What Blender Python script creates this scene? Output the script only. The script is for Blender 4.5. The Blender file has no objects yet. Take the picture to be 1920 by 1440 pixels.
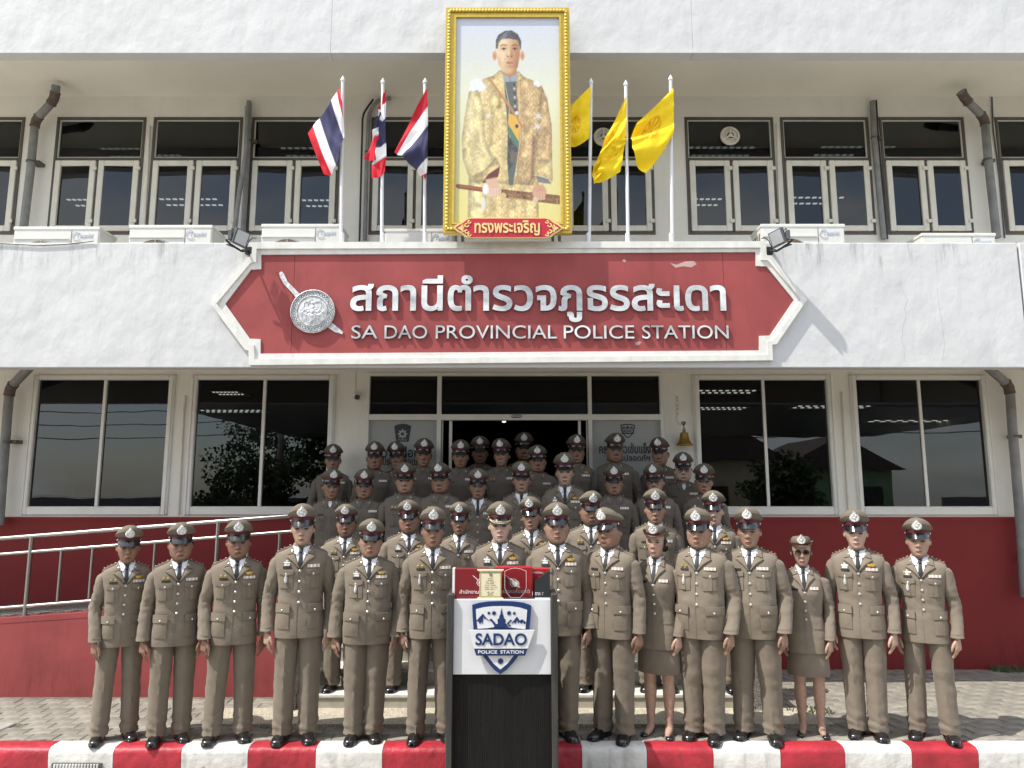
import bpy, math, random
import numpy as np
from mathutils import Vector, Matrix, noise as mnoise
random.seed(7); RNG = np.random.default_rng(7)
scene = bpy.context.scene
COL = scene.collection
PI = math.pi

# ------------------------------------------------------------------ camera, sky, sun, exposure
CAMZ, PITCH, FPX = 1.95, math.atan(202/1387.0), 1387.0
cam = bpy.data.cameras.new('camera'); cam.sensor_width = 36; cam.lens = FPX/1920*36
cam.clip_start = .05; cam.clip_end = 2000
cam_ob = bpy.data.objects.new('camera', cam); COL.objects.link(cam_ob)
cam_ob.location = (0, 0, CAMZ); cam_ob.rotation_euler = (PI/2+PITCH, 0, 0)
scene.camera = cam_ob
SUN_EL, SUN_AZ = math.radians(57), math.radians(64)      # azimuth to the left of the facade's normal
to_sun = Vector((-math.sin(SUN_AZ)*math.cos(SUN_EL), -math.cos(SUN_AZ)*math.cos(SUN_EL), math.sin(SUN_EL)))
world = bpy.data.worlds.new('World'); scene.world = world; world.use_nodes = True
wn = world.node_tree
sky = wn.nodes.new('ShaderNodeTexSky'); sky.sky_type = 'NISHITA'; sky.sun_disc = False
sky.sun_elevation = SUN_EL; sky.sun_rotation = math.radians(180)+SUN_AZ
sky.dust_density = 1.2; sky.air_density = 1.0; sky.ozone_density = 1.0
bg = wn.nodes['Background']; bg.inputs['Strength'].default_value = .15
# broken white cloud over the whole sky
_tc = wn.nodes.new('ShaderNodeTexCoord'); _mp = wn.nodes.new('ShaderNodeMapping'); _mp.inputs['Scale'].default_value = (1, 1, 2.4)
_no = wn.nodes.new('ShaderNodeTexNoise'); _no.inputs['Scale'].default_value = 2.1; _no.inputs['Detail'].default_value = 7; _no.inputs['Roughness'].default_value = .55
_mr = wn.nodes.new('ShaderNodeMapRange'); _mr.interpolation_type = 'SMOOTHSTEP'
for i_, v_ in ((1, .40), (2, .62), (3, .25), (4, .95)): _mr.inputs[i_].default_value = v_
_mx = wn.nodes.new('ShaderNodeMix'); _mx.data_type = 'RGBA'; _mx.inputs[7].default_value = (6.5, 6.65, 6.75, 1)
wn.links.new(_tc.outputs['Generated'], _mp.inputs[0]); wn.links.new(_mp.outputs[0], _no.inputs['Vector']); wn.links.new(_no.outputs[0], _mr.inputs[0])
wn.links.new(_mr.outputs[0], _mx.inputs[0]); wn.links.new(sky.outputs[0], _mx.inputs[6]); wn.links.new(_mx.outputs[2], bg.inputs[0])
sun = bpy.data.lights.new('sun', 'SUN'); sun.energy = 3.3; sun.angle = math.radians(.53); sun.color = (1, .955, .88)
sun_ob = bpy.data.objects.new('sun', sun); COL.objects.link(sun_ob)
sun_ob.rotation_euler = (-to_sun).to_track_quat('-Z', 'Y').to_euler(); sun_ob.location = (-20, -10, 30)
scene.view_settings.view_transform = 'Standard'; scene.view_settings.look = 'None'
scene.view_settings.gamma = 1; scene.view_settings.exposure = .74
scene.view_settings.use_curve_mapping = False
scene.render.engine = 'CYCLES'
scene.cycles.max_bounces = 8; scene.cycles.diffuse_bounces = 4; scene.cycles.transparent_max_bounces = 12
scene.cycles.caustics_reflective = False; scene.cycles.caustics_refractive = False

# a pixel of the 1920 x 1440 photograph seen on a plane of known depth gives a real-world point
_F = Vector((0, math.cos(PITCH), math.sin(PITCH))); _U = Vector((0, -math.sin(PITCH), math.cos(PITCH)))
def atY(u, v, Y):
    d = _F*FPX + Vector((1, 0, 0))*(u-960) + _U*(720-v)
    return Vector((0, 0, CAMZ)) + d*(Y/d.y)
def atZ(u, v, Z):
    d = _F*FPX + Vector((1, 0, 0))*(u-960) + _U*(720-v)
    return Vector((0, 0, CAMZ)) + d*((Z-CAMZ)/d.z)
def srgb(r, g, b):
    f = lambda c: (c/255/12.92) if c/255 <= .04045 else ((c/255+.055)/1.055)**2.4
    return (f(r), f(g), f(b), 1)

# ------------------------------------------------------------------ materials
MATS = {}
def mat(name, col, rough=.6, metal=0.0, spec=.5, nscale=6, namt=.12, ndetail=4, bump=0.0, bscale=40, bdist=.004,
        objcol=False, attr=None, coat=0.0, emit=0.0, stains=0.0, sheen=0.0, nstretch=(1, 1, 1), speckle=None, rand=0.0, topstain=None, chips=None):
    m = bpy.data.materials.new(name); m.use_nodes = True; t = m.node_tree; N = t.nodes; L = t.links
    b = N['Principled BSDF']
    b.inputs['Roughness'].default_value = rough; b.inputs['Metallic'].default_value = metal
    b.inputs['Specular IOR Level'].default_value = spec; b.inputs['Coat Weight'].default_value = coat
    b.inputs['Coat Roughness'].default_value = .08
    if sheen: b.inputs['Sheen Weight'].default_value = sheen
    tc = N.new('ShaderNodeTexCoord'); mp = N.new('ShaderNodeMapping'); mp.inputs['Scale'].default_value = nstretch
    L.new(tc.outputs['Object'], mp.inputs[0])
    if objcol:
        oi = N.new('ShaderNodeObjectInfo'); base = oi.outputs['Color']
    elif attr:
        at = N.new('ShaderNodeAttribute'); at.attribute_name = attr; base = at.outputs['Color']
    else:
        rg = N.new('ShaderNodeRGB'); rg.outputs[0].default_value = (*col[:3], 1); base = rg.outputs[0]
    def mul(colsock, facsock):
        mx = N.new('ShaderNodeMix'); mx.data_type = 'RGBA'; mx.blend_type = 'MULTIPLY'; mx.inputs[0].default_value = 1
        L.new(colsock, mx.inputs[6]); L.new(facsock, mx.inputs[7]); return mx.outputs[2]
    if namt:
        no = N.new('ShaderNodeTexNoise'); no.inputs['Scale'].default_value = nscale; no.inputs['Detail'].default_value = ndetail
        L.new(mp.outputs[0], no.inputs['Vector'])
        mr = N.new('ShaderNodeMapRange'); mr.inputs[1].default_value = .3; mr.inputs[2].default_value = .7
        mr.inputs[3].default_value = 1-namt; mr.inputs[4].default_value = 1+namt*.6
        L.new(no.outputs[0], mr.inputs[0]); base = mul(base, mr.outputs[0])
    if rand:
        oi = N.new('ShaderNodeObjectInfo'); mr = N.new('ShaderNodeMapRange')
        mr.inputs[3].default_value = 1-rand; mr.inputs[4].default_value = 1+rand
        L.new(oi.outputs['Random'], mr.inputs[0]); base = mul(base, mr.outputs[0])
    if stains:      # run-off streaks and grime blotches
        no = N.new('ShaderNodeTexNoise'); no.inputs['Scale'].default_value = 2.2; no.inputs['Detail'].default_value = 7
        mp2 = N.new('ShaderNodeMapping'); mp2.inputs['Scale'].default_value = (5, 5, .7)
        L.new(tc.outputs['Object'], mp2.inputs[0]); L.new(mp2.outputs[0], no.inputs['Vector'])
        mr = N.new('ShaderNodeMapRange'); mr.inputs[1].default_value = .56; mr.inputs[2].default_value = .75
        mr.inputs[3].default_value = 1; mr.inputs[4].default_value = 1-stains
        L.new(no.outputs[0], mr.inputs[0]); base = mul(base, mr.outputs[0])
    if topstain:    # black run-off below a parapet's top edge
        no = N.new('ShaderNodeTexNoise'); no.inputs['Scale'].default_value = 1.6; no.inputs['Detail'].default_value = 8; no.inputs['Roughness'].default_value = .7
        mp3 = N.new('ShaderNodeMapping'); mp3.inputs['Scale'].default_value = (7, 1, .9); L.new(tc.outputs['Object'], mp3.inputs[0]); L.new(mp3.outputs[0], no.inputs['Vector'])
        sz = N.new('ShaderNodeSeparateXYZ'); L.new(tc.outputs['Object'], sz.inputs[0])
        m1 = N.new('ShaderNodeMapRange'); m1.interpolation_type = 'SMOOTHSTEP'; L.new(sz.outputs[2], m1.inputs[0]); m1.inputs[1].default_value = topstain[0]; m1.inputs[2].default_value = topstain[1]
        m2 = N.new('ShaderNodeMapRange'); L.new(no.outputs[0], m2.inputs[0]); m2.inputs[1].default_value = .52; m2.inputs[2].default_value = .72
        mm = N.new('ShaderNodeMath'); mm.operation = 'MULTIPLY'; L.new(m1.outputs[0], mm.inputs[0]); L.new(m2.outputs[0], mm.inputs[1])
        m4 = N.new('ShaderNodeMapRange'); L.new(mm.outputs[0], m4.inputs[0]); m4.inputs[3].default_value = 1; m4.inputs[4].default_value = topstain[2] if len(topstain) > 2 else .38
        base = mul(base, m4.outputs[0])
    if chips:       # flaked and scuffed spots with ragged edges
        sc, thr, cc = chips
        no = N.new('ShaderNodeTexNoise'); no.inputs['Scale'].default_value = sc; no.inputs['Detail'].default_value = 9; no.inputs['Roughness'].default_value = .62; L.new(tc.outputs['Object'], no.inputs['Vector'])
        mr = N.new('ShaderNodeMapRange'); L.new(no.outputs[0], mr.inputs[0]); mr.inputs[1].default_value = thr; mr.inputs[2].default_value = thr+.025
        mx = N.new('ShaderNodeMix'); mx.data_type = 'RGBA'; L.new(mr.outputs[0], mx.inputs[0]); L.new(base, mx.inputs[6]); mx.inputs[7].default_value = (*cc, 1); base = mx.outputs[2]
    if speckle:     # terrazzo / washed gravel
        for sc, thr, c in speckle:
            vo = N.new('ShaderNodeTexVoronoi'); vo.inputs['Scale'].default_value = sc
            L.new(tc.outputs['Object'], vo.inputs['Vector'])
            wn_ = N.new('ShaderNodeSeparateColor'); L.new(vo.outputs['Color'], wn_.inputs[0])
            gt = N.new('ShaderNodeMath'); gt.operation = 'GREATER_THAN'; gt.inputs[1].default_value = thr
            L.new(wn_.outputs[0], gt.inputs[0])
            mx = N.new('ShaderNodeMix'); mx.data_type = 'RGBA'; L.new(gt.outputs[0], mx.inputs[0])
            L.new(base, mx.inputs[6]); mx.inputs[7].default_value = (*c[:3], 1); base = mx.outputs[2]
    L.new(base, b.inputs['Base Color'])
    if emit:
        L.new(base, b.inputs['Emission Color']); b.inputs['Emission Strength'].default_value = emit
    if bump:
        no = N.new('ShaderNodeTexNoise'); no.inputs['Scale'].default_value = bscale; no.inputs['Detail'].default_value = 5
        L.new(mp.outputs[0], no.inputs['Vector'])
        bp = N.new('ShaderNodeBump'); bp.inputs['Strength'].default_value = bump; bp.inputs['Distance'].default_value = bdist
        L.new(no.outputs[0], bp.inputs['Height']); L.new(bp.outputs[0], b.inputs['Normal'])
    MATS[name] = m
    return m

def glass_mat(name, tint, ior=1.75, rough=.0):
    m = bpy.data.materials.new(name); m.use_nodes = True; t = m.node_tree; N = t.nodes; L = t.links
    N.remove(N['Principled BSDF'])
    tr = N.new('ShaderNodeBsdfTransparent'); tr.inputs[0].default_value = (*tint, 1)
    gl = N.new('ShaderNodeBsdfGlossy'); gl.inputs['Roughness'].default_value = rough; gl.inputs[0].default_value = (.93, .97, 1, 1)
    fr = N.new('ShaderNodeFresnel'); fr.inputs[0].default_value = ior
    no = N.new('ShaderNodeTexNoise'); no.inputs['Scale'].default_value = 1.3
    tc = N.new('ShaderNodeTexCoord'); L.new(tc.outputs['Object'], no.inputs['Vector'])
    bp = N.new('ShaderNodeBump'); bp.inputs['Strength'].default_value = .05; bp.inputs['Distance'].default_value = .02
    L.new(no.outputs[0], bp.inputs['Height']); L.new(bp.outputs[0], gl.inputs['Normal'])
    mx = N.new('ShaderNodeMixShader'); L.new(fr.outputs[0], mx.inputs[0]); L.new(tr.outputs[0], mx.inputs[1]); L.new(gl.outputs[0], mx.inputs[2])
    L.new(mx.outputs[0], N['Material Output'].inputs[0]); MATS[name] = m
    return m

mat('white_render', (.615, .615, .61), .75, nscale=1.4, namt=.05, bump=.5, bscale=3.1, bdist=.045, stains=.04, nstretch=(1.2, 1, .9))
mat('white_parapet', (.615, .615, .61), .75, nscale=1.4, namt=.05, bump=.5, bscale=3.1, bdist=.045, stains=.04, nstretch=(1.2, 1, .9), topstain=(4.0, 4.42))
mat('white_trim', (.74, .73, .68), .6, nscale=9, namt=.10, bump=.2, bscale=30, stains=.16)
mat('cream_wall', (.83, .80, .725), .75, nscale=2, namt=.06, bump=.25, bscale=14, bdist=.008, stains=.05)
mat('soffit_paint', (.86, .815, .71), .8, nscale=1.2, namt=.06, bump=.15, bscale=10, bdist=.006)
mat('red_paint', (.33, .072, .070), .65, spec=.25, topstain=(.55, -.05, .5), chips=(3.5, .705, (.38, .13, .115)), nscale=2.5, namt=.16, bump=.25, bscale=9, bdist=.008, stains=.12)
mat('dark_red_paint', (.225, .029, .029), .65, spec=.2, topstain=(.55, -.05, .55), chips=(2.6, .70, (.25, .055, .05)), nscale=1.5, namt=.10, bump=.15, bscale=9, bdist=.006)  # copy of the red paint with the canopy's shade put into its colour
mat('brown_metal', (.10, .085, .065), .55, namt=.12)
mat('cream_metal', (.76, .725, .63), .5, namt=.08)
mat('white_metal', (.78, .76, .70), .45, namt=.05)
mat('grey_pipe', (.25, .25, .24), .6, nscale=7, namt=.22, stains=.25)
mat('rusty_pipe', (.13, .095, .075), .75, nscale=20, namt=.3)
mat('ac_casing', (.72, .71, .66), .45, nscale=4, namt=.05, stains=.06)
mat('ac_dark', (.22, .17, .12), .7, nscale=9, namt=.35)
mat('ac_logo', (.50, .55, .66), .5, namt=.05)
mat('black_metal', (.02, .02, .022), .45, namt=.1)
mat('dark_grey_metal', (.10, .105, .11), .4, namt=.1)
mat('pale_metal', (.45, .47, .50), .35, metal=.6, namt=.1)
mat('steel', (.40, .385, .36), .32, metal=1, namt=.06, nscale=30)
mat('letter_steel', (.70, .70, .69), .34, metal=.30, nscale=3.2, namt=.5, ndetail=7, bump=.25, bscale=8, nstretch=(1, 1, 2.2))  # grey streaks in the colour stand in for reflections on the letters
mat('peeled_edge', (.50, .33, .30), .7, namt=.2)
mat('crack_line', (.42, .415, .41), .9, namt=.1)
mat('letter_side', (.16, .15, .14), .5, namt=.2)
mat('emblem_silver', (.68, .68, .67), .42, metal=.2, nscale=34, namt=.42, ndetail=6, bump=.5, bscale=38, bdist=.006)
mat('emblem_dark', (.04, .045, .05), .5, namt=.2)
mat('gold_frame', (.62, .43, .06), .34, metal=.35, nscale=30, namt=.15)
mat('gold_relief', (.72, .52, .10), .38, metal=.3, nscale=60, namt=.25)
mat('gold_print', (.78, .60, .24), .5, namt=.06)
mat('crimson_print', (.50, .012, .03), .45, namt=.06)
mat('flag_cloth', (1, 1, 1), .8, attr='paint', namt=.06, nscale=18, bump=.3, bscale=60, bdist=.002)
mat('portrait_print', (1, 1, 1), .38, attr='paint', namt=0)
mat('white_pole', (.76, .77, .79), .35, namt=.05)
mat('granite', (.30, .275, .24), .7, namt=.12, nscale=5, speckle=[(95, .78, (.10, .09, .08)), (110, .84, (.50, .46, .40))], bump=.3, bscale=120, bdist=.002)
mat('dark_terrazzo', (.15, .145, .138), .75, namt=.15, nscale=5, speckle=[(95, .80, (.06, .055, .05)), (110, .86, (.32, .30, .27))], bump=.2, bscale=120, bdist=.002)
mat('terrazzo', (.47, .43, .34), .7, namt=.2, nscale=4, speckle=[(120, .82, (.24, .2, .15)), (140, .85, (.66, .60, .48))], bump=.2, bscale=120, bdist=.002)
mat('step_concrete', (.46, .43, .37), .8, namt=.2, nscale=5, bump=.25, bscale=40, stains=.2)
mat('step_nosing', (.72, .71, .66), .6, namt=.2, nscale=12)
mat('paver_stone', (.265, .245, .208), .85, namt=.38, nscale=7, ndetail=6, bump=.5, bscale=70, bdist=.004, rand=.16)
mat('paver_bed', (.15, .135, .11), .95, namt=.3, nscale=20, bump=.4, bscale=60)
mat('paver_stuff', (1, 1, 1), .85, attr='paint', namt=.26, nscale=7, ndetail=6, bump=.5, bscale=70, bdist=.004)
mat('kerb_red', (.42, .026, .042), .5, namt=.3, nscale=6, ndetail=7, bump=.7, bscale=16, bdist=.014, stains=.3, chips=(7, .665, (.16, .05, .045)))
mat('kerb_white', (.70, .69, .655), .55, namt=.2, nscale=6, ndetail=7, bump=.7, bscale=16, bdist=.014, stains=.35, chips=(7, .66, (.36, .33, .30)))
mat('yard_concrete', (.38, .36, .325), .9, namt=.2, nscale=3, bump=.5, bscale=80)
mat('concrete_slab', (.36, .34, .30), .85, namt=.25, nscale=4, bump=.3, bscale=40, stains=.25)
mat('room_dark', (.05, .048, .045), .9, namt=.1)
mat('frosted_film', (.38, .39, .37), .35, namt=.04, nscale=1)
mat('film_print', (.03, .035, .05), .5, namt=.05)
mat('tube_light', (1, .98, .92), .5, namt=0, emit=.95)
mat('black_wood', (.010, .0095, .009), .6, spec=.25, nscale=5, namt=.4, nstretch=(14, 14, .8), bump=.35, bscale=12, bdist=.004)
mat('worn_wood', (.045, .042, .038), .6, nscale=4, namt=.5, nstretch=(9, 9, .7), bump=.3, bscale=14)
mat('white_board', (.72, .73, .75), .4, namt=.04)
mat('navy_board', (.012, .035, .13), .4, namt=.06)
mat('red_box', (.40, .012, .022), .4, namt=.1, bump=.15, bscale=120, bdist=.001)
mat('maroon_box', (.20, .014, .018), .4, namt=.12, bump=.15, bscale=120, bdist=.001)
mat('dark_box', (.025, .03, .03), .4, namt=.1)
mat('paper_white', (.80, .79, .76), .6, namt=.04)
mat('cream_plaque', (.78, .72, .50), .5, namt=.06)
mat('plaque_ink', (.30, .22, .10), .6, namt=.1)
mat('plaque_border', (.50, .42, .22), .5, nscale=140, namt=.5)
mat('box_print', (.72, .66, .64), .5, namt=.1)
mat('brass', (.30, .19, .045), .4, metal=.7, namt=.2)
mat('weed_green', (.06, .085, .03), .8, namt=.3)
mat('leaf_green', (.05, .085, .03), .8, namt=.4, nscale=2)
mat('bark', (.13, .10, .07), .9, namt=.3)
mat('house_cream', (.55, .48, .34), .8, namt=.15, nscale=1)
mat('house_green', (.22, .36, .20), .8, namt=.15, nscale=1)
mat('house_blue', (.30, .38, .50), .8, namt=.15, nscale=1)
mat('roof_tile', (.09, .065, .055), .8, namt=.2)
# people
mat('uniform', (1, 1, 1), .86, objcol=True, nscale=9, namt=.10, bump=.55, bscale=11, bdist=.012, sheen=.12)
mat('uniform_trim', (1, 1, 1), .86, objcol=True, nscale=14, namt=.12, bump=.25, bscale=40, bdist=.003)
mat('white_cotton', (.78, .79, .82), .8, namt=.05)
mat('black_tie', (.016, .017, .02), .6, namt=.2, nscale=30)
mat('maroon_band', (.085, .006, .013), .65, namt=.15)
mat('patent_black', (.010, .010, .012), .16, coat=.8, namt=.1)
mat('shoe_leather', (.012, .011, .011), .24, coat=.5, namt=.2, bump=.2, bscale=25)
mat('silver', (.78, .78, .76), .32, metal=.35, namt=.3, nscale=60, bump=.5, bscale=70, bdist=.003)
mat('silver_button', (.78, .76, .70), .28, metal=.55, namt=.05)
mat('gold_pin', (.62, .40, .07), .35, metal=.5, namt=.25, nscale=80)
mat('gold_braid', (.74, .62, .36), .4, metal=.3, namt=.25, nscale=90)
mat('dark_plate', (.03, .028, .026), .4, namt=.2)
mat('black_hair', (.012, .011, .010), .5, namt=.3, nscale=40)
mat('glasses_frame', (.012, .012, .013), .35, namt=0)
glass_mat('lens_glass', (.85, .85, .85), 1.5)
glass_mat('lens_dark', (.25, .2, .18), 1.5)
glass_mat('tinted_glass', (.22, .24, .23), 1.7)
glass_mat('upper_glass', (.24, .26, .25), 1.6)
glass_mat('award_glass', (.93, .95, .95), 1.5)

def ribbon_mat():
    m = bpy.data.materials.new('ribbon_cloth'); m.use_nodes = True; N = m.node_tree.nodes; L = m.node_tree.links
    tc = N.new('ShaderNodeTexCoord'); sx = N.new('ShaderNodeSeparateXYZ'); L.new(tc.outputs['Object'], sx.inputs[0])
    wv = N.new('ShaderNodeMath'); wv.operation = 'MULTIPLY'; wv.inputs[1].default_value = 36; L.new(sx.outputs[0], wv.inputs[0])
    fr = N.new('ShaderNodeMath'); fr.operation = 'FRACT'; L.new(wv.outputs[0], fr.inputs[0])
    cr = N.new('ShaderNodeValToRGB'); cr.color_ramp.interpolation = 'CONSTANT'
    e = cr.color_ramp.elements; e[0].color = (.80, .77, .70, 1); e[1].position = .30; e[1].color = (.45, .06, .06, 1)
    for p_, c_ in ((.42, (.78, .74, .66, 1)), (.60, (.08, .08, .22, 1)), (.70, (.8, .74, .5, 1)), (.86, (.75, .72, .66, 1))):
        q = e.new(p_); q.color = c_
    L.new(fr.outputs[0], cr.inputs[0]); L.new(cr.outputs[0], N['Principled BSDF'].inputs['Base Color'])
    N['Principled BSDF'].inputs['Roughness'].default_value = .7
    MATS['ribbon_cloth'] = m
ribbon_mat()

# ------------------------------------------------------------------ mesh helpers
class MB:
    """collects vertices and faces of one mesh"""
    def __init__(s): s.v = []; s.f = []; s.mi = []; s.cur = 0
    def add(s, verts, faces):
        o = len(s.v); s.v += [tuple(p) for p in verts]
        for f in faces: s.f.append(tuple(i+o for i in f)); s.mi.append(s.cur)
    def box(s, x0, x1, y0, y1, z0, z1):
        s.add([(x0, y0, z0), (x1, y0, z0), (x1, y1, z0), (x0, y1, z0), (x0, y0, z1), (x1, y0, z1), (x1, y1, z1), (x0, y1, z1)],
              [(0, 3, 2, 1), (4, 5, 6, 7), (0, 1, 5, 4), (1, 2, 6, 5), (2, 3, 7, 6), (3, 0, 4, 7)])
    def bbox(s, x0, x1, y0, y1, z0, z1, b=.006):
        """box with chamfered edges"""
        P = []; 
        for sx, X in ((1, x0), (-1, x1)):
            for sy, Y in ((1, y0), (-1, y1)):
                for sz, Z in ((1, z0), (-1, z1)):
                    P += [(X, Y+sy*b, Z+sz*b), (X+sx*b, Y, Z+sz*b), (X+sx*b, Y+sy*b, Z)]
        import itertools
        idx = {}
        for n, (i, j, k) in enumerate(itertools.product((0, 1), repeat=3)):
            for a in range(3): idx[(i, j, k, a)] = n*3+a
        F = []
        for i in (0, 1):
            q = [(i, 0, 0, 0), (i, 1, 0, 0), (i, 1, 1, 0), (i, 0, 1, 0)]; F.append(q if i else q[::-1])
            q = [(0, i, 0, 1), (0, i, 1, 1), (1, i, 1, 1), (1, i, 0, 1)]; F.append(q if i else q[::-1])
            q = [(0, 0, i, 2), (1, 0, i, 2), (1, 1, i, 2), (0, 1, i, 2)]; F.append(q if i else q[::-1])
        for i in (0, 1):
            for j in (0, 1):
                q = [(i, j, 0, 0), (i, j, 1, 0), (i, j, 1, 1), (i, j, 0, 1)]; F.append(q if (i+j) % 2 else q[::-1])
                q = [(i, 0, j, 0), (i, 1, j, 0), (i, 1, j, 2), (i, 0, j, 2)]; F.append(q if (i+j) % 2 == 0 else q[::-1])
                q = [(0, i, j, 1), (1, i, j, 1), (1, i, j, 2), (0, i, j, 2)]; F.append(q if (i+j) % 2 else q[::-1])
        for i in (0, 1):
            for j in (0, 1):
                for k in (0, 1):
                    q = [(i, j, k, 0), (i, j, k, 1), (i, j, k, 2)]; F.append(q if (i+j+k) % 2 else q[::-1])
        s.add(P, [tuple(idx[a] for a in f) for f in F])
    def rings(s, rings, cap0=True, cap1=True, closed=True):
        """loft through equal-length rings of points"""
        n = len(rings[0]); V = []; F = []
        for r in rings: V += [tuple(p) for p in r]
        for i in range(len(rings)-1):
            for j in range(n if closed else n-1):
                a = i*n+j; b_ = i*n+(j+1) % n
                F.append((a, b_, b_+n, a+n))
        if cap0:
            c = np.mean(np.array(rings[0], float), 0); V.append(tuple(c)); k = len(V)-1
            F += [(k, (j+1) % n, j) for j in range(n)]
        if cap1:
            c = np.mean(np.array(rings[-1], float), 0); V.append(tuple(c)); k = len(V)-1; o = (len(rings)-1)*n
            F += [(k, o+j, o+(j+1) % n) for j in range(n)]
        s.add(V, F)
    def tube(s, pts, r, seg=10, ratio=1.0, caps=True):
        """tube along a polyline; r a number or one radius per point"""
        pts = [Vector(p) for p in pts]; n = len(pts)
        rr = r if isinstance(r, (list, tuple)) else [r]*n
        R = []; prev = None
        for i, p in enumerate(pts):
            t = (pts[min(i+1, n-1)]-pts[max(i-1, 0)]).normalized()
            if prev is None:
                a = Vector((1, 0, 0)) if abs(t.x) < .8 else Vector((0, 1, 0))
                u = (a - t*a.dot(t)).normalized()
            else:
                u = (prev - t*prev.dot(t)).normalized()
            prev = u; w = t.cross(u)
            R.append([p+(u*math.cos(2*PI*k/seg)+w*(math.sin(2*PI*k/seg)*ratio))*rr[i] for k in range(seg)])
        s.rings(R, caps, caps)
    def lathe(s, prof, c=(0, 0, 0), seg=16, axis='z'):
        R = []
        for r, h in prof:
            ring = []
            for k in range(seg):
                a = 2*PI*k/seg; x, y = r*math.cos(a), r*math.sin(a)
                if axis == 'z': q = (c[0]+x, c[1]+y, c[2]+h)
                elif axis == 'y': q = (c[0]+x, c[1]+h, c[2]-y)
                else: q = (c[0]+h, c[1]+x, c[2]+y)
                ring.append(q)
            R.append(ring)
        s.rings(R, True, True)
    def ell(s, c, r, seg=14, rows=9):
        s.rings([[(c[0]+r[0]*math.sin(PI*i/rows)*math.cos(2*PI*k/seg), c[1]+r[1]*math.sin(PI*i/rows)*math.sin(2*PI*k/seg),
                   c[2]-r[2]*math.cos(PI*i/rows)) for k in range(seg)] for i in range(1, rows)])
    def prism(s, poly, y0, y1, chamfer=0.0):
        """polygon in x,z (any winding) extruded from y0 (front, smaller) to y1"""
        A = sum(poly[i][0]*poly[(i+1) % len(poly)][1]-poly[(i+1) % len(poly)][0]*poly[i][1] for i in range(len(poly)))
        if A < 0: poly = poly[::-1]
        n = len(poly); import mathutils
        tri = mathutils.geometry.tessellate_polygon([[Vector((p[0], p[1], 0)) for p in poly]])
        V = [(p[0], y0, p[1]) for p in poly]+[(p[0], y1, p[1]) for p in poly]
        F = []
        for t in tri:
            a, b_, c = [Vector((*poly[i], 0)) for i in t]
            t = t if (b_-a).cross(c-a).z > 0 else t[::-1]
            F.append(tuple(t)); F.append(tuple(i+n for i in t[::-1]))
        F += [((i+1) % n, i, i+n, (i+1) % n+n) for i in range(n)]
        s.add(V, F)
    def ring_prism(s, outer, inner, y0, y1):
        """frame between two polygons with the same number of corners"""
        n = len(outer); V = [(p[0], y0, p[1]) for p in outer]+[(p[0], y0, p[1]) for p in inner]+[(p[0], y1, p[1]) for p in outer]+[(p[0], y1, p[1]) for p in inner]
        F = []
        for i in range(n):
            j = (i+1) % n
            F += [(i, j, n+j, n+i), (2*n+i, 3*n+i, 3*n+j, 2*n+j), (i, 2*n+i, 2*n+j, j), (n+i, n+j, 3*n+j, 3*n+i)]
        s.add(V, F)
    def mesh(s, name, mats, smooth=False, fix=True):
        me = bpy.data.meshes.new(name); me.from_pydata(s.v, [], s.f)
        for m in (mats if isinstance(mats, (list, tuple)) else [mats]): me.materials.append(MATS[m])
        if any(s.mi): me.polygons.foreach_set('material_index', s.mi)
        if fix:
            import bmesh
            b = bmesh.new(); b.from_mesh(me); bmesh.ops.recalc_face_normals(b, faces=b.faces); b.to_mesh(me); b.free()
        if smooth:
            me.polygons.foreach_set('use_smooth', [True]*len(me.polygons))
            if smooth != 'all': me.set_sharp_from_angle(angle=math.radians(smooth if smooth is not True else 40))
        me.update()
        return me

def link(name, me, parent=None, loc=None):
    o = bpy.data.objects.new(name, me); COL.objects.link(o)
    if parent is not None: o.parent = parent
    if loc is not None: o.location = loc
    return o
def part(name, mb, mats, parent=None, smooth=False, label=None, fix=True):
    """mb in the parent's own coordinates"""
    o = link(name, mb.mesh(name, mats, smooth, fix), parent)
    if label: o['label'] = label
    return o
def tag(o, label, cat, group=None):
    o['label'] = label; o['category'] = cat
    if group: o['group'] = group
    return o
def thing(name, label, cat, loc=(0, 0, 0), group=None, rotz=0):
    o = bpy.data.objects.new(name, None); COL.objects.link(o); o.location = loc; o.rotation_euler = (0, 0, rotz)
    o.empty_display_size = .1
    return tag(o, label, cat, group)
def structure(name, mb, mats, smooth=False):
    o = part(name, mb, mats, None, smooth); o['kind'] = 'structure'; return o

def text_outlines(s, res=4):
    c = bpy.data.curves.new('lettering', 'FONT'); c.body = s; c.size = 1
    o = bpy.data.objects.new('lettering', c); COL.objects.link(o); bpy.context.view_layer.update()
    cu = o.to_curve(bpy.context.evaluated_depsgraph_get()); out = []
    for sp in cu.splines:
        P = []; bp = sp.bezier_points; n = len(bp)
        for k in range(n):
            p0, p1 = bp[k], bp[(k+1) % n]; A, Bq, Cq, D = p0.co, p0.handle_right, p1.handle_left, p1.co
            straight = (Bq-A).cross(D-A).length < 1e-6 and (Cq-A).cross(D-A).length < 1e-6
            for q in ([0] if straight else [r/res for r in range(res)]):
                P.append((A*(1-q)**3+Bq*3*q*(1-q)**2+Cq*3*q*q*(1-q)+D*q**3).to_2d())
        Q = [p for k, p in enumerate(P) if (p-P[k-1]).length > 1e-5]
        if len(Q) > 2: out.append(Q)
    o.to_curve_clear(); bpy.data.objects.remove(o); bpy.data.curves.remove(c)
    return out
def area2(P): return sum(P[i-1].x*P[i].y-P[i].x*P[i-1].y for i in range(len(P)))/2
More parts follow.
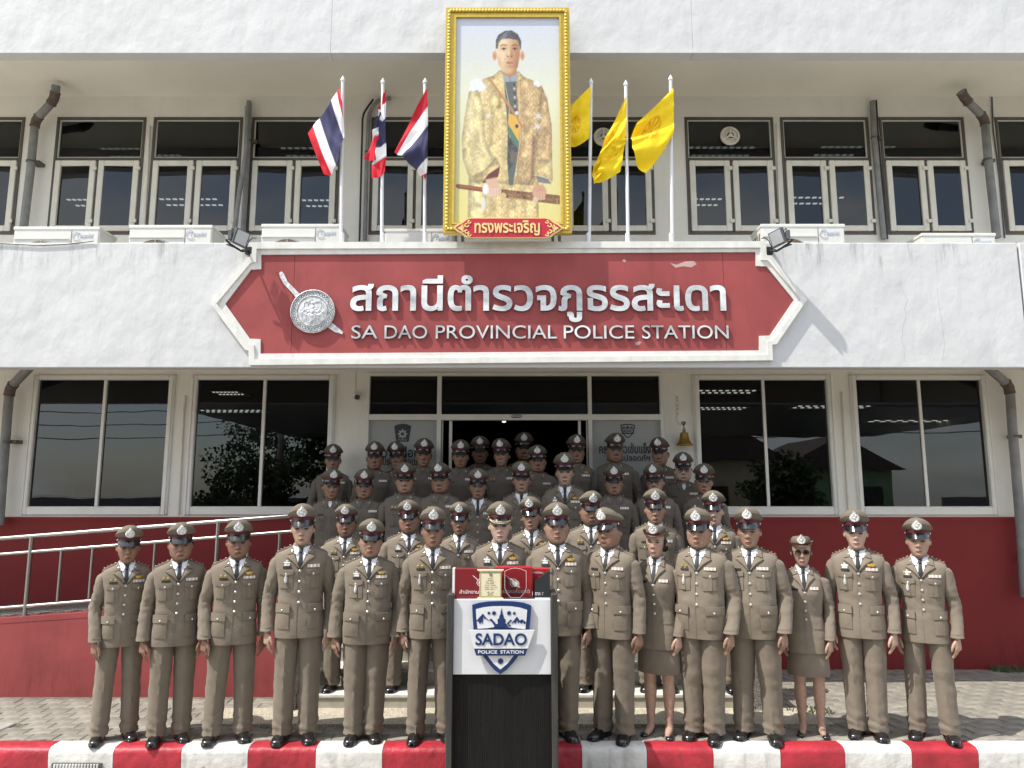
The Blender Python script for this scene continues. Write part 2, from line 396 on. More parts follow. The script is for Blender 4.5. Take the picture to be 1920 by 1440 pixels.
def inside(p, P):
    r = False
    for i in range(len(P)):
        u, v = P[i-1], P[i]
        if (u.y > p.y) != (v.y > p.y) and p.x < (v.x-u.x)*(p.y-u.y)/(v.y-u.y)+u.x: r = not r
    return r
def fatten(P, d):
    if not d: return P
    sg = 1 if area2(P) > 0 else -1; out = []      # outers run one way, holes the other: both move away from the ink
    for i in range(len(P)):
        e0 = (P[i]-P[i-1]); e1 = (P[(i+1) % len(P)]-P[i])
        if e0.length < 1e-7 or e1.length < 1e-7: out.append(P[i]); continue
        e0.normalize(); e1.normalize(); n0 = Vector((e0.y, -e0.x)); n1 = Vector((e1.y, -e1.x)); m_ = n0+n1
        if m_.length < .3: m_ = n0
        m_.normalize(); out.append(P[i]+m_*d/max(.55, m_.dot(n0)))
    return out
def lettering(s, x0, x1, z0, z1, y, depth, offset=.0, sep=.35, step=.0012):
    """text fitted in the box x0..x1, z0..z1 standing on the plane y: one MB per letter"""
    from mathutils.geometry import tessellate_polygon
    cs = text_outlines(s)
    # the biggest contour is an outer one: it tells which way outers run
    sgn = 1 if area2(max(cs, key=lambda P: abs(area2(P)))) > 0 else -1
    cs = [P if sgn > 0 else P[::-1] for P in cs]
    cs = [fatten(P, offset) for P in cs]
    outs = [P for P in cs if area2(P) > 0]; holes = [P for P in cs if area2(P) <= 0]
    mn = Vector((min(p.x for P in outs for p in P), min(p.y for P in outs for p in P))); mx = Vector((max(p.x for P in outs for p in P), max(p.y for P in outs for p in P)))
    fx, fz = (x1-x0)/(mx.x-mn.x), (z1-z0)/(mx.y-mn.y); info = []
    for k, P in enumerate(outs):
        hs = [h for h in holes if inside(h[0], P) and abs(area2(h)) < area2(P)]
        loops = [P]+hs; flat = [p for l in loops for p in l]
        tri = tessellate_polygon([[p.to_3d() for p in l] for l in loops]); n = len(flat); mb = MB(); yo = y-step*(k % 3)
        W = [(x0+(p.x-mn.x)*fx, z0+(p.y-mn.y)*fz) for p in flat]
        V = [(u, yo-depth, v) for u, v in W]+[(u, yo, v) for u, v in W]; F = []
        for t in tri:
            A, Bq, Cq = [flat[i] for i in t]
            if (Bq-A).cross(Cq-A) < 0: t = t[::-1]
            F.append(tuple(t))
        mb.add(V, F); mb.cur = 1; o_ = 0
        for l in loops:
            m_ = len(l)
            for i in range(m_): j_ = (i+1) % m_; mb.f.append((o_+j_, o_+i, n+o_+i, n+o_+j_)); mb.mi.append(1)
            o_ += m_
        xs = [u for u, v in W[:len(P)]]; info.append((min(xs), max(xs), mb))
    info.sort(key=lambda q: q[0]); groups = []
    for a_, b_, mb in info:           # marks above and below join the letter they overlap
        if groups:
            g_ = groups[-1]; ov = min(b_, g_[1])-max(a_, g_[0])
            if ov > sep*min(b_-a_, g_[1]-g_[0]): g_[1] = max(b_, g_[1]); g_[2].append(mb); continue
        groups.append([a_, b_, [mb]])
    out = []
    for g_ in groups:
        r = MB()
        for mb in g_[2]:
            o_ = len(r.v); r.v += mb.v; r.f += [tuple(i+o_ for i in f) for f in mb.f]; r.mi += mb.mi
        out.append(r)
    return out
def put_letters(parent, s, x0, x1, z0, z1, y, depth, mats, offset=0.0, joined=None, sep=.35, extrude=.05):
    ls = lettering(s, x0, x1, z0, z1, y, depth, offset, sep=sep)
    if joined:
        mb = MB()
        for l in ls:
            o = len(mb.v); mb.v += l.v; mb.f += [tuple(i+o for i in f) for f in l.f]; mb.mi += l.mi
        return link(joined, mb.mesh(joined, mats, fix=False), parent)
    for l in ls: link('letter', l.mesh('letter', mats, fix=False), parent)

def paint_attr(me, cols):
    a = me.color_attributes.new('paint', 'FLOAT_COLOR', 'POINT')
    a.data.foreach_set('color', np.asarray(cols, np.float32).ravel())

# ------------------------------------------------------------------ ground, pavement, kerb
YW, YF = 8.63, 7.13            # wall plane and fascia plane
g = MB(); g.box(-400, 400, -400, 6.04, -.5, -.2); structure('road', g, 'yard_concrete')
g = MB(); g.box(-400, 400, 6.22, 400, -.5, -.045); structure('ground', g, 'paver_bed')

pav = MB(); pav.box(-9, 9.5, 6.205, YW, -.04, -.012); pavement = structure('pavement', pav, 'paver_bed')
def paver_poly(w, h):          # zigzag-edged interlocking block
    z = .016
    return [(-w/2, -h/2), (-w/4, -h/2-z), (0, -h/2), (w/4, -h/2+z), (w/2, -h/2), (w/2-.004, 0), (w/2, h/2), (w/4, h/2-z), (0, h/2), (-w/4, h/2+z), (-w/2, h/2), (-w/2-.004, 0)]
def paver_mb(mb, cx, cy, ang, tilt, w=.218, h=.143):
    P = paver_poly(w, h); n = len(P); ca, sa = math.cos(ang), math.sin(ang)
    def T(x, y, z): return (cx+x*ca-y*sa, cy+x*sa+y*ca, z+tilt[0]*x+tilt[1]*y)
    k = .93
    top = [T(x*k, y*k, .004) for x, y in P]; edge = [T(x, y, -.002) for x, y in P]; bot = [T(x, y, -.03) for x, y in P]
    V = top+edge+bot; F = [tuple(range(n))]
    for i in range(n):
        j = (i+1) % n
        F += [(i, n+i, n+j, j), (n+i, 2*n+i, 2*n+j, n+j)]
    mb.add(V, F)
paver_meshes = []
for k in range(6):
    m_ = MB(); paver_mb(m_, 0, 0, 0, (RNG.uniform(-.02, .02), RNG.uniform(-.02, .02))); paver_meshes.append(m_.mesh('paver', 'paver_stone'))
cells = []
W_, H_ = .2212, .1462
for r in range(int((YW-6.2)/H_)):
    cy = 6.215+H_*(r+.5)
    for c in range(-32, 36):
        cx = (c+.5*(r % 2))*W_
        if not (-7.4 < cx < 7.6): continue
        if -2.12 < cx < 2.3 and cy > 6.5: continue
        if cx <= -2.12 and cy > 7.45: continue
        if -4.95 < cx < -4.2 and 6.36 < cy < 6.66: continue    # the concrete inspection cover
        seen = abs(cx) < cy*.70
        cells.append((0 if seen else 1, cy+abs(cx)*.05, cx, cy))
cells.sort()
stuff_mb = MB(); stuff_cols = []
for i, (hid, _, cx, cy) in enumerate(cells):
    a = RNG.normal(0, .008)
    if i < 300:
        o = link('paver', paver_meshes[i % 6], pavement, (cx, cy, RNG.uniform(-.004, .003))); o.rotation_euler = (0, 0, a)
    else:
        n0 = len(stuff_mb.v); paver_mb(stuff_mb, cx, cy, a, (RNG.uniform(-.02, .02), RNG.uniform(-.02, .02)))
        t = RNG.uniform(.84, 1.16); stuff_cols += [(.275*t, .255*t, .216*t, 1)]*(len(stuff_mb.v)-n0)
o = part('pavers', stuff_mb, 'paver_stuff', pavement); o['kind'] = 'stuff'; paint_attr(o.data, stuff_cols)
m_ = MB(); m_.bbox(-4.93, -4.22, 6.38, 6.65, -.03, .006, .008); part('inspection_cover', m_, 'concrete_slab', pavement)
# little weeds in the joints
def weed(x, y, n, r, name, label):
    mb = MB()
    for k in range(n):
        a = RNG.uniform(0, 2*PI); d = r*math.sqrt(RNG.uniform(0, 1)); px, py = x+d*math.cos(a), y+d*math.sin(a)*.6
        hgt = RNG.uniform(.015, .05); b_ = RNG.uniform(0, 2*PI); w = RNG.uniform(.004, .009)
        mb.add([(px-w, py, 0), (px+w, py, 0), (px+w+.02*math.cos(b_), py+.02*math.sin(b_), hgt), (px+.03*math.cos(b_), py+.03*math.sin(b_), hgt*1.2)], [(0, 1, 2, 3)])
    o = part(name, mb, 'weed_green'); tag(o, label, 'weed'); return o
p_ = atZ(1520, 1336, 0); weed(p_.x, p_.y, 110, .2, 'weed', 'low green weed growing in the paving joints beside the granite cheek wall')
p_ = atZ(1885, 1256, 0); weed(p_.x, p_.y-.05, 160, .2, 'weed', 'dark weed clump at the foot of the shaded red wall')

kerb = bpy.data.objects.new('kerb', None); COL.objects.link(kerb); kerb['kind'] = 'structure'
kx = [-40, 91, 213, 340, 465, 592, 717, 842, 966, 1091, 1213, 1337, 1463, 1584, 1709, 1834, 1960]
kxs = [atY(u, 1412, 6.05).x for u in kx]; kxs = [kxs[0]-.55*i for i in (2, 1)]+kxs+[kxs[-1]+.55*i for i in (1, 2)]
for i in range(len(kxs)-1):
    x0, x1 = kxs[i]+.002, kxs[i+1]-.002
    prof = [(6.06, -.22), (6.045, -.05), (6.052, -.022), (6.075, -.006), (6.12, 0), (6.202, 0), (6.202, -.22)]
    mb = MB(); ns = 6
    R = []
    for k in range(ns+1):
        x = x0+(x1-x0)*k/ns
        R.append([(x, y+(mnoise.noise(Vector((x*5, y*9, z*9)))*.006 if j < 5 else 0), z+(mnoise.noise(Vector((x*4+9, y*9, z*9)))*.004 if 0 < j < 5 else 0)) for j, (y, z) in enumerate(prof)])
    mb.rings(R)
    if i == 3:
        pass
    part('kerb_block', mb, 'kerb_red' if i % 2 == 0 else 'kerb_white', kerb, 50)
# cast-iron gully grating let into the kerb face
p0 = atY(101, 1431, 6.04); p1 = atY(187, 1431, 6.04)
t = thing('drain_grating', 'black barred drain grating in the white kerb block near the ramp end', 'grating', (0, 0, 0))
m_ = MB(); m_.box(p0.x-.015, p1.x+.015, 6.036, 6.06, -.21, p0.z); part('backing', m_, 'dark_grey_metal', t)
nb = 15
for k in range(nb):
    x = p0.x+(p1.x-p0.x)*(k+.5)/nb; m_ = MB(); m_.bbox(x-.007, x+.007, 6.024, 6.037, -.21, p0.z-.004, .002); part('bar', m_, 'kerb_white', t)

# ------------------------------------------------------------------ entrance steps, cheek walls, ramp
XS0, XS1 = -1.94, 2.07
st = bpy.data.objects.new('entrance_steps', None); COL.objects.link(st); tag(st, 'pale terrazzo entrance steps with white nosings between granite cheek walls', 'steps')
m_ = MB(); m_.box(-2.6, 2.7, 6.55, 7.02, -.03, .022); part('apron', m_, 'terrazzo', st)
SZ = [(.14, 7.02), (.29, 7.33), (.45, 7.64), (.62, 7.96), (.78, 8.22)]
for i, (z, y) in enumerate(SZ):
    y2 = SZ[i+1][1] if i < 4 else YW+.0
    m_ = MB(); m_.box(XS0, XS1, y, y2+.02 if i < 4 else y2, -.02 if i == 0 else SZ[i-1][0]-.02, z-.03); o = part('step', m_, 'step_concrete', st)
    m_ = MB(); m_.bbox(XS0+.002, XS1-.002, y-.012, y2+.01 if i < 4 else y2-.003, z-.03, z, .006); n_ = part('tread', m_, 'step_nosing', o)
for nm, x0, x1, lab in (('cheek_wall', -2.13, -1.945, 'speckled granite cheek wall at the ramp side of the steps'), ('cheek_wall', 2.075, 2.27, 'speckled granite cheek wall at the bell side of the steps')):
    m_ = MB(); m_.bbox(x0, x1, 6.93, 8.5, -.02, .67 if x0 < 0 else .58, .008); tag(part(nm, m_, 'granite', None), lab, 'wall')
ramp_z = lambda x: .72+(x+5.06)*.068
t = thing('wheelchair_ramp', 'long red painted ramp rising beside the steps and dark terrazzo floor', 'ramp')
xa, xb = -8.5, -2.135
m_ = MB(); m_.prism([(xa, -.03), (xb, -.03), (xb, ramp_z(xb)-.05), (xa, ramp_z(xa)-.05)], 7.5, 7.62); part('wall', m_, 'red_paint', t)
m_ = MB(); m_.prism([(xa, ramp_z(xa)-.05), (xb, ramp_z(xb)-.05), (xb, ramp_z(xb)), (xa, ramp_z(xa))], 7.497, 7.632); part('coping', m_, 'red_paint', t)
m_ = MB(); m_.prism([(xa, 0), (xb, 0), (xb, ramp_z(xb)+.012), (xa, ramp_z(xa)+.012)], 7.635, YW-.025); part('ramp_floor', m_, 'dark_terrazzo', t)
t = thing('handrail', 'stainless steel handrail with balusters along the red ramp', 'handrail')
def rail_pt(x, z0): return (x, 7.56, z0+(x+5.12)*.078)
for z0, r in ((1.485, .021), (1.329, .017), (.806, .017)):
    m_ = MB(); m_.tube([rail_pt(-8, z0), rail_pt(-5, z0), rail_pt(-2.16, z0)], r, 12); part('rail', m_, 'steel', t, True)
xp = atY(53, 1080, 7.56).x; sp = (atY(404, 1080, 7.56).x-xp)/6
for k in range(-9, 9):
    x = xp+sp*k
    if x > -2.2: continue
    m_ = MB()
    if k % 6 == 0:
        m_.tube([(x, 7.56, ramp_z(x)-.01), rail_pt(x, 1.485)], .021, 12); m_.lathe([(.045, 0), (.045, .008), (.02, .012)], (x, 7.56, ramp_z(x)), 14); part('post', m_, 'steel', t, True)
    else:
        m_.tube([rail_pt(x, .806), rail_pt(x, 1.329)], .014, 10); part('baluster', m_, 'steel', t, True)

# ------------------------------------------------------------------ police station
B = thing('police_station', 'two storey white and red police station with deep eaves', 'building')
def X(u, v, y=YW): return atY(u, v, y).x
def Z(v, y=YW): return atY(960, v, y).z
# openings
UP = [(-120, 48), (108, 275), (289, 456), (473, 640), (697, 864), (877, 1043), (1056, 1223), (1283, 1449), (1462, 1627), (1647, 1806), (1864, 2030)]
ups = [(X(a, 222), X(b, 222)) for a, b in UP]
UZ0, UZ1, UZM = Z(440), Z(220), Z(298)
LO = [(62, 330), (360, 630), (1298, 1560), (1592, 1850)]
los = [(X(a, 720), X(b, 720)) for a, b in LO]
LZ0, LZ1 = Z(966), Z(703)
DX0, DX1, DZ0, DZ1 = X(687, 745), X(1243, 745), .78, Z(699)
def pierced(mb, x0, x1, z0, z1, holes, y0, y1):
    xs = sorted({x0, x1, *[h[0] for h in holes], *[h[1] for h in holes]}); zs = sorted({z0, z1, *[h[2] for h in holes], *[h[3] for h in holes]})
    xs = [x for x in xs if x0 <= x <= x1]; zs = [z for z in zs if z0 <= z <= z1]
    for i in range(len(xs)-1):
        for j in range(len(zs)-1):
            cx, cz = (xs[i]+xs[i+1])/2, (zs[j]+zs[j+1])/2
            if any(h[0] < cx < h[1] and h[2] < cz < h[3] for h in holes): continue
            mb.add([(xs[i], y0, zs[j]), (xs[i+1], y0, zs[j]), (xs[i+1], y0, zs[j+1]), (xs[i], y0, zs[j+1])], [(0, 1, 2, 3)])
            mb.add([(xs[i], y1, zs[j]), (xs[i+1], y1, zs[j]), (xs[i+1], y1, zs[j+1]), (xs[i], y1, zs[j+1])], [(3, 2, 1, 0)])
    for a, b, c, d in holes:
        mb.add([(a, y0, c), (b, y0, c), (b, y0, d), (a, y0, d), (a, y1, c), (b, y1, c), (b, y1, d), (a, y1, d)], [(0, 4, 5, 1), (1, 5, 6, 2), (2, 6, 7, 3), (3, 7, 4, 0)])
WX0, WX1 = -9.5, 9.5
m_ = MB(); pierced(m_, WX0, WX1, 3.6, 6.9, [(a, b, UZ0, UZ1) for a, b in ups], YW, YW+.14); o = part('upper_wall', m_, 'cream_wall', B)
m_ = MB(); pierced(m_, WX0, WX1, LZ0-.02, 3.6, [(a, b, LZ0, LZ1) for a, b in los]+[(DX0, DX1, LZ0-.02, DZ1)], YW, YW+.14); part('lower_wall', m_, 'cream_wall', B)
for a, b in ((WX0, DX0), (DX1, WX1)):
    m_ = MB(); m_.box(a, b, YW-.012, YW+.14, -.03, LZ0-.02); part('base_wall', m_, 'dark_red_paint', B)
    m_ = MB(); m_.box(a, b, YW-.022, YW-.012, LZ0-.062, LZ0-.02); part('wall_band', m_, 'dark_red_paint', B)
# canopy with parapet, sign strip and upper eave: segments with narrow movement joints
XE = X(1917, 560, YF)
for a, b in ((WX0, XE), (XE+.02, WX1)):
    m_ = MB(); m_.bbox(a, b, YF, YF+.14, 3.15, 4.42, .008); part('parapet', m_, 'white_parapet', B)
m_ = MB(); m_.box(WX0, WX1, YF+.142, YW-.002, 3.46, 3.62); part('canopy_slab', m_, 'soffit_paint', B)
for a, b in ((WX0, X(621, 60, YF)-.0012), (X(621, 60, YF)+.0012, X(1298, 60, YF)-.0012), (X(1298, 60, YF)+.0012, WX1)):
    m_ = MB(); m_.bbox(a, b, YF, YF+.14, 6.475, 8.6, .0015); part('eave_fascia', m_, 'white_render', B)
m_ = MB(); m_.box(WX0, WX1, YF+.142, YW+.1, 6.84, 7.0); part('soffit', m_, 'soffit_paint', B)
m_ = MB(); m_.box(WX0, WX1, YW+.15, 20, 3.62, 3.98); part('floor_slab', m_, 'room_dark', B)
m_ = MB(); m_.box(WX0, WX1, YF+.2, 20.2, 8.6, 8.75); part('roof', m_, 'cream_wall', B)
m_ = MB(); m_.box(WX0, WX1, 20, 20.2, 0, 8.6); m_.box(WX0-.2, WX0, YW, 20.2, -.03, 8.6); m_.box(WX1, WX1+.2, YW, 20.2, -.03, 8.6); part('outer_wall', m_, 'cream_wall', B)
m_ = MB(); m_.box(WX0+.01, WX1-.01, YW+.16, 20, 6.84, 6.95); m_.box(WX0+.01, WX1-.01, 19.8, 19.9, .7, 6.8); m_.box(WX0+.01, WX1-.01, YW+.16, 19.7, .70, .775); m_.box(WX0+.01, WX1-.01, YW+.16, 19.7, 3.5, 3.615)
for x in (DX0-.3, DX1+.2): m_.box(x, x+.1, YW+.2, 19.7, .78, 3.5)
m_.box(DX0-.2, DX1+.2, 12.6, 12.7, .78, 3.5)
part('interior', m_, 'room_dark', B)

def bar(mb, x0, x1, y0, y1, z0, z1, b=.004): mb.bbox(min(x0, x1), max(x0, x1), y0, y1, min(z0, z1), max(z0, z1), b)
for k, (a, b) in enumerate(ups):
    m_ = MB(); f = .035; y0, y1 = YW-.012, YW+.07
    bar(m_, a, a+f, y0, y1, UZ0, UZ1); bar(m_, b-f, b, y0, y1, UZ0, UZ1); bar(m_, a+f, b-f, y0+.001, y1, UZ1-f, UZ1); bar(m_, a+f, b-f, y0+.001, y1, UZ0, UZ0+f)
    bar(m_, a+f, b-f, y0+.001, y1, UZM-.025, UZM+.015); c = (a+b)/2; bar(m_, c-.014, c+.014, y0+.002, y1, UZ0+f, UZM-.025)
    w = part('window', m_, 'brown_metal', B)
    m_ = MB(); t_ = .011
    for q in ((a+f, a+f+t_, UZM+.017, UZ1-f), (b-f-t_, b-f, UZM+.017, UZ1-f), (a+f+t_, b-f-t_, UZ1-f-t_, UZ1-f), (a+f+t_, b-f-t_, UZM+.017, UZM+.017+t_)):
        m_.box(q[0], q[1], YW+.005, YW+.03, q[2], q[3])
    part('glazing_bead', m_, 'white_metal', w)
    m_ = MB(); m_.box(a+f+.004, b-f-.004, YW+.022, YW+.026, UZM+.02, UZ1-f-.004); part('pane', m_, 'upper_glass', w)
    for s, (p, q) in enumerate(((a+f+.004, c-.018), (c+.018, b-f-.004))):
        op = .012*math.sin(k*5+s*2.3)   # sashes stand slightly ajar, each a little differently
        z0, z1 = UZ0+f+.004, UZM-.03; fr = .07
        m_ = MB(); y0, y1 = YW-.03, YW+.015
        bar(m_, p, p+fr, y0, y1, z0, z1, .006); bar(m_, q-fr, q, y0, y1, z0, z1, .006); bar(m_, p+fr, q-fr, y0+.001, y1, z1-fr, z1, .006); bar(m_, p+fr, q-fr, y0+.001, y1, z0, z0+fr, .006)
        for hz in (z0+.10, z1-.13): bar(m_, q-.028, q+.026, y0-.02, y0+.002, hz, hz+.045, .004)
        sa = part('sash', m_, 'cream_metal', w)
        m_ = MB(); m_.add([(p+fr, YW-.012-op, z0+fr), (q-fr, YW-.012+op, z0+fr), (q-fr, YW-.012+op, z1-fr), (p+fr, YW-.012-op, z1-fr)], [(0, 1, 2, 3)])
        part('pane', m_, 'upper_glass', w, fix=False)
for k, (a, b) in enumerate(los):
    m_ = MB(); f = .075; y0, y1 = YW-.03, YW+.08
    bar(m_, a, a+f, y0, y1, LZ0, LZ1, .012); bar(m_, b-f, b, y0, y1, LZ0, LZ1, .012); bar(m_, a+f, b-f, y0+.001, y1, LZ1-.06, LZ1, .012); bar(m_, a+f, b-f, y0+.001, y1, LZ0, LZ0+.10, .012)
    for e in (a+.02, b-.02-.012): bar(m_, e, e+.012, y0-.012, y0+.002, LZ0, LZ1, .003)
    w = part('window', m_, 'white_metal', B)
    c = (a+b)/2+.01
    m_ = MB(); bar(m_, c-.018, c+.018, YW+.0, YW+.05, LZ0+.1, LZ1-.06, .004); part('mullion', m_, 'white_metal', w)
    for p, q, dy in ((a+f, c-.018, .015), (c+.018, b-f, .03)):
        m_ = MB(); tl = .003*math.sin(k*3+dy*100)
        m_.add([(p, YW+dy+tl, LZ0+.1), (q, YW+dy-tl, LZ0+.1), (q, YW+dy-tl, LZ1-.06), (p, YW+dy+tl, LZ1-.06)], [(0, 1, 2, 3)]); part('pane', m_, 'tinted_glass', w, fix=False)
# entrance screen
m_ = MB(); zt, zb = Z(777), Z(788)
u = lambda px: X(px, 745)
y0, y1 = YW-.03, YW+.08
bar(m_, u(687), u(693.5), y0, y1, DZ0, DZ1); bar(m_, u(1236.5), u(1243), y0, y1, DZ0, DZ1)
bar(m_, u(693.5), u(1236.5), y0+.001, y1, DZ1-.04, DZ1); bar(m_, u(693.5), u(1236.5), y0+.001, y1, zb, zt)
for p, q in ((820, 828), (1102, 1109)): bar(m_, u(p), u(q), y0+.003, y1, DZ0, DZ1-.04)
bar(m_, u(693.5), u(820), y0+.005, y1, DZ0, DZ0+.12); bar(m_, u(1109), u(1236.5), y0+.005, y1, DZ0, DZ0+.12)
dr = part('entrance_screen', m_, 'white_metal', B)
for p, q in ((694, 820), (828, 1102), (1109, 1236)):
    m_ = MB(); m_.box(u(p), u(q), YW+.02, YW+.024, zt, DZ1-.04); part('pane', m_, 'tinted_glass', dr)
for p, q in ((693.5, 820), (1109, 1236.5)):
    m_ = MB(); m_.box(u(p), u(q), YW+.02, YW+.026, DZ0+.12, zb); part('frosted_panel', m_, 'frosted_film', dr)
for p, q in ((829, 848), (1084, 1101)):      # the two sliding leaves, run back
    m_ = MB(); c0, c1 = u(p), u(q); s_ = 1 if p < 900 else -1
    bar(m_, c0, c0+.03 if s_ < 0 else c0+.012, YW+.03, YW+.07, DZ0, zb); bar(m_, c1-.012 if s_ < 0 else c1-.035, c1, YW+.03, YW+.07, DZ0, zb)
    part('sliding_leaf', m_, 'white_metal', dr)
m_ = MB(); m_.ell((u(968), YW-.035, Z(781)), (.07, .02, .022)); part('door_sensor', m_, 'pale_metal', dr, True)
# printing on the film: badges and slogans
def emblem_poly(cx, cz, s): return [(cx+s*a, cz+s*b) for a, b in ((-.5, .42), (-.25, .52), (0, .56), (.25, .52), (.5, .42), (.36, -.5), (-.36, -.5))]
def star(cx, cz, r0, r1, n): return [(cx+(r0 if k % 2 == 0 else r1)*math.sin(PI*k/n), cz+(r0 if k % 2 == 0 else r1)*math.cos(PI*k/n)) for k in range(2*n)]
cx, cz = u(756), Z(812)
m_ = MB(); m_.prism(emblem_poly(cx, cz, .20), YW+.014, YW+.02); pb = part('printed_badge', m_, 'film_print', dr)
m_ = MB(); m_.prism(star(cx, cz-.01, .062, .038, 8), YW+.011, YW+.0135); part('badge_star', m_, 'frosted_film', pb)
m_ = MB(); m_.prism(star(cx, cz-.01, .022, .018, 10), YW+.008, YW+.0105); part('badge_centre', m_, 'film_print', pb)
put_letters(pb, 'POLICE', cx-.05, cx+.05, cz-.088, cz-.068, YW+.0135, .002, ['frosted_film', 'frosted_film'], joined='badge_word')
cx, cz = u(1176), Z(808)
def shield_poly(cx, cz, w, h):
    pts = [(-.5, .42), (-.25, .48), (0, .5), (.25, .48), (.5, .42), (.47, .12), (.43, -.02), (.34, -.18), (.2, -.36), (0, -.5), (-.2, -.36), (-.34, -.18), (-.43, -.02), (-.47, .12)]
    return [(cx+a*w, cz+b*h) for a, b in pts]
m_ = MB(); m_.ring_prism(shield_poly(cx, cz, .17, .17), shield_poly(cx, cz, .145, .145), YW+.014, YW+.02)
m_.prism([(cx-.075, cz+.03), (cx-.045, cz+.055), (cx-.02, cz+.035), (cx, cz+.07), (cx+.02, cz+.035), (cx+.045, cz+.055), (cx+.075, cz+.03)], YW+.0145, YW+.02)
m_.box(cx-.072, cx+.072, YW+.015, YW+.02, cz-.035, cz-.022); pb = part('printed_badge', m_, 'film_print', dr)
put_letters(pb, 'SADAO', cx-.066, cx+.066, cz-.017, cz+.022, YW+.02, .004, ['film_print', 'film_print'], offset=.02, joined='badge_word')
put_letters(dr, 'ความเชื่อมั่น', u(708), u(800), Z(858), Z(836), YW+.02, .004, ['film_print', 'film_print'], offset=.02, joined='slogan')
put_letters(dr, 'ประชาปลอดภัย', u(720), u(796), Z(872), Z(857), YW+.02, .004, ['film_print', 'film_print'], offset=.02, joined='slogan')
put_letters(dr, 'ครอบครัวเข้มแข็ง', u(1122), u(1218), Z(850), Z(830), YW+.02, .004, ['film_print', 'film_print'], offset=.02, joined='slogan')
put_letters(dr, 'ชุมชนปลอดภัย', u(1136), u(1216), Z(868), Z(852), YW+.02, .004, ['film_print', 'film_print'], offset=.02, joined='slogan')

# ceiling lights inside, seen through the tinted panes
NUM = ('first', 'second', 'third', 'fourth', 'fifth', 'sixth', 'seventh', 'eighth')
def louvre_light(u0, u1, v, zc, n, lab, rows=2, seg=.6, wid=.05):
    pa, pb_ = atZ(u0, v, zc), atZ(u1, v, zc); L_ = pb_.x-pa.x; pit = L_/n
    t = thing('ceiling_light', lab, 'ceiling light', ((pa.x+pb_.x)/2, pa.y, zc), 'ceiling lights inside the station')
    m_ = MB(); m_.box(-L_/2-.03, L_/2+.03, -.04, rows*.28, .012, .05); part('housing', m_, 'white_metal', t)
    m_ = MB()
    for r in range(rows):
        for k in range(n): m_.box(-L_/2+k*pit, -L_/2+k*pit+pit*seg, r*.26-.0, r*.26+wid, 0, .01)
    part('lamp_louvre', m_, 'tube_light', t)
for k, (u0, u1, v, n) in enumerate(((188, 264, 278, 6), (294, 342, 291, 4), (526, 604, 277, 6), (1293, 1420, 276, 10), (1542, 1622, 275, 6), (1650, 1684, 275, 3), (1874, 1920, 251, 4))):
    louvre_light(u0, u1, v, 6.83, n, 'louvred office light in an upstairs transom pane, %s such light from the ramp end' % NUM[k], 2)
for k, (u0, u1, v, n) in enumerate(((124, 165, 374, 4), (298, 410, 373, 9), (566, 622, 375, 5), (1302, 1358, 373, 5), (1486, 1588, 370, 8))):
    louvre_light(u0, u1, v, 6.83, n, 'louvred office light glimpsed low in an upstairs casement, %s such light from the ramp end' % NUM[k], 2)
for u0, u1, v, n, lab in ((398, 448, 736, 7, 'short louvred light high in the ground floor window next to the security camera'), (376, 492, 770, 11, 'long louvred light low in the ground floor window next to the security camera'),
        (1312, 1424, 733, 9, 'upper louvred light in the ground floor window beside the bell'), (1314, 1404, 765, 9, 'lower louvred light in the ground floor window beside the bell'),
        (1498, 1640, 762, 10, 'louvred light showing across the two ground floor windows beyond the bell'), (1640, 1900, 789, 12, 'long faint louvred light low in the last ground floor window')):
    louvre_light(u0, u1, v, 3.48, n, lab, 2, .45, .04)
tt = thing('ceiling_lamp', 'small bright lamp inside the dark entrance doorway', 'lamp', atY(945, 790, 11.0))
m_ = MB(); m_.lathe([(.02, .0), (.05, .02), (.05, .05)]); part('lamp_body', m_, 'white_metal', tt, True)
m_ = MB(); m_.lathe([(.004, -.02), (.03, -.012), (.03, -.002)]); part('bulb', m_, 'tube_light', tt, True)

# ------------------------------------------------------------------ station sign on the parapet
def pp(pts, Y): return [(atY(a, b, Y).x, atY(a, b, Y).z) for a, b in pts]
S = thing('station_sign', 'long red arrow-ended station sign with silver raised lettering', 'sign')
outer = pp([(473, 457), (1433, 455), (1435, 481), (1444, 482), (1510, 564), (1453, 647), (1445, 648), (1446, 677), (470, 686), (469, 659), (462, 657), (398, 571), (467, 485), (472, 484)], YF)
mid = pp([(484, 469), (1423, 467), (1424, 490), (1437, 491), (1499, 564), (1446, 640), (1435, 641), (1436, 667), (480, 675), (479, 648), (468, 647), (409, 571), (473, 495), (483, 494)], YF)
inner = pp([(491, 479), (1415, 474), (1416, 500), (1436, 501), (1487, 564), (1442, 630), (1422, 631), (1422, 658), (490, 664), (490, 637), (470, 636), (424, 571), (472, 507), (491, 506)], YF)
def jointed_ring(o_, i_, y0, y1, name):
    m_ = MB(); m_.ring_prism(o_, i_, y0, y1); return part(name, m_, 'white_trim', S)
jointed_ring(outer, mid, YF-.048, YF, 'outer_frame'); jointed_ring(mid, inner, YF-.028, YF, 'inner_frame')
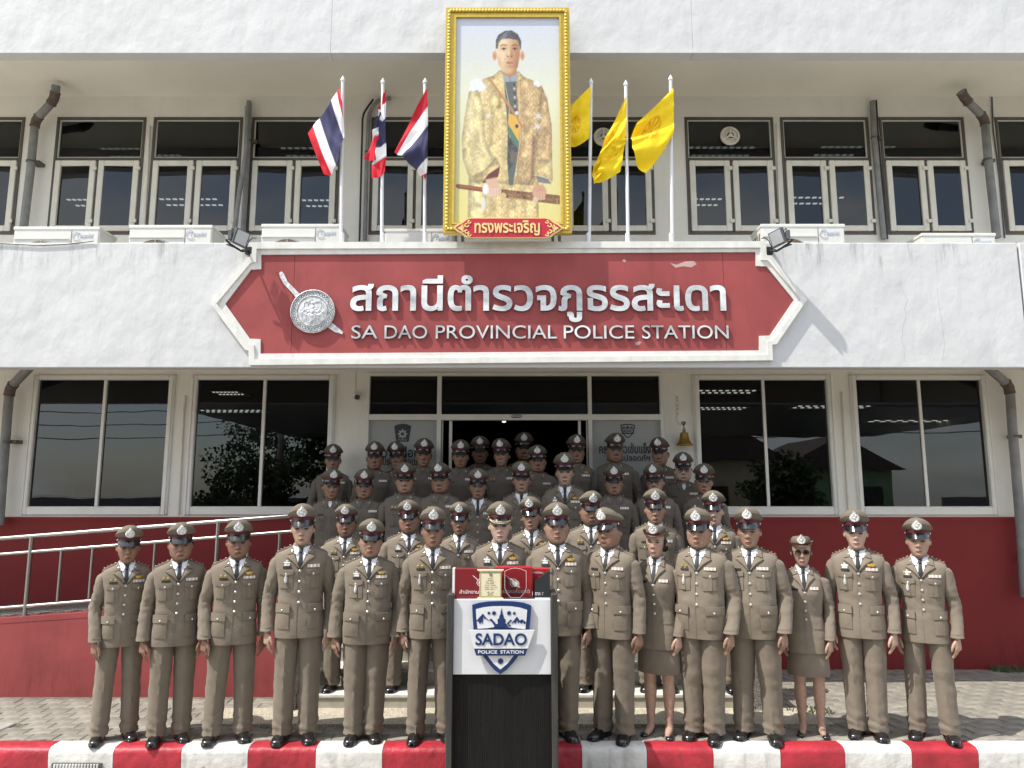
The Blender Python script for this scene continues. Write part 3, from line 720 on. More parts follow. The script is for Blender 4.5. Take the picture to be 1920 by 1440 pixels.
# the red face comes in three rendered panels with open joints
def clip(poly, x0, x1):
    def half(P, x, keep):
        out = []
        for i in range(len(P)):
            a, b = P[i-1], P[i]; ia, ib = keep(a[0]), keep(b[0])
            if ia != ib: t = (x-a[0])/(b[0]-a[0]); out.append((x, a[1]+t*(b[1]-a[1])))
            if ib: out.append(b)
        return out
    return half(half(poly, x0, lambda q: q >= x0), x1, lambda q: q <= x1)
xj = [inner[11][0]-.01, X(550, 570, YF), X(1358, 570, YF), inner[4][0]+.01]
for a, b in zip(xj[:-1], xj[1:]):
    m_ = MB(); m_.prism(clip(inner, a+.002, b-.002), YF-.012, YF); part('face_panel', m_, 'red_paint', S)
for pts, nm in (([(1256, 494), (1268, 497), (1284, 491), (1300, 490), (1306, 496), (1296, 502), (1280, 500), (1266, 503)], 'peeled_paint'), ([(1190, 643), (1197, 640), (1203, 642), (1198, 647), (1192, 648)], 'peeled_paint'), ([(1166, 489), (1170, 486), (1174, 490), (1170, 493)], 'peeled_paint')):
    m_ = MB(); m_.prism(pp(pts, YF), YF-.0135, YF-.0122); part(nm, m_, 'peeled_edge', S)
LM = ['letter_steel', 'letter_side']
YL = YF-.036
put_letters(S, 'สถานีตำรวจภูธรสะเดา', X(657, 560, YL), X(1361, 560, YL), Z(604, YL), Z(516, YL), YL+.020, .022, LM, offset=.020, sep=.3, extrude=.05)
words_ = [('SA', 659, 708), ('DAO', 721, 801), ('PROVINCIAL', 817, 1044), ('POLICE', 1057, 1189), ('STATION', 1204, 1366)]
for w_, a, b in words_:
    put_letters(S, w_, X(a, 622, YL), X(b, 622, YL), Z(635, YL), Z(610, YL), YL+.020, .022, LM, offset=.0, sep=.6, extrude=.05)
# round shield emblem with a sword behind it
e0 = thing('police_emblem', 'silver round shield emblem with a sword slanting behind it on the red sign', 'emblem')
ec = atY(586.5, 584, YL); er = X(628, 584, YL)-ec.x
m_ = MB(); m_.lathe([(er, 0), (er, -.026), (er*.975, -.03), (er*.95, -.03), (er*.94, -.024), (er*.72, -.024), (er*.71, -.03), (er*.68, -.03), (er*.67, -.024), (er*.5, -.03), (er*.2, -.036)], (ec.x, ec.y+.012, ec.z), 64, 'y')
part('shield', m_, 'emblem_silver', e0, 35)
m_ = MB()
for k in range(36):         # engraved leaf border
    a = 2*PI*k/36; rr = er*.83
    for da, dr_, sz in ((0, 0, .011), (.06, er*.05, .007), (-.06, er*.05, .007), (.06, -er*.05, .006), (-.06, -er*.05, .006)):
        x, z = ec.x+(rr+dr_)*math.sin(a+da), ec.z+(rr+dr_)*math.cos(a+da)
        m_.prism([(x-sz*.6, z), (x, z-sz), (x+sz*.6, z), (x, z+sz)], ec.y-.0135, ec.y-.0105)
for r in (er*.945, er*.69):
    n = 72
    m_.ring_prism([(ec.x+r*1.012*math.cos(2*PI*k/n), ec.z+r*1.012*math.sin(2*PI*k/n)) for k in range(n)], [(ec.x+r*.995*math.cos(2*PI*k/n), ec.z+r*.995*math.sin(2*PI*k/n)) for k in range(n)], ec.y-.0195, ec.y-.014)
part('engraving', m_, 'emblem_dark', e0)
m_ = MB()
# scrolling relief in the middle of the shield
for s in (-1, 1):
    for k in range(7):
        a0 = PI*.15+k*.36
        pts = [(ec.x+s*er*(.14+.46*t)*math.sin(a0+1.3*t*(1 if k % 2 else -1)), ec.y-.022, ec.z+er*(.14+.46*t)*math.cos(a0+1.3*t*(1 if k % 2 else -1))) for t in np.linspace(0, 1, 9)]
        m_.tube(pts, [er*.030*(1-.7*t) for t in np.linspace(0, 1, 9)], 6)
for dz, r in ((.36, .09), (.18, .12), (-.02, .14), (-.22, .10)): m_.ell((ec.x, ec.y-.018, ec.z+er*dz), (er*r, .012, er*r), 12, 7)
part('relief', m_, 'emblem_silver', e0, True)
blade = pp([(527, 508), (532, 513), (538, 527), (551, 540), (563, 552), (574, 562), (592, 590), (621, 604), (635, 615), (643, 622), (641, 626), (627, 622), (612, 612), (580, 586), (553, 556), (545, 546), (531, 531), (524, 518), (523, 511)], YL)
m_ = MB(); m_.prism(blade, YL+.012, YL+.026); part('sword', m_, 'emblem_silver', e0)

for pts in ([(1688, 527), (1691, 538), (1697, 555), (1702, 562), (1696, 578), (1699, 590), (1693, 612), (1690, 640), (1697, 652), (1695, 672), (1699, 680)], [(1757, 540), (1761, 575), (1768, 620), (1771, 650), (1766, 676)]):
    mb = MB(); mb.tube([atY(a, b_, YF-.0005) for a, b_ in pts], .0009, 5); part('crack', mb, 'crack_line', B)

# ------------------------------------------------------------------ floodlights on brackets at both ends of the sign
def floodlight(px, s, lab):
    q = lambda a, b, dy=0: atY(px+s*a, b, YF-.22+dy)
    base = atY(px+s*0, 469, YF-.03)
    t = thing('floodlight', lab, 'floodlight', (0, 0, 0), 'floodlights beside the sign')
    m_ = MB(); m_.bbox(base.x-.035, base.x+.035, YF-.05, YF-.002, base.z-.045, base.z+.03, .004); part('mounting_plate', m_, 'black_metal', t)
    m_ = MB(); m_.tube([(base.x, YF-.045, base.z-.01), q(14, 471, .08), q(24, 465), q(36, 457, -.04), q(44, 449, -.06)], .011, 8); m_.tube([q(24, 465), q(42, 458)], .008, 6); part('arm', m_, 'black_metal', t, True)
    h0, h1 = q(13, 430), q(24, 462); d = (h1-h0).normalized(); n_ = Vector((d.z*s, -.75, -d.x*s)).normalized(); w = d.cross(n_).normalized()
    def slab(c, a, b_, h, th, name, m):
        V = [c+d*(i*a)+w*(j*b_)+n_*(k*th) for i in (-1, 1) for j in (-1, 1) for k in (0, 1)]
        mb = MB(); mb.add(V, [(0, 1, 3, 2), (4, 6, 7, 5), (0, 4, 5, 1), (2, 3, 7, 6), (0, 2, 6, 4), (1, 5, 7, 3)]); return part(name, mb, m, t)
    c = (h0+h1)/2; L_ = (h1-h0).length/2
    L_ *= .85; slab(c, L_, .075, 0, .04, 'housing', 'dark_grey_metal'); slab(c+n_*.041, L_*.85, .062, 0, .006, 'lens', 'pale_metal')
    m_ = MB()
    for k in range(5):
        f0 = c+d*(L_*(-.7+.35*k)); m_.tube([f0-w*.09, f0-w*.09-n_*.03, f0+w*.09-n_*.03, f0+w*.09], .005, 5)
    part('cooling_fins', m_, 'black_metal', t)
    m_ = MB(); m_.tube([q(12, 434, .0), q(26, 433, -.05)], .008, 6); e_ = q(35, 441, -.06); m_.bbox(e_.x-.018, e_.x+.018, e_.y-.02, e_.y+.02, e_.z-.045, e_.z+.05, .004); part('sensor', m_, 'dark_grey_metal', t)
    m_ = MB(); c0 = q(-14, 447, .12); m_.tube([c0, q(-7, 446, .05), q(0, 452, .02), q(6, 466, .05), q(14, 469, .06)], .005, 6); part('cable', m_, 'black_metal', t, True)
floodlight(1442, 1, 'black floodlight on a bent bracket beside the bell-side end of the sign')
floodlight(467, -1, 'black floodlight on a bent bracket beside the emblem end of the sign')
m_ = MB(); m_.tube([atY(a, b, YF-.012) for a, b in ((-30, 455), (20, 457), (70, 460), (120, 458), (150, 455), (175, 452))], .006, 6)
tag(part('cable', m_, 'black_metal', None, True), 'thin black cable sagging along the parapet top below the air conditioners', 'cable')

# ------------------------------------------------------------------ framed portrait standing on the canopy
YP = 6.98
def portrait():
    t = thing('framed_portrait', 'tall gold framed printed portrait of a standing man in an embroidered gold robe', 'portrait')
    fo = pp([(830, 439), (1073, 439), (1071, 19), (835, 19)], YP); x0, x1 = fo[0][0]+.005, fo[1][0]-.005; z0, z1 = fo[0][1], fo[2][1]
    def fr(a, b, y0, y1, name, m):
        m_ = MB(); m_.ring_prism([(x0+a, z0+a), (x1-a, z0+a), (x1-a, z1-a), (x0+a, z1-a)], [(x0+b, z0+b), (x1-b, z0+b), (x1-b, z1-b), (x0+b, z1-b)], y0, y1); return part(name, m_, m, t)
    fr(0, .022, YP-.04, YP+.04, 'frame_edge', 'gold_frame'); fr(.022, .052, YP-.050, YP+.04, 'frame_relief', 'gold_frame'); fr(.052, .085, YP-.036, YP+.04, 'frame_slope', 'gold_frame'); fr(.085, .107, YP-.046, YP+.04, 'frame_lip', 'gold_frame')
    m_ = MB()        # carved beads running round the frame
    def beads(p, q, n):
        for k in range(n):
            f = (k+.5)/n; c = (p[0]+(q[0]-p[0])*f, YP-.050, p[1]+(q[1]-p[1])*f); m_.ell(c, (.016, .012, .016), 7, 5)
    e = .037
    beads((x0+e, z0+e), (x0+e, z1-e), 64); beads((x1-e, z0+e), (x1-e, z1-e), 64); beads((x0+e, z0+e), (x1-e, z0+e), 36); beads((x0+e, z1-e), (x1-e, z1-e), 36)
    o = part('carved_beads', m_, 'gold_relief', t, True); o['kind'] = 'stuff'
    m_ = MB(); m_.box(x0+.1, x1-.1, YP-.018, YP+.02, z0+.1, z1-.1); part('backing_board', m_, 'paper_white', t)
    m_ = MB()
    for xx in (x0+.10, x0+.17, x1-.17, x1-.10): m_ = MB(); m_.bbox(xx-.016, xx+.016, YF+.15, YF+.19, 3.622, z1-.3, .003); m_.bbox(xx-.012, xx+.012, YP+.041, YF+.15, 4.6, 4.63, .002); part('support_post', m_, 'steel', t)
    # the print: a flat picture painted into the vertices of a fine grid
    px0, px1, py0, py1 = 849., 1055., 40., 412.
    nx, nz = 190, 330
    U_, V_ = np.meshgrid(np.linspace(px0, px1, nx), np.linspace(py1, py0, nz))
    C = np.zeros((nz, nx, 3))
    def mixc(m, c): C[:] = C*(1-m[..., None])+np.array(c, float)*m[..., None]
    def sdp(P):
        P = np.array(P, float); d = np.full(U_.shape, 1e9); ins = np.zeros(U_.shape, bool)
        for i in range(len(P)):
            a, b = P[i-1], P[i]; ab = b-a
            t_ = np.clip(((U_-a[0])*ab[0]+(V_-a[1])*ab[1])/(ab@ab+1e-9), 0, 1)
            d = np.minimum(d, np.hypot(U_-a[0]-t_*ab[0], V_-a[1]-t_*ab[1]))
            cr = ((a[1] > V_) != (b[1] > V_)) & (U_ < (b[0]-a[0])*(V_-a[1])/(b[1]-a[1]+1e-12)+a[0]); ins ^= cr
        return np.where(ins, -d, d)
    poly = lambda P, soft=1.2: np.clip(.5-sdp(P)/soft, 0, 1)
    ell = lambda cx, cy, rx, ry, soft=.12: np.clip(.5-(np.hypot((U_-cx)/rx, (V_-cy)/ry)-1)/soft, 0, 1)
    def line(P, w):
        m = np.zeros(U_.shape)
        for a, b in zip(P[:-1], P[1:]):
            a, b = np.array(a, float), np.array(b, float); ab = b-a
            t_ = np.clip(((U_-a[0])*ab[0]+(V_-a[1])*ab[1])/(ab@ab), 0, 1)
            m = np.maximum(m, np.clip(.5+w/2-np.hypot(U_-a[0]-t_*ab[0], V_-a[1]-t_*ab[1]), 0, 1))
        return m
    k = np.clip((V_-45)/330, 0, 1)[..., None]
    C[:] = np.array([222, 227, 241])*(1-k)+np.array([240, 228, 150])*k
    C += (np.exp(-((k-.42)/.2)**2)*np.array([10, 12, 8]))
    def noise2(s):
        g_ = RNG.normal(0, 1, (int(372/s)+3, int(206/s)+3)); fy = (V_-py0)/s; fx = (U_-px0)/s; iy, ix = fy.astype(int), fx.astype(int); fy -= iy; fx -= ix
        return g_[iy, ix]*(1-fy)*(1-fx)+g_[iy+1, ix]*fy*(1-fx)+g_[iy, ix+1]*(1-fy)*fx+g_[iy+1, ix+1]*fy*fx
    n4, n9, n2 = noise2(4), noise2(11), noise2(2.2)
    def brocade(P, base, hi, lo, ang=0., per=6., soft=1.2, round_=9.):
        """woven gold cloth inside a polygon: small lozenges, scrolling ground, rounded towards its edges"""
        sd = sdp(P); m = np.clip(.5-sd/soft, 0, 1)
        a = math.radians(ang); x = U_*math.cos(a)+V_*math.sin(a)+.8*n9; y = -U_*math.sin(a)+V_*math.cos(a)+.8*n4
        col = np.floor(x/(per*2.2)).astype(int) % 2
        d = np.abs(((x/per) % 1)-.5)+np.abs(((y/(per*1.6)+.5*col) % 1)-.5)
        net = np.clip(1-np.abs(d-.5)/.09, 0, 1); core = np.clip((.15-d)/.06, 0, 1); halo = np.clip(1-np.abs(d-.30)/.07, 0, 1)
        scroll = .5+.5*np.sin(x*1.9+2.2*np.sin(y*.9)+n4*2.)*np.sin(y*1.7+2.0*np.sin(x*.8))
        band = np.clip(1-np.abs(((x/(per*4.4)) % 1)-.5)/.035, 0, 1)
        t = np.clip(.75*core+.45*halo+.38*scroll+.5*band+.10*n2+.06, 0, 1)[..., None]
        c = np.array(base, float)*(1-t)+np.array(hi, float)*t
        k = np.clip(.42*net+.10*np.clip(-n2, 0, 2)+.12*(1-scroll), 0, .7)[..., None]; c = c*(1-k)+np.array(lo, float)*k
        fold = 1+.075*np.sin(U_*.19+n9*1.7)+.05*n9+.045*n4; rnd = .80+.22*np.clip(-sd/round_, 0, 1)
        C[:] = C*(1-m[..., None])+np.clip(c*(fold*rnd)[..., None], 0, 255)*m[..., None]
    side = np.clip((U_-905)/90, 0, 1)
    # skirt, body, sleeves
    G = (226, 200, 140), (250, 238, 190), (182, 144, 92)
    Dk = (208, 174, 124), (240, 220, 172), (150, 110, 78)
    Lt = (232, 212, 148), (252, 246, 214), (212, 184, 120)
    brocade([(878, 330), (1012, 330), (1011, 420), (877, 420)], *G)
    brocade([(878, 330), (911, 335), (912, 420), (876, 420)], *Lt, soft=3)
    brocade([(936, 138), (924, 148), (905, 154), (886, 164), (876, 195), (880, 300), (905, 340), (1000, 345), (1022, 300), (1030, 190), (1018, 168), (1000, 156), (984, 150), (974, 140)], *G)
    brocade([(962, 160), (985, 152), (1018, 168), (1030, 200), (1020, 300), (1000, 345), (968, 340), (972, 250)], *Dk, soft=6)
    mixc(.55*poly([(900, 205), (905, 240), (913, 300), (922, 332), (914, 330), (904, 290), (896, 240), (892, 200)], 5), (110, 70, 60))
    mixc(.5*poly([(1000, 255), (1008, 262), (1003, 330), (996, 338)], 5), (100, 60, 62))
    mixc(poly([(944, 150), (968, 148), (974, 250), (974, 285), (962, 345), (955, 345), (951, 300), (953, 250)]), (108, 116, 112))
    for j in range(9): mixc(.9*ell(965+.3*j, 164+8*j, 2.4, 2.6, .4), (214, 206, 180) if j % 2 else (120, 60, 60))
    mixc(.8*poly([(952, 255), (962, 270), (972, 280), (972, 300), (953, 320)], 2)*np.clip(.5+.6*n2, 0, 1), (60, 56, 60))
    mixc(.8*poly([(956, 286), (974, 286), (972, 306), (958, 304)], 2)*np.clip(.6+.7*n2, 0, 1), (170, 130, 90))
    for P, s_ in (([(890, 160), (876, 180), (868, 225), (863, 265), (866, 300), (880, 338), (898, 342), (938, 312), (918, 280), (908, 262), (906, 215), (898, 180)], 0), ([(1020, 170), (1030, 196), (1038, 240), (1038, 290), (1038, 340), (1020, 342), (1003, 328), (1004, 290), (1008, 250), (1012, 205)], 1)):
        brocade(P, *(Lt if s_ == 0 else Dk), ang=20 if s_ == 0 else -8)
    mixc(.35*poly([(878, 190), (886, 185), (890, 230), (884, 262), (874, 250)], 6), (250, 238, 196))
    for P in ([(882, 330), (905, 320), (930, 296), (940, 312), (925, 330), (899, 345)], [(1005, 300), (1038, 300), (1039, 336), (1022, 330), (1003, 328)]):
        brocade(P, *G, ang=35, per=5)
    mixc(.9*line([(899, 345), (922, 326), (940, 311)], 1.6), (246, 228, 170)); mixc(.9*line([(1003, 327), (1022, 330), (1038, 340)], 1.6), (246, 228, 170))
    mixc(poly([(916, 325), (938, 312), (934, 330), (922, 340), (903, 341)], 1.5), (120, 66, 58)); mixc(poly([(1007, 328), (1030, 334), (1036, 343), (1012, 340)], 1.5), (130, 134, 138))
    mixc(.8*line([(938, 145), (946, 160), (955, 200), (957, 260)], 1.5), (238, 214, 150)); mixc(.8*line([(974, 147), (975, 200), (977, 260), (968, 320)], 1.5), (238, 214, 150))
    # sash, star and shoulder pieces
    mixc(line([(915, 152), (946, 192), (980, 240)], 3.4), (205, 138, 92)); mixc(line([(917, 151), (948, 190), (982, 238)], 1), (232, 190, 130))
    mixc(poly([(954, 216), (968, 222), (976, 238), (974, 268), (953, 236)]), (240, 190, 92)); mixc(poly([(953, 237), (974, 268), (972, 280), (951, 246)]), (96, 140, 116))
    mixc(ell(970, 240, 3.2, 3.6, .3), (90, 70, 90)); mixc(ell(970, 216, 4, 3.4, .3), (232, 228, 224))
    for (cx_, cy_) in ((1012, 222), (1010, 240), (914, 222)): mixc(.85*poly([(cx_+a, cy_+b) for a, b in star(0, 0, 9 if cx_ > 950 else 5, 3.5, 6)], 1.5), (238, 236, 228))
    for cx_, cy_, rx in ((892, 162, 13), (900, 170, 10), (884, 172, 7), (1008, 162, 6), (1012, 166, 4)): mixc(.95*ell(cx_, cy_, rx, rx*.75, .5), (246, 247, 252))
    # collar, neck, head
    mixc(poly([(942, 128), (970, 128), (970, 152), (944, 152)], 1.5), (196, 142, 110)); mixc(poly([(942, 144), (956, 151), (971, 144), (972, 158), (945, 160)]), (168, 176, 180)); mixc(line([(957, 149), (957, 160)], 1), (110, 118, 124))
    for cx_ in (926.5, 981): mixc(ell(cx_, 111, 4.6, 9, .25), (226, 178, 140)); mixc(.5*ell(cx_, 112, 2, 5, .5), (176, 112, 90))
    face = poly([(931, 88), (931, 110), (934, 128), (943, 141), (953, 146), (963, 143), (972, 132), (976, 112), (977, 90), (968, 76), (940, 76)], 1.6)
    C[:] = C*(1-face[..., None])+(np.array([244, 214, 170])-np.clip((U_-944)/34, 0, 1)[..., None]*np.array([48, 70, 70])-np.clip((V_-118)/30, 0, 1)[..., None]*np.array([20, 26, 26])+3*n4[..., None])*face[..., None]
    mixc(poly([(929, 98), (929, 82), (934, 72), (946, 65), (960, 64), (972, 71), (979, 84), (978, 100), (975, 92), (972, 82), (955, 79), (941, 80), (934, 88), (932, 98)], 1.6), (92, 96, 100))
    mixc(.6*poly([(934, 84), (944, 70), (954, 66), (948, 78), (938, 82)], 4), (196, 200, 202)); mixc(.6*poly([(956, 66), (970, 72), (976, 84), (966, 78)], 4), (52, 54, 58))
    def blob(cx_, cy_, rx, ry, col, al): mixc(al*np.exp(-((U_-cx_)/rx)**2-((V_-cy_)/ry)**2)*np.maximum(face, .0), col)
    blob(943, 86, 9, 6, (255, 234, 200), .6); blob(940, 110, 6, 8, (255, 232, 196), .6); blob(970, 108, 6, 14, (186, 128, 102), .55); blob(934, 122, 5, 10, (214, 160, 124), .5); blob(970, 128, 7, 9, (172, 114, 92), .55)
    blob(955, 139, 8, 4, (246, 208, 168), .5); blob(954, 104, 2.2, 9, (252, 222, 182), .7); blob(960, 107, 2.6, 8, (178, 120, 96), .6); blob(956, 117, 6, 2.4, (206, 148, 118), .5); blob(944.5, 95.5, 6.5, 4, (206, 150, 116), .55); blob(966, 95.5, 6.5, 4, (172, 116, 94), .6)
    for cx_ in (944.5, 966.2):
        mixc(.85*line([(cx_-5.2, 99), (cx_-2, 97.3), (cx_+2, 97.2), (cx_+5, 98.6)], 1.3), (62, 38, 32)); mixc(.65*ell(cx_, 99.2, 4.2, 1.5, .5), (226, 204, 188)); mixc(ell(cx_, 99, 1.9, 1.7, .5), (38, 24, 22))
        mixc(.7*line([(cx_-6.2, 92.6), (cx_-1, 90.4), (cx_+5.6, 91.8)], 1.8), (104, 78, 66)); mixc(.3*line([(cx_-4, 102), (cx_+3, 102.4)], 1), (150, 100, 82))
    blob(951.5, 111.5, 3, 2.4, (214, 156, 124), .7); blob(960.5, 111.5, 3, 2.4, (182, 122, 98), .7); mixc(.85*ell(953, 113, 1.4, .9, .6), (70, 40, 34)); mixc(.85*ell(959.2, 113, 1.4, .9, .6), (62, 36, 32))
    mixc(.7*ell(956, 123, 7.2, 1.7, .5), (190, 116, 100)); mixc(.6*ell(956, 125.8, 6, 1.8, .5), (208, 138, 120)); mixc(.8*line([(948.8, 124.2), (956, 124.7), (963.2, 124.2)], .8), (104, 54, 50)); blob(956, 131, 6, 2, (184, 124, 100), .5)
    mixc(.35*line([(947, 115), (944.5, 122)], 1.2), (190, 134, 106)); mixc(.4*line([(964, 115), (967, 122)], 1.2), (150, 98, 80))
    hairm = poly([(929, 98), (929, 82), (934, 72), (946, 65), (960, 64), (972, 71), (979, 84), (978, 100), (975, 92), (972, 82), (955, 79), (941, 80), (934, 88), (932, 98)], 1.6)
    st = .5+.5*np.sin((U_*.55+V_*1.05)*1.25+n4*1.6); mixc(.45*hairm*st, (150, 152, 154)); mixc(.45*hairm*(1-st), (50, 50, 54))
    # sword held level, hands over it
    mixc(poly([(853, 344), (858, 343), (906, 349), (906, 357), (858, 351), (853, 348)]), (150, 88, 62)); mixc(.8*line([(856, 346), (906, 352)], 1), (214, 158, 104))
    brocade([(940, 352), (1052, 363), (1052, 379), (940, 366)], (150, 108, 78), (206, 166, 112), (84, 54, 46), ang=6, per=4); mixc(.9*line([(955, 366), (1003, 373)], 1.4), (224, 182, 128))
    for cx_, cy_, s_ in ((925, 351, 1), (1013, 357, -1)):
        mixc(ell(cx_, cy_, 14, 13, .15), (232, 196, 168) if s_ > 0 else (218, 172, 142)); mixc(poly([(cx_-12*s_-4, cy_-16), (cx_+6, cy_-20), (cx_+10, cy_), (cx_-10, cy_+2)], 3), (230, 190, 160) if s_ > 0 else (214, 166, 138))
        for j in range(4):
            fx = cx_-8+5.4*j; mixc(poly([(fx-2.4, cy_), (fx+2.4, cy_-1), (fx+3.6, cy_+14-abs(j-1.5)), (fx, cy_+16-abs(j-1.5)), (fx-2.2, cy_+13)], 1.2), (240, 206, 182) if s_ > 0 else (224, 178, 150)); mixc(.55*line([(fx+2.8, cy_+2), (fx+3.8, cy_+14)], .9), (150, 90, 74))
    mixc(ell(910, 352, 6, 10, .3), (248, 247, 246)); mixc(.8*ell(906, 378, 4, 12, .5), (238, 240, 244)); mixc(ell(944, 363, 6, 5, .3), (224, 196, 140)); mixc(ell(1005, 371, 5, 6, .3), (226, 206, 168))
    C[:] = np.clip(C+n2[..., None]*2.0, 0, 255)/255
    lin = np.where(C <= .04045, C/12.92, ((C+.055)/1.055)**2.4)*.80
    xs = np.linspace(x0+.1, x1-.1, nx); zs = np.linspace(z0+.1, z1-.1, nz)
    gx, gz = np.meshgrid(xs, zs)
    V = np.stack([gx, np.full_like(gx, YP-.022), gz], -1).reshape(-1, 3)
    idx = np.arange(nx*nz).reshape(nz, nx); F = np.stack([idx[:-1, :-1], idx[:-1, 1:], idx[1:, 1:], idx[1:, :-1]], -1).reshape(-1, 4)
    me = bpy.data.meshes.new('print'); me.from_pydata(V.tolist(), [], F.tolist()); me.materials.append(MATS['portrait_print'])
    paint_attr(me, np.concatenate([lin.reshape(-1, 3), np.ones((nx*nz, 1))], 1)); link('print', me, t)
    # red name board across the lower frame
    q = lambda a, b, y=YP-.075: (atY(a, b, y).x, atY(a, b, y).z)
    nb = thing('name_board', 'crimson board with gold Thai lettering and gold leaf ends below the portrait', 'sign')
    half = [(882, 409), (872, 411), (866, 417), (858, 421), (850, 428), (858, 435), (866, 439), (872, 445), (882, 447.5)]
    full = half+[(1906-a, b) for a, b in half[::-1]]
    m_ = MB(); m_.prism([q(*p) for p in full], YP-.09, YP-.07); part('gold_backing', m_, 'gold_print', nb)
    inn = [(883, 411), (876, 413), (869, 419), (861, 423), (854, 428), (861, 433), (869, 437), (876, 443), (883, 445.5)]
    m_ = MB(); m_.prism([q(*p) for p in inn+[(1906-a, b) for a, b in inn[::-1]]], YP-.094, YP-.0905); part('red_face', m_, 'crimson_print', nb)
    for s in (-1, 1):
        m_ = MB(); cc = 953; f = lambda a, b: q(cc+s*(953-a), b, YP-.095)
        for c_, r in (((880, 416), 3.2), ((880, 440), 3.2), ((875, 422), 4.0), ((875, 434), 4.0), ((868, 424), 2.6), ((868, 432), 2.6)):
            pts = [(f(c_[0]+r*math.cos(a)*(1-.08*a), c_[1]+r*math.sin(a)*(1-.08*a))) for a in np.linspace(0, 5.2, 12)]
            m_.tube([(p[0], YP-.096, p[1]) for p in pts], .0065, 6)
        m_.prism([f(858, 428), (f(864, 424.5)), f(871, 428), f(864, 431.5)], YP-.099, YP-.0945); part('leaf_ornament', m_, 'gold_print', nb)
    put_letters(nb, 'ทรงพระเจริญ', q(890, 428)[0], q(1012, 428)[0], q(0, 443.5)[1], q(0, 415)[1], YP-.0945, .006, ['gold_print', 'gold_print'], offset=.022, sep=.3)
portrait()

# ------------------------------------------------------------------ flags on poles along the parapet
FR, FW, FB = srgb(206, 26, 48), srgb(246, 246, 248), srgb(52, 52, 88)
YEL = srgb(250, 214, 20); YEM = srgb(226, 160, 12)
def stripe_col(v, u): return FR if v < 1/6 or v > 5/6 else (FW if v < 1/3 or v > 2/3 else FB)
def yellow_col(cu, cv, r):
    def f(v, u):
        a, b = (u-cu)/r, (v-cv)/r; d = math.hypot(a, b); an = math.atan2(b, a)
        return YEM if (d < 1 and d > .25 and math.sin(an*9) > .2) or d < .2 or abs(d-1.05) < .06 else YEL
    return f
def flag(pole_top, pole_bot, sheets, colf, label, group, Y=YF+.03):
    pt, pb_ = atY(*pole_top, Y), atY(*pole_bot, Y)
    t = thing('flag', label, 'flag', (pb_.x, Y, pb_.z), group)
    lx = lambda p: Vector((p.x-pb_.x, p.y-Y, p.z-pb_.z))
    m_ = MB(); m_.tube([(0, 0, -.35), lx(pt)-Vector((0, 0, .06))], .0175, 12); part('pole', m_, 'white_pole', t, True)
    tp = lx(pt); m_ = MB(); m_.lathe([(.017, -.07), (.025, -.062), (.025, -.05), (.022, -.038), (.011, -.02), (.003, 0)], tp, 12); part('finial', m_, 'white_pole', t, 35)
    m_ = MB(); m_.lathe([(.024, -.04), (.024, .10), (.019, .105)], (0, 0, 0), 12); part('socket', m_, 'white_pole', t, 35)
    for si, (A, Bm, amp, ph, bow) in enumerate(sheets):
        vs = [0, 1/6, 1/3, 2/3, 5/6, 1]
        nu, nv = 36, 48; V = []; C = []
        ax = [np.interp(np.linspace(0, 1, nv+1), vs, [p[i] for p in A]) for i in (0, 1)]; bx = [np.interp(np.linspace(0, 1, nv+1), vs, [p[i] for p in Bm]) for i in (0, 1)]
        for j in range(nv+1):
            v = j/nv
            for i in range(nu+1):
                s = i/nu; u_ = ax[0][j]*(1-s)+bx[0][j]*s; w_ = ax[1][j]*(1-s)+bx[1][j]*s+bow*math.sin(PI*s)
                dy = -.03-amp*(.5+.5*math.sin(v*9+ph+s*2.2))*(.25+.75*s)-.025*math.sin(v*21+s*5+ph)*s-.012*mnoise.noise(Vector((v*7, s*4, ph)))
                p = atY(u_, w_, Y); V.append(tuple(lx(p)+Vector((0, dy, 0)))); C.append(colf(v, s))
        idx = np.arange((nu+1)*(nv+1)).reshape(nv+1, nu+1); F = np.stack([idx[:-1, :-1], idx[:-1, 1:], idx[1:, 1:], idx[1:, :-1]], -1).reshape(-1, 4)
        me = bpy.data.meshes.new('cloth'); me.from_pydata(V, [], F.tolist()); me.materials.append(MATS['flag_cloth']); paint_attr(me, C)
        me.polygons.foreach_set('use_smooth', [True]*len(me.polygons)); link('cloth', me, t)
TG = 'striped red white and blue flags'; YG = 'plain yellow flags with an orange emblem'
flag((643, 142), (641, 456), [([(640, 170), (633, 177), (622, 193), (602, 225), (590, 240), (579, 253)], [(645, 200), (646, 228), (646, 266), (636, 319), (623, 329), (611, 333)], .10, .5, 3)], stripe_col,
     'striped flag hanging widest, on the pole farthest from the portrait', TG)
flag((718, 146), (717, 456), [([(725, 172), (725, 197), (723, 226), (725, 270), (726, 294), (722, 326)], [(721, 178), (716, 203), (714, 232), (708, 282), (697, 308), (700, 341)], .05, 1.4, 1),
                              ([(716, 205), (716, 210), (716, 214), (716, 237), (714, 254), (706, 304)], [(712, 208), (711, 214), (709, 220), (703, 253), (700, 262), (684, 303)], .09, .2, 0)], stripe_col,
     'striped flag folded narrow on the middle of the three poles', TG)
flag((797, 146), (797, 456), [([(802, 169), (803, 205), (803, 240), (803, 298), (801, 328), (798, 338)], [(741, 290), (745, 292), (757, 303), (782, 325), (791, 333), (796, 338)], .09, 2.1, -2)], stripe_col,
     'striped flag draped to a point, on the pole next to the portrait', TG)
flag((1108, 146), (1103, 456), [([(1107, 166), (1107, 182), (1106, 200), (1106, 232), (1105, 248), (1104, 262)], [(1058, 215), (1057, 228), (1056, 240), (1058, 262), (1060, 272), (1064, 282)], .10, .8, 3)], yellow_col(.6, .5, .2),
     'yellow flag partly hidden behind the gold portrait frame', YG)
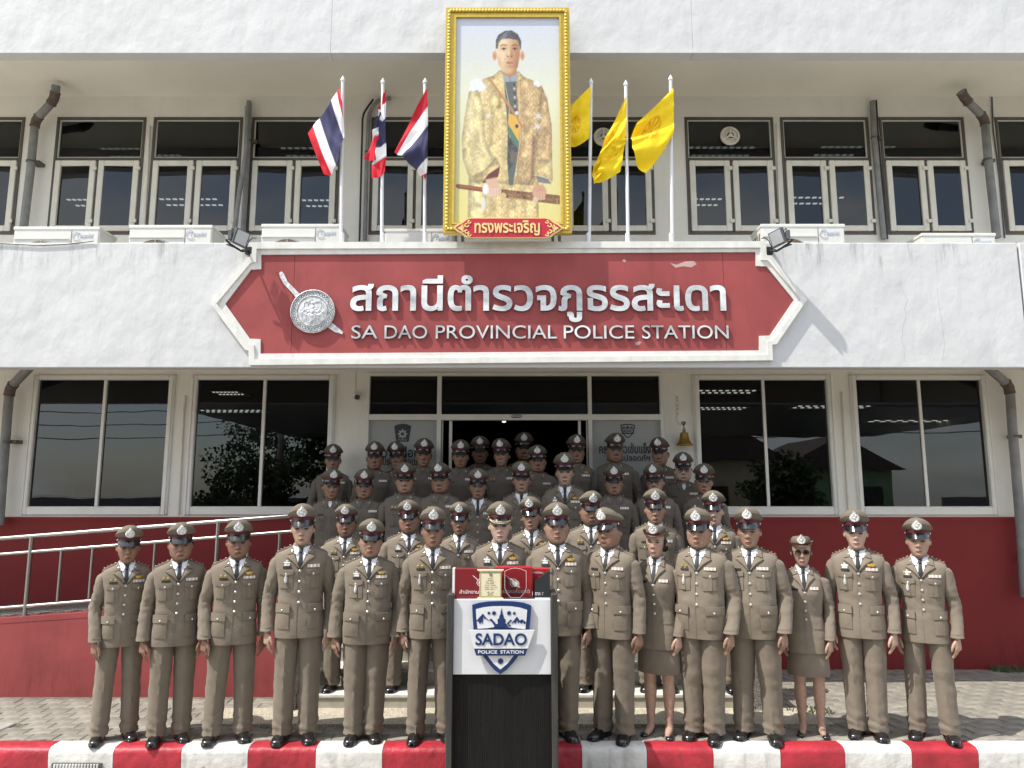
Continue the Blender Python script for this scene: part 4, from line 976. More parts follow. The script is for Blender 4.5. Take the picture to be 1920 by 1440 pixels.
flag((1173, 150), (1177, 456), [([(1173, 184), (1174, 200), (1174, 216), (1173, 245), (1173, 257), (1170, 264)], [(1133, 263), (1128, 280), (1122, 298), (1111, 318), (1110, 332), (1112, 348)], .07, 1.9, 4),
                                ([(1174, 262), (1173, 268), (1170, 276), (1167, 296), (1165, 310), (1162, 325)], [(1140, 270), (1136, 282), (1130, 298), (1120, 322), (1114, 334), (1112, 349)], .05, .4, 2)], yellow_col(.62, .35, .16),
     'yellow flag hanging steeply on the middle of the three poles', YG)
flag((1257, 140), (1259, 456), [([(1260, 170), (1261, 188), (1262, 206), (1262, 236), (1261, 254), (1255, 266)], [(1192, 238), (1186, 250), (1181, 264), (1182, 290), (1192, 312), (1208, 330)], .12, .3, 4)], yellow_col(.52, .42, .2),
     'yellow flag spread widest, on the pole farthest from the portrait', YG)

# ------------------------------------------------------------------ air conditioners behind the parapet
def aircon(u0, u1, v, lab, Y=7.50):
    a, b = atY(u0, v, Y), atY(u1, v, Y); w = b.x-a.x; h = .66
    t = thing('air_conditioner', lab, 'air conditioner', (a.x, Y, a.z-h), 'air conditioners along the parapet')
    m_ = MB(); m_.bbox(0, w, 0, .34, 0, h, .012); part('casing', m_, 'ac_casing', t)
    m_ = MB(); m_.bbox(-.006, w+.006, -.006, .346, h-.03, h+.006, .005); part('lid', m_, 'ac_casing', t)
    cx, cz, r = w*.33, h*.40, min(w*.29, .25)
    m_ = MB(); m_.lathe([(r, 0), (r, -.004), (r*.3, -.004)], (cx, .001, cz), 32, 'y'); part('fan_opening', m_, 'ac_dark', t)
    m_ = MB()
    for k in range(1, 6):
        rr = r*k/5.2; m_.tube([(cx+rr*math.cos(2*PI*j/28), -.012, cz+rr*math.sin(2*PI*j/28)) for j in range(29)], .0035, 5)
    for k in range(8): m_.tube([(cx, -.014, cz), (cx+r*math.cos(PI*k/4), -.012, cz+r*math.sin(PI*k/4))], .003, 5)
    m_.box(cx-r*1.15, cx+r*1.15, -.012, -.004, cz+r*1.04, cz+r*1.1); m_.box(cx-r*1.15, cx+r*1.15, -.012, -.004, cz-r*1.1, cz-r*1.04)
    part('fan_grille', m_, 'ac_casing', t)
    m_ = MB(); m_.box(w*.675, w*.68, -.004, .002, .02, h-.035); part('panel_joint', m_, 'ac_dark', t)
    m_ = MB()
    for k in range(4): m_.box(-.002, .004, .05+.065*k, .09+.065*k, h-.22, h-.08)
    part('side_louvre', m_, 'ac_dark', t)
    m_ = MB(); rr = .045; m_.tube([(w*.745+rr*math.cos(x), -.006, h-.10+rr*math.sin(x)) for x in np.linspace(.9, 5.6, 14)], .003, 5); part('logo_ring', m_, 'ac_logo', t)
    put_letters(t, 'Tasaki', w*.73, w*.93, h-.115, h-.07, -.001, .003, ['ac_logo', 'ac_logo'], offset=.01, joined='logo')
    for xx in (.08, w-.14): m_ = MB(); m_.bbox(xx, xx+.06, .02, .32, 3.622-(a.z-h), -.001, .004); part('stand', m_, 'dark_grey_metal', t)
aircon(27, 187, 426, 'white air conditioner at the end of the parapet, above the sagging cable')
aircon(243, 398, 423, 'white air conditioner between the sagging cable and the floodlight')
aircon(491, 640, 421, 'white air conditioner behind the pole of the widest striped flag')
aircon(722, 850, 430, 'white air conditioner between the striped flags and the portrait')
aircon(1427, 1583, 421, 'white air conditioner behind the bell-side floodlight')
aircon(1728, 1866, 438, 'low white air conditioner whose lid just shows above the parapet')

# ------------------------------------------------------------------ pipes, conduits and small fittings on the wall
def pipe(name, pts, r, m, label, cat, group=None, joints=(), bracket=None):
    t = thing(name, label, cat, (0, 0, 0), group)
    P = [Vector(p) for p in pts]; Q = []
    for i, p in enumerate(P):
        if 0 < i < len(P)-1:
            a = min(.07, (P[i-1]-p).length*.4); b = min(.07, (P[i+1]-p).length*.4)
            p0 = p+(P[i-1]-p).normalized()*a; p1 = p+(P[i+1]-p).normalized()*b
            Q += [p0, p0*.25+p*.5+p1*.25, p1]
        else: Q.append(p)
    m_ = MB(); m_.tube(Q, r, 12); part('pipe', m_, m, t, True)
    for i in joints:
        a = P[i]+(P[i-1]-P[i]).normalized()*.085; b = P[i]+(P[i+1]-P[i]).normalized()*.085
        m_ = MB(); mid_ = a*.25+P[i]*.5+b*.25; m_.tube([a, a*.7+mid_*.3, mid_, b*.7+mid_*.3, b], [r*1.25, r*1.14, r*1.14, r*1.14, r*1.25], 12); part('elbow', m_, 'rusty_pipe', t, True)
    for c in (bracket or []):
        m_ = MB(); m_.lathe([(r*1.12, -.012), (r*1.12, .012)], c, 12); m_.bbox(min(c[0], c[0]+.1), max(c[0], c[0]+.1), c[1]+.0, YW-.001, c[2]-.02, c[2]+.02, .003); part('bracket', m_, 'brown_metal', t)
    return t
zs_ = 6.86; yy = YW-.12
pipe('drainpipe', [atY(105, 160, yy-.24), atY(103, 186, yy-.2), atY(66, 226, yy), atY(57, 320, yy), atY(44, 430, yy)], .048, 'grey_pipe', 'grey drainpipe with rusty elbows under the eave at the ramp side', 'drainpipe', 'drainpipes', (1, 2), [atY(58, 303, yy)])
pipe('drainpipe', [atY(1802, 172, yy-.24), atY(1808, 184, yy-.2), atY(1846, 222, yy), atY(1853, 300, yy), atY(1869, 446, yy)], .048, 'grey_pipe', 'grey drainpipe with rusty elbows under the eave at the bell side', 'drainpipe', 'drainpipes', (1, 2), [atY(1851, 300, yy)])
pipe('drainpipe', [atY(62, 682, yy-.24), atY(18, 728, yy), atY(12, 800, yy), atY(-2, 985, yy)], .05, 'grey_pipe', 'grey drainpipe beside the ground floor windows above the ramp', 'drainpipe', 'drainpipes', (1,), [atY(14, 828, yy)])
pipe('drainpipe', [atY(1840, 678, yy-.24), atY(1893, 724, yy), atY(1898, 800, yy), atY(1914, 990, yy), atY(1922, 1120, yy)], .05, 'grey_pipe', 'grey drainpipe beside the ground floor windows at the end of the shaded red wall', 'drainpipe', 'drainpipes', (1,), [atY(1901, 818, yy)])
yc = YW-.05
pipe('conduit', [atY(467, 190, yc), atY(466, 260, yc), atY(455, 450, yc)], .032, 'grey_pipe', 'straight grey conduit between upstairs windows above the floodlight', 'conduit', 'wall conduits', (), [atY(466, 264, yc)])
pipe('conduit', [atY(464, 200, yc-.08), atY(461, 290, yc-.10), atY(446, 380, yc-.12), atY(438, 450, yc-.3)], .028, 'grey_pipe', 'slanting corrugated conduit crossing in front of the straight one', 'conduit', 'wall conduits')
pipe('conduit', [atY(733, 184, yc), atY(706, 188, yc), atY(692, 212, yc), atY(688, 290, yc), atY(684, 450, yc)], .024, 'grey_pipe', 'curved ribbed conduit beside the window behind the middle striped flag', 'conduit', 'wall conduits', (), [atY(688, 285, yc)])
pipe('conduit', [atY(700, 186, yc), atY(680, 214, yc), atY(678, 290, yc), atY(674, 452, yc)], .012, 'black_metal', 'thin dark conduit running beside the curved ribbed one', 'conduit', 'wall conduits')
pipe('conduit', [atY(1636, 190, yc), atY(1639, 260, yc), atY(1657, 448, yc)], .034, 'grey_pipe', 'grey conduit between the two upstairs windows nearest the rusty elbow', 'conduit', 'wall conduits', (), [atY(1639, 258, yc)])
pipe('conduit', [atY(1643, 188, yc), atY(1647, 260, yc), atY(1664, 448, yc)], .010, 'black_metal', 'thin black cable clipped beside the grey upstairs conduit', 'conduit', 'wall conduits')
yt = YW-.018
pipe('conduit', [atY(280, 236, yt), atY(276, 320, yt), atY(269, 440, yt)], .016, 'cream_metal', 'thin cream conduit between the upstairs windows above the air conditioners', 'conduit', 'thin wall conduits')
pipe('conduit', [atY(1457, 232, yt), atY(1460, 320, yt), atY(1464, 440, yt)], .016, 'cream_metal', 'thin cream conduit beside the window with the extractor fan', 'conduit', 'thin wall conduits')
pipe('conduit', [atY(346, 742, yt), atY(343, 780, yt), atY(334, 965, yt)], .014, 'cream_metal', 'thin rust-stained conduit between the windows above the ramp', 'conduit', 'thin wall conduits')
pipe('conduit', [atY(1580, 735, yt), atY(1584, 820, yt), atY(1592, 965, yt)], .014, 'cream_metal', 'thin rust-stained conduit between the windows beyond the bell', 'conduit', 'thin wall conduits')
m_ = MB(); m_.tube([atY(1860, 182, YW-.012), atY(1862, 240, YW-.012), atY(1874, 330, YW-.012), atY(1884, 446, YW-.012)], .009, 6)
tag(part('cable', m_, 'dark_grey_metal', None, True), 'thin cable running down the upstairs wall beyond the rusty drainpipe elbow', 'cable')
def fan(uv, lab):
    c = atY(*uv, YW+.012); t = thing('exhaust_fan', lab, 'exhaust fan', c, 'exhaust fans in the upstairs windows')
    m_ = MB(); m_.lathe([(.118, 0), (.122, -.02), (.11, -.032), (.095, -.03), (.09, -.012)], (0, 0, 0), 32, 'y'); part('rim', m_, 'cream_metal', t, 40)
    m_ = MB(); m_.lathe([(.088, -.010), (.088, -.014), (.02, -.02)], (0, 0, 0), 28, 'y'); part('back_plate', m_, 'cream_metal', t, 40)
    m_ = MB(); m_.lathe([(.048, -.03), (.055, -.034), (.048, -.038), (.042, -.034), (.048, -.03)], (0, 0, 0), 24, 'y'); m_.lathe([(.025, -.02), (.022, -.045), (.01, -.05)], (0, 0, 0), 18, 'y')
    for k in range(3):
        a = PI/2+2*PI*k/3; m_.tube([(.02*math.cos(a), -.036, .02*math.sin(a)), (.108*math.cos(a), -.034, .108*math.sin(a))], .010, 6)
    part('spokes', m_, 'cream_metal', t, True)
fan((1368, 256), 'round cream extractor fan in the window pane beside the farthest yellow flag')
fan((1131, 258), 'round cream extractor fan half hidden behind the yellow flags')
c = atY(666, 744, YW-.03); t = thing('security_camera', 'white bullet security camera beside the entrance door frame', 'camera', c)
m_ = MB(); m_.bbox(-.045, .045, .0, .03, -.05, .05, .006); part('mount', m_, 'white_metal', t)
m_ = MB(); m_.tube([(0, 0, 0), (.015, -.05, -.005)], .015, 8); m_.tube([(0, -.02, .005), (.05, -.13, -.02)], .034, 14); part('camera_body', m_, 'paper_white', t, True)
m_ = MB(); m_.tube([(.0505, -.131, -.02), (.053, -.137, -.0215)], .031, 14); part('lens', m_, 'patent_black', t, True)
m_ = MB(); m_.tube([(-.01, .022, .05), (-.012, .022, .34)], .006, 6); part('cable', m_, 'white_metal', t)
# bell on its perforated strap
c = atY(1270, 746, YW-.006); t = thing('brass_bell', 'brass bell hanging from a perforated white strap by the entrance', 'bell', c)
k_ = .0062; m_ = MB(); m_.bbox(-.012, .012, -.002, .004, -.30, .03, .001); m_.tube([(0, 0, -.29), (.01, -.04, -.315), (.03, -.08, -.30), (.04, -.10, -.285)], .011, 6); part('strap', m_, 'cream_metal', t)
m_ = MB()
for z in (0, -.03, -.09, -.13, -.19): m_.lathe([(.006, -.003), (.006, -.006)], (0, 0, z), 8, 'y')
part('strap_hole', m_, 'black_metal', t)
m_ = MB(); hx = .04
m_.tube([(hx+.02*math.cos(a), -.10, -.305+.02*math.sin(a)) for a in np.linspace(-4.2, 1.2, 10)]+[(hx-.0, -.10, -.345), (hx+.006, -.10, -.375)], .006, 7)
m_.tube([(hx+.003+.016*math.cos(a), -.10, -.39+.016*math.sin(a)) for a in np.linspace(0, 2*PI, 12)], .005, 7); part('hook', m_, 'black_metal', t, True)
m_ = MB(); m_.lathe([(.012, .14), (.014, .125), (.03, .118), (.045, .11), (.05, .07), (.058, .03), (.075, .0), (.098, -.025), (.098, -.034), (.08, -.03)], (hx+.003, -.10, -.53), 24); part('bell_body', m_, 'brass', t, 50)
# wall valve and hose reel box at the end of the shaded red wall
c = atY(1912, 1050, YW-.012); t = thing('wall_tap', 'small dark tap on the shaded red wall below the drainpipe', 'tap', c)
m_ = MB(); m_.tube([(0, 0, 0), (0, -.06, 0), (0, -.09, -.04)], .012, 8); m_.tube([(-.03, -.05, .03), (.03, -.05, .03)], .008, 6); m_.tube([(0, -.05, 0), (0, -.05, .03)], .007, 6); part('valve', m_, 'dark_grey_metal', t, True)

# ------------------------------------------------------------------ lectern with presentation pieces
YB = 5.58
lx0, lx1 = atY(838, 1200, YB).x, atY(1045, 1200, YB).x; lcx = (lx0+lx1)/2; hw = (lx1-lx0)/2
Lt_ = thing('lectern', 'black wooden lectern with white front board and police shield', 'lectern', (lcx, YB, -.2))
zt_ = Z(1113, YB)+.2; zw1 = Z(1124, YB)+.2; zw0 = Z(1265, YB)+.2
for s in (-1, 1):
    a, b = sorted((s*hw, s*(hw-.045))); m_ = MB(); m_.bbox(a, b, -.035, .46, 0, zt_, .006); part('side_panel', m_, 'worn_wood', Lt_)
m_ = MB(); m_.bbox(-hw+.046, hw-.046, .0, .02, zw0+.001, zw1, .003); part('front_board', m_, 'white_board', Lt_)
m_ = MB(); nr = 46; wv = (2*hw-.092)/nr
for k in range(nr): m_.bbox(-hw+.046+wv*k+.0003, -hw+.046+wv*(k+1)-.0003, .022, .034, .03, zw0, .0012)
o = part('ribbed_panel', m_, 'black_wood', Lt_); o['kind'] = 'stuff'
m_ = MB(); m_.box(-hw+.046, hw-.046, .034, .05, .03, zw1-.03); part('backing_panel', m_, 'black_wood', Lt_)
m_ = MB(); m_.bbox(-hw+.046, hw-.046, .021, .45, zw1-.03, zw1-.002, .003); part('shelf', m_, 'white_board', Lt_)
m_ = MB(); m_.bbox(-hw+.046, hw-.046, .035, .45, 0, .03, .003); part('plinth', m_, 'black_wood', Lt_)
# shield: navy outer, white inner, name band
def q(px, py): p = atY(px, py, YB); return (p.x-lcx, p.z+.2)
def zpx(x, y): return (820+x/5.762, 1040+y/5.76)     # from the enlarged view to the photograph
Q = lambda *P: [q(*zpx(a, b)) for a, b in P]
sh = thing('shield_badge', 'navy and white shield badge reading SADAO on the lectern front', 'badge', (lcx, YB, -.2))
m_ = MB(); m_.prism(Q((378, 538), (460, 515), (560, 502), (694, 497), (830, 502), (930, 515), (1013, 545), (1008, 650), (993, 806), (985, 850), (960, 950), (930, 1020), (880, 1080), (820, 1160), (750, 1235), (682, 1284), (615, 1235), (545, 1150), (490, 1080), (440, 1020), (415, 950), (398, 850), (393, 800), (383, 660)), -.026, -.001); part('navy_shield', m_, 'navy_board', sh)
m_ = MB(); m_.prism(Q((418, 583), (500, 562), (600, 551), (694, 549), (790, 551), (890, 565), (970, 590), (962, 690), (950, 796), (860, 788), (770, 776), (694, 768), (620, 774), (540, 786), (437, 791), (424, 680)), -.0295, -.0262); part('white_field', m_, 'white_board', sh)
m_ = MB(); m_.prism(Q((538, 1074), (830, 1074), (760, 1165), (682, 1230), (606, 1165)), -.0295, -.0262); part('white_field', m_, 'white_board', sh)
m_ = MB(); m_.prism(Q((345, 803), (1048, 803), (975, 1000), (396, 1000)), -.046, -.0305); part('name_band', m_, 'white_board', sh)
m_ = MB(); m_.prism(Q((398, 998), (976, 998), (948, 1076), (424, 1076)), -.044, -.0303); part('lower_band', m_, 'navy_board', sh)
m_ = MB()
for P in ([(640, 772), (640, 745), (655, 735), (650, 690), (668, 682), (672, 650), (682, 640), (686, 605), (692, 590), (694, 566), (697, 590), (702, 605), (708, 640), (716, 650), (720, 682), (737, 690), (734, 735), (750, 745), (768, 772)],
          [(612, 772), (628, 742), (640, 742), (640, 772)], [(768, 772), (768, 742), (752, 725), (800, 762)],
          [(424, 705), (495, 628), (520, 665), (560, 705), (545, 702), (528, 680), (515, 690), (500, 660), (490, 740), (478, 715), (462, 745), (448, 715)],
          [(562, 700), (582, 680), (632, 735), (616, 760), (590, 715)], [(745, 745), (790, 692), (806, 700), (770, 740)],
          [(800, 735), (860, 660), (890, 705), (915, 690), (958, 722), (940, 745), (925, 720), (905, 740), (888, 715), (872, 735), (862, 700), (842, 740), (835, 720)]):
    m_.prism(Q(*P), -.0325, -.0297)
part('skyline', m_, 'navy_board', sh)
for cx_, cy_, r in ((558, 624, 16), (613, 624, 23), (775, 624, 23), (831, 626, 16), (684, 1140, 32)):
    a, b = q(*zpx(cx_, cy_)); rr = r/5.76*.0041; m_ = MB(); m_.prism(star(a, b, rr, rr*.74, 8), -.0325, -.0297); part('star', m_, 'navy_board', sh)
a, b = q(*zpx(415, 965)), q(*zpx(965, 835)); put_letters(sh, 'SADAO', a[0], b[0], a[1], b[1], -.0462, .003, ['navy_board', 'navy_board'], offset=.022, sep=.8)
for w_, u0, u1 in (('POLICE', 443, 648), ('STATION', 682, 930)):
    a, b = q(*zpx(u0, 1054)), q(*zpx(u1, 1018)); put_letters(sh, w_, a[0], b[0], a[1], b[1], -.0442, .003, ['white_board', 'white_board'], offset=.02, sep=.8)
# things standing on the lectern
zsh = zw1-.2-.002
def mini_emblem(par, cx, cz, r, y, m='box_print'):
    mb = MB(); n = 24
    mb.ring_prism([(cx+r*math.cos(2*PI*k/n), cz+r*math.sin(2*PI*k/n)) for k in range(n)], [(cx+r*.8*math.cos(2*PI*k/n), cz+r*.8*math.sin(2*PI*k/n)) for k in range(n)], y-.0015, y)
    mb.prism(star(cx, cz, r*.72, r*.45, 9), y-.0015, y)
    mb.prism([(cx-r*2.1, cz+r*1.75), (cx-r*1.9, cz+r*1.85), (cx-r*.65, cz+r*.75), (cx-r*.8, cz+r*.6)], y-.0015, y); mb.prism([(cx+r*.72, cz-r*.6), (cx+r*.6, cz-r*.75), (cx+r*1.2, cz-r*1.35), (cx+r*1.35, cz-r*1.25)], y-.0015, y)
    part('printed_emblem', mb, m, par)
def W3(px, py, dy): p = atY(px, py, YB+dy); return p
def gift_box(u0, u1, vt, dy, depth, m, lab, cat='box'):
    a, b = W3(u0, vt, dy), W3(u1, vt, dy); t = thing('gift_box', lab, cat, (a.x, YB+dy, zsh)); w, h = b.x-a.x, a.z-zsh
    m_ = MB(); m_.bbox(0, w, 0, depth, 0, h, .004); part('carton', m_, m, t); return t, w, h
t, w, h = gift_box(853, 916, 1066, .05, .09, 'maroon_box', 'maroon presentation box with printed emblem beside the cream plaque')
m_ = MB(); m_.box(-.018, -.001, .004, .085, 0, h); part('flap', m_, 'paper_white', t)
mini_emblem(t, w*.52+.06, h*.54, .028, -.001); put_letters(t, 'สำนักงานตำรวจ', .035, w+.03, h*.17, h*.30, -.0005, .002, ['box_print', 'box_print'], offset=.015, joined='printed_words')
t, w, h = gift_box(928, 998, 1063, .065, .09, 'red_box', 'bright red presentation box standing behind the glass award')
mini_emblem(t, w*.5, h*.5, .030, -.001); put_letters(t, 'ตำรวจแห่งชาติ', .01, w-.02, h*.17, h*.30, -.0005, .002, ['box_print', 'box_print'], offset=.015, joined='printed_words')
t, w, h = gift_box(999, 1031, 1066, .11, .09, 'red_box', 'red box edge showing between the bright red box and the dark box')
put_letters(t, 'กิตติคุณ', .0, w*.6, h*.8, h*.9, -.0005, .002, ['box_print', 'box_print'], offset=.015, joined='printed_words')
a, b = W3(1003, 1120, .05), W3(1031, 1070, .05)
t = thing('gift_box', 'dark grey slanted box at the end of the lectern shelf', 'box', (a.x, YB+.05, zsh)); w, h = b.x-a.x, b.z-zsh
m_ = MB(); m_.prism([(-.004, 0), (w, 0), (w, h), (w-.02, h*.95), (.0, h*.62)], 0, .06); part('carton', m_, 'dark_box', t)
put_letters(t, 'ภาค ๙', -.0, w*.55, h*.12, h*.24, -.0005, .002, ['box_print', 'box_print'], offset=.015, joined='printed_words')
m_ = MB(); m_.box(0, w, -.012, 0, 0, .008); part('edge_strip', m_, 'paper_white', t)
a, b = W3(899, 1120, .02), W3(940, 1068, .02)
t = thing('plaque', 'cream column-edged certificate plaque with printed lines on the lectern', 'plaque', ((a.x+b.x)/2, YB+.02, zsh)); hw_ = (b.x-a.x)/2; h = b.z-zsh
m_ = MB(); m_.bbox(-hw_, hw_, 0, .02, .012, h-.008, .003); part('plaque_panel', m_, 'cream_plaque', t)
for z0, z1, e in ((0, .006, .020), (.006, .012, .013), (h-.012, h-.006, .011), (h-.006, h, .018)):
    m_ = MB(); m_.bbox(-hw_-e, hw_+e, -.006, .03, z0, z1, .002); part('moulding', m_, 'cream_plaque', t)
m_ = MB(); m_.ring_prism([(-hw_+.002, .016), (hw_-.002, .016), (hw_-.002, h-.016), (-hw_+.002, h-.016)], [(-hw_+.009, .023), (hw_-.009, .023), (hw_-.009, h-.023), (-hw_+.009, h-.023)], -.002, 0); part('plaque_border', m_, 'plaque_border', t)
m_ = MB()
for k, (z, ww) in enumerate(((.70, .3), (.64, .35), (.585, .55), (.53, .5), (.47, .62), (.40, .75), (.34, .6), (.24, .4), (.19, .3), (.14, .35))):
    n = int(ww*26)
    for j in range(n): 
        if RNG.random() < .8: xx = (-ww/2+ww*(j+.5)/n)*2*hw_*.8; m_.box(xx-.0018, xx+.0018, -.0012, 0, h*z-.0022, h*z+.0022)
o = part('printed_lines', m_, 'plaque_ink', t); o['kind'] = 'stuff'
mini_emblem(t, .004, h*.82, .012, -.0005, 'plaque_ink')
a, b = W3(946, 1120, .01), W3(987, 1065, .01)
t = thing('glass_award', 'clear shield shaped glass award in front of the bright red box', 'trophy', ((a.x+b.x)/2, YB+.02, zsh)); hw_ = (b.x-a.x)/2; h = b.z-zsh
m_ = MB(); m_.prism([(-hw_*.45, .012), (hw_*.45, .012), (hw_*.8, h*.2), (hw_, h*.36), (hw_, h*.9), (hw_*.55, h*.97), (0, h), (-hw_*.55, h*.97), (-hw_, h*.9), (-hw_, h*.36), (-hw_*.8, h*.2)], 0, .012); part('glass_plate', m_, 'award_glass', t)
_o = [(-hw_*.45, .012), (hw_*.45, .012), (hw_*.8, h*.2), (hw_, h*.36), (hw_, h*.9), (hw_*.55, h*.97), (0, h), (-hw_*.55, h*.97), (-hw_, h*.9), (-hw_, h*.36), (-hw_*.8, h*.2)]
m_ = MB(); m_.ring_prism(_o, [(x*.965, h*.5+(z-h*.5)*.975) for x, z in _o], -.0015, -.0004); part('bevelled_edge', m_, 'box_print', t)
m_ = MB(); m_.bbox(-hw_, hw_, -.012, .03, 0, .011, .003); part('glass_base', m_, 'award_glass', t)
mini_emblem(t, .006, h*.5, .021, -.0005)

# ------------------------------------------------------------------ across the yard, seen only mirrored in the panes
t = thing('carport', 'dark flat carport roof across the yard reflected in the window panes', 'carport')
m_ = MB(); m_.bbox(-8.2, 4.2, -12, .2, 4.0, 4.2, .02); m_.bbox(4.2, 14, -10.5, -.6, 4.0, 4.2, .02); part('roof', m_, 'dark_grey_metal', t)
m_ = MB()
for x, y in ((-7, -11), (-4.6, -3), (3, -11), (11.8, -9.3)): m_.tube([(x, y, -.2), (x, y, 4.01)], .07, 10)
part('post', m_, 'dark_grey_metal', t)
def house(x0, x1, y0, y1, h, m, lab):
    t = thing('house', lab, 'house'); mb = MB(); mb.box(x0, x1, y0, y1, -.2, h); part('wall', mb, m, t)
    mb = MB(); mb.prism([(x0-.5, h), (x1+.5, h), ((x0+x1)/2, h+1.8)], y0-.5, y1+.5); part('roof', mb, 'roof_tile', t)
    for k in range(3):
        xx = x0+(x1-x0)*(k+.5)/3; mb = MB(); mb.box(xx-.5, xx+.5, y1+.002, y1+.05, 1, 2.2); part('window', mb, 'room_dark', t)
house(6, 12, -24, -17, 3.4, 'house_cream', 'cream house across the road reflected in the panes beyond the bell')
house(13, 19, -26, -19, 3.0, 'house_green', 'green walled house reflected at the edge of the panes beyond the bell')
house(-4, 4, -34, -27, 3.6, 'house_blue', 'blue walled house far across the road behind the carport')
def tree(x, y, h, r, lab):
    t = thing('tree', lab, 'tree', (x, y, -.2), 'trees across the yard'); mb = MB()
    mb.tube([(0, 0, 0), (.1, .05, h*.3), (0, .1, h*.6)], [.16, .13, .08], 9)
    for k in range(6): a = k*1.05; mb.tube([(.03, .05, h*.45), (r*.5*math.cos(a), r*.5*math.sin(a), h*.7)], [.06, .02], 6)
    part('trunk', mb, 'bark', t, True); mb = MB()
    for k in range(3200):
        d = RNG.normal(0, 1, 3); d /= np.linalg.norm(d); rr = r*(.55+.5*RNG.random())*(1+.25*math.sin(d[0]*5+d[2]*7)); c = Vector((d[0]*rr, d[1]*rr, h*.72+d[2]*rr*.8))
        a = Vector(RNG.normal(0, 1, 3)).normalized()*.10; b_ = a.cross(Vector(RNG.normal(0, 1, 3))).normalized()*.06; mb.add([c-a, c+b_, c+a, c-b_], [(0, 1, 2, 3)])
    o = part('crown', mb, 'leaf_green', t); o['kind'] = 'stuff'
tree(-7, -13, 4.6, 1.9, 'bushy tree reflected in the panes above the ramp'); tree(-4.2, -14, 4.0, 1.7, 'smaller tree reflected next to the bushy one'); tree(-11, -17, 5.2, 2.2, 'tall tree reflected at the far ramp end panes')
tree(-9.4, -10, 2.6, 1.6, 'low round tree by the road, mirrored in the first ground floor pane'); tree(-6.0, -10.5, 2.3, 1.5, 'low dark tree mirrored below the first window mullion'); tree(-2.2, -11.5, 2.5, 1.5, 'low tree mirrored beside the security camera window edge'); tree(10.5, -12.5, 3.2, 1.5, 'tree mirrored in the last ground floor pane')
t = thing('boundary_wall', 'dark grey boundary wall across the yard mirrored low in the panes', 'wall'); m_ = MB(); m_.bbox(-22, 5.5, -16.2, -16, -.2, 1.7, .02); m_.bbox(19.5, 30, -16.2, -16, -.2, 1.7, .02); part('wall_face', m_, 'dark_grey_metal', t)
t = thing('utility_pole', 'concrete utility pole with wires reflected in the panes above the ramp', 'pole', (-8.6, -10.5, -.2))
m_ = MB(); m_.tube([(0, 0, 0), (0, 0, 9)], [.14, .09], 10); m_.bbox(-.9, .9, -.05, .05, 8.2, 8.35, .01); part('pole', m_, 'concrete_slab', t, True)
m_ = MB()
for k in range(9):
    z = 4.2+.5*k; m_.tube([(-20, 0, z+.4), (-8, .0, z-.1), (0, 0, z+.1), (12, 0, z-.2), (30, 0, z+.3)], .018, 5)
part('wires', m_, 'black_metal', t)

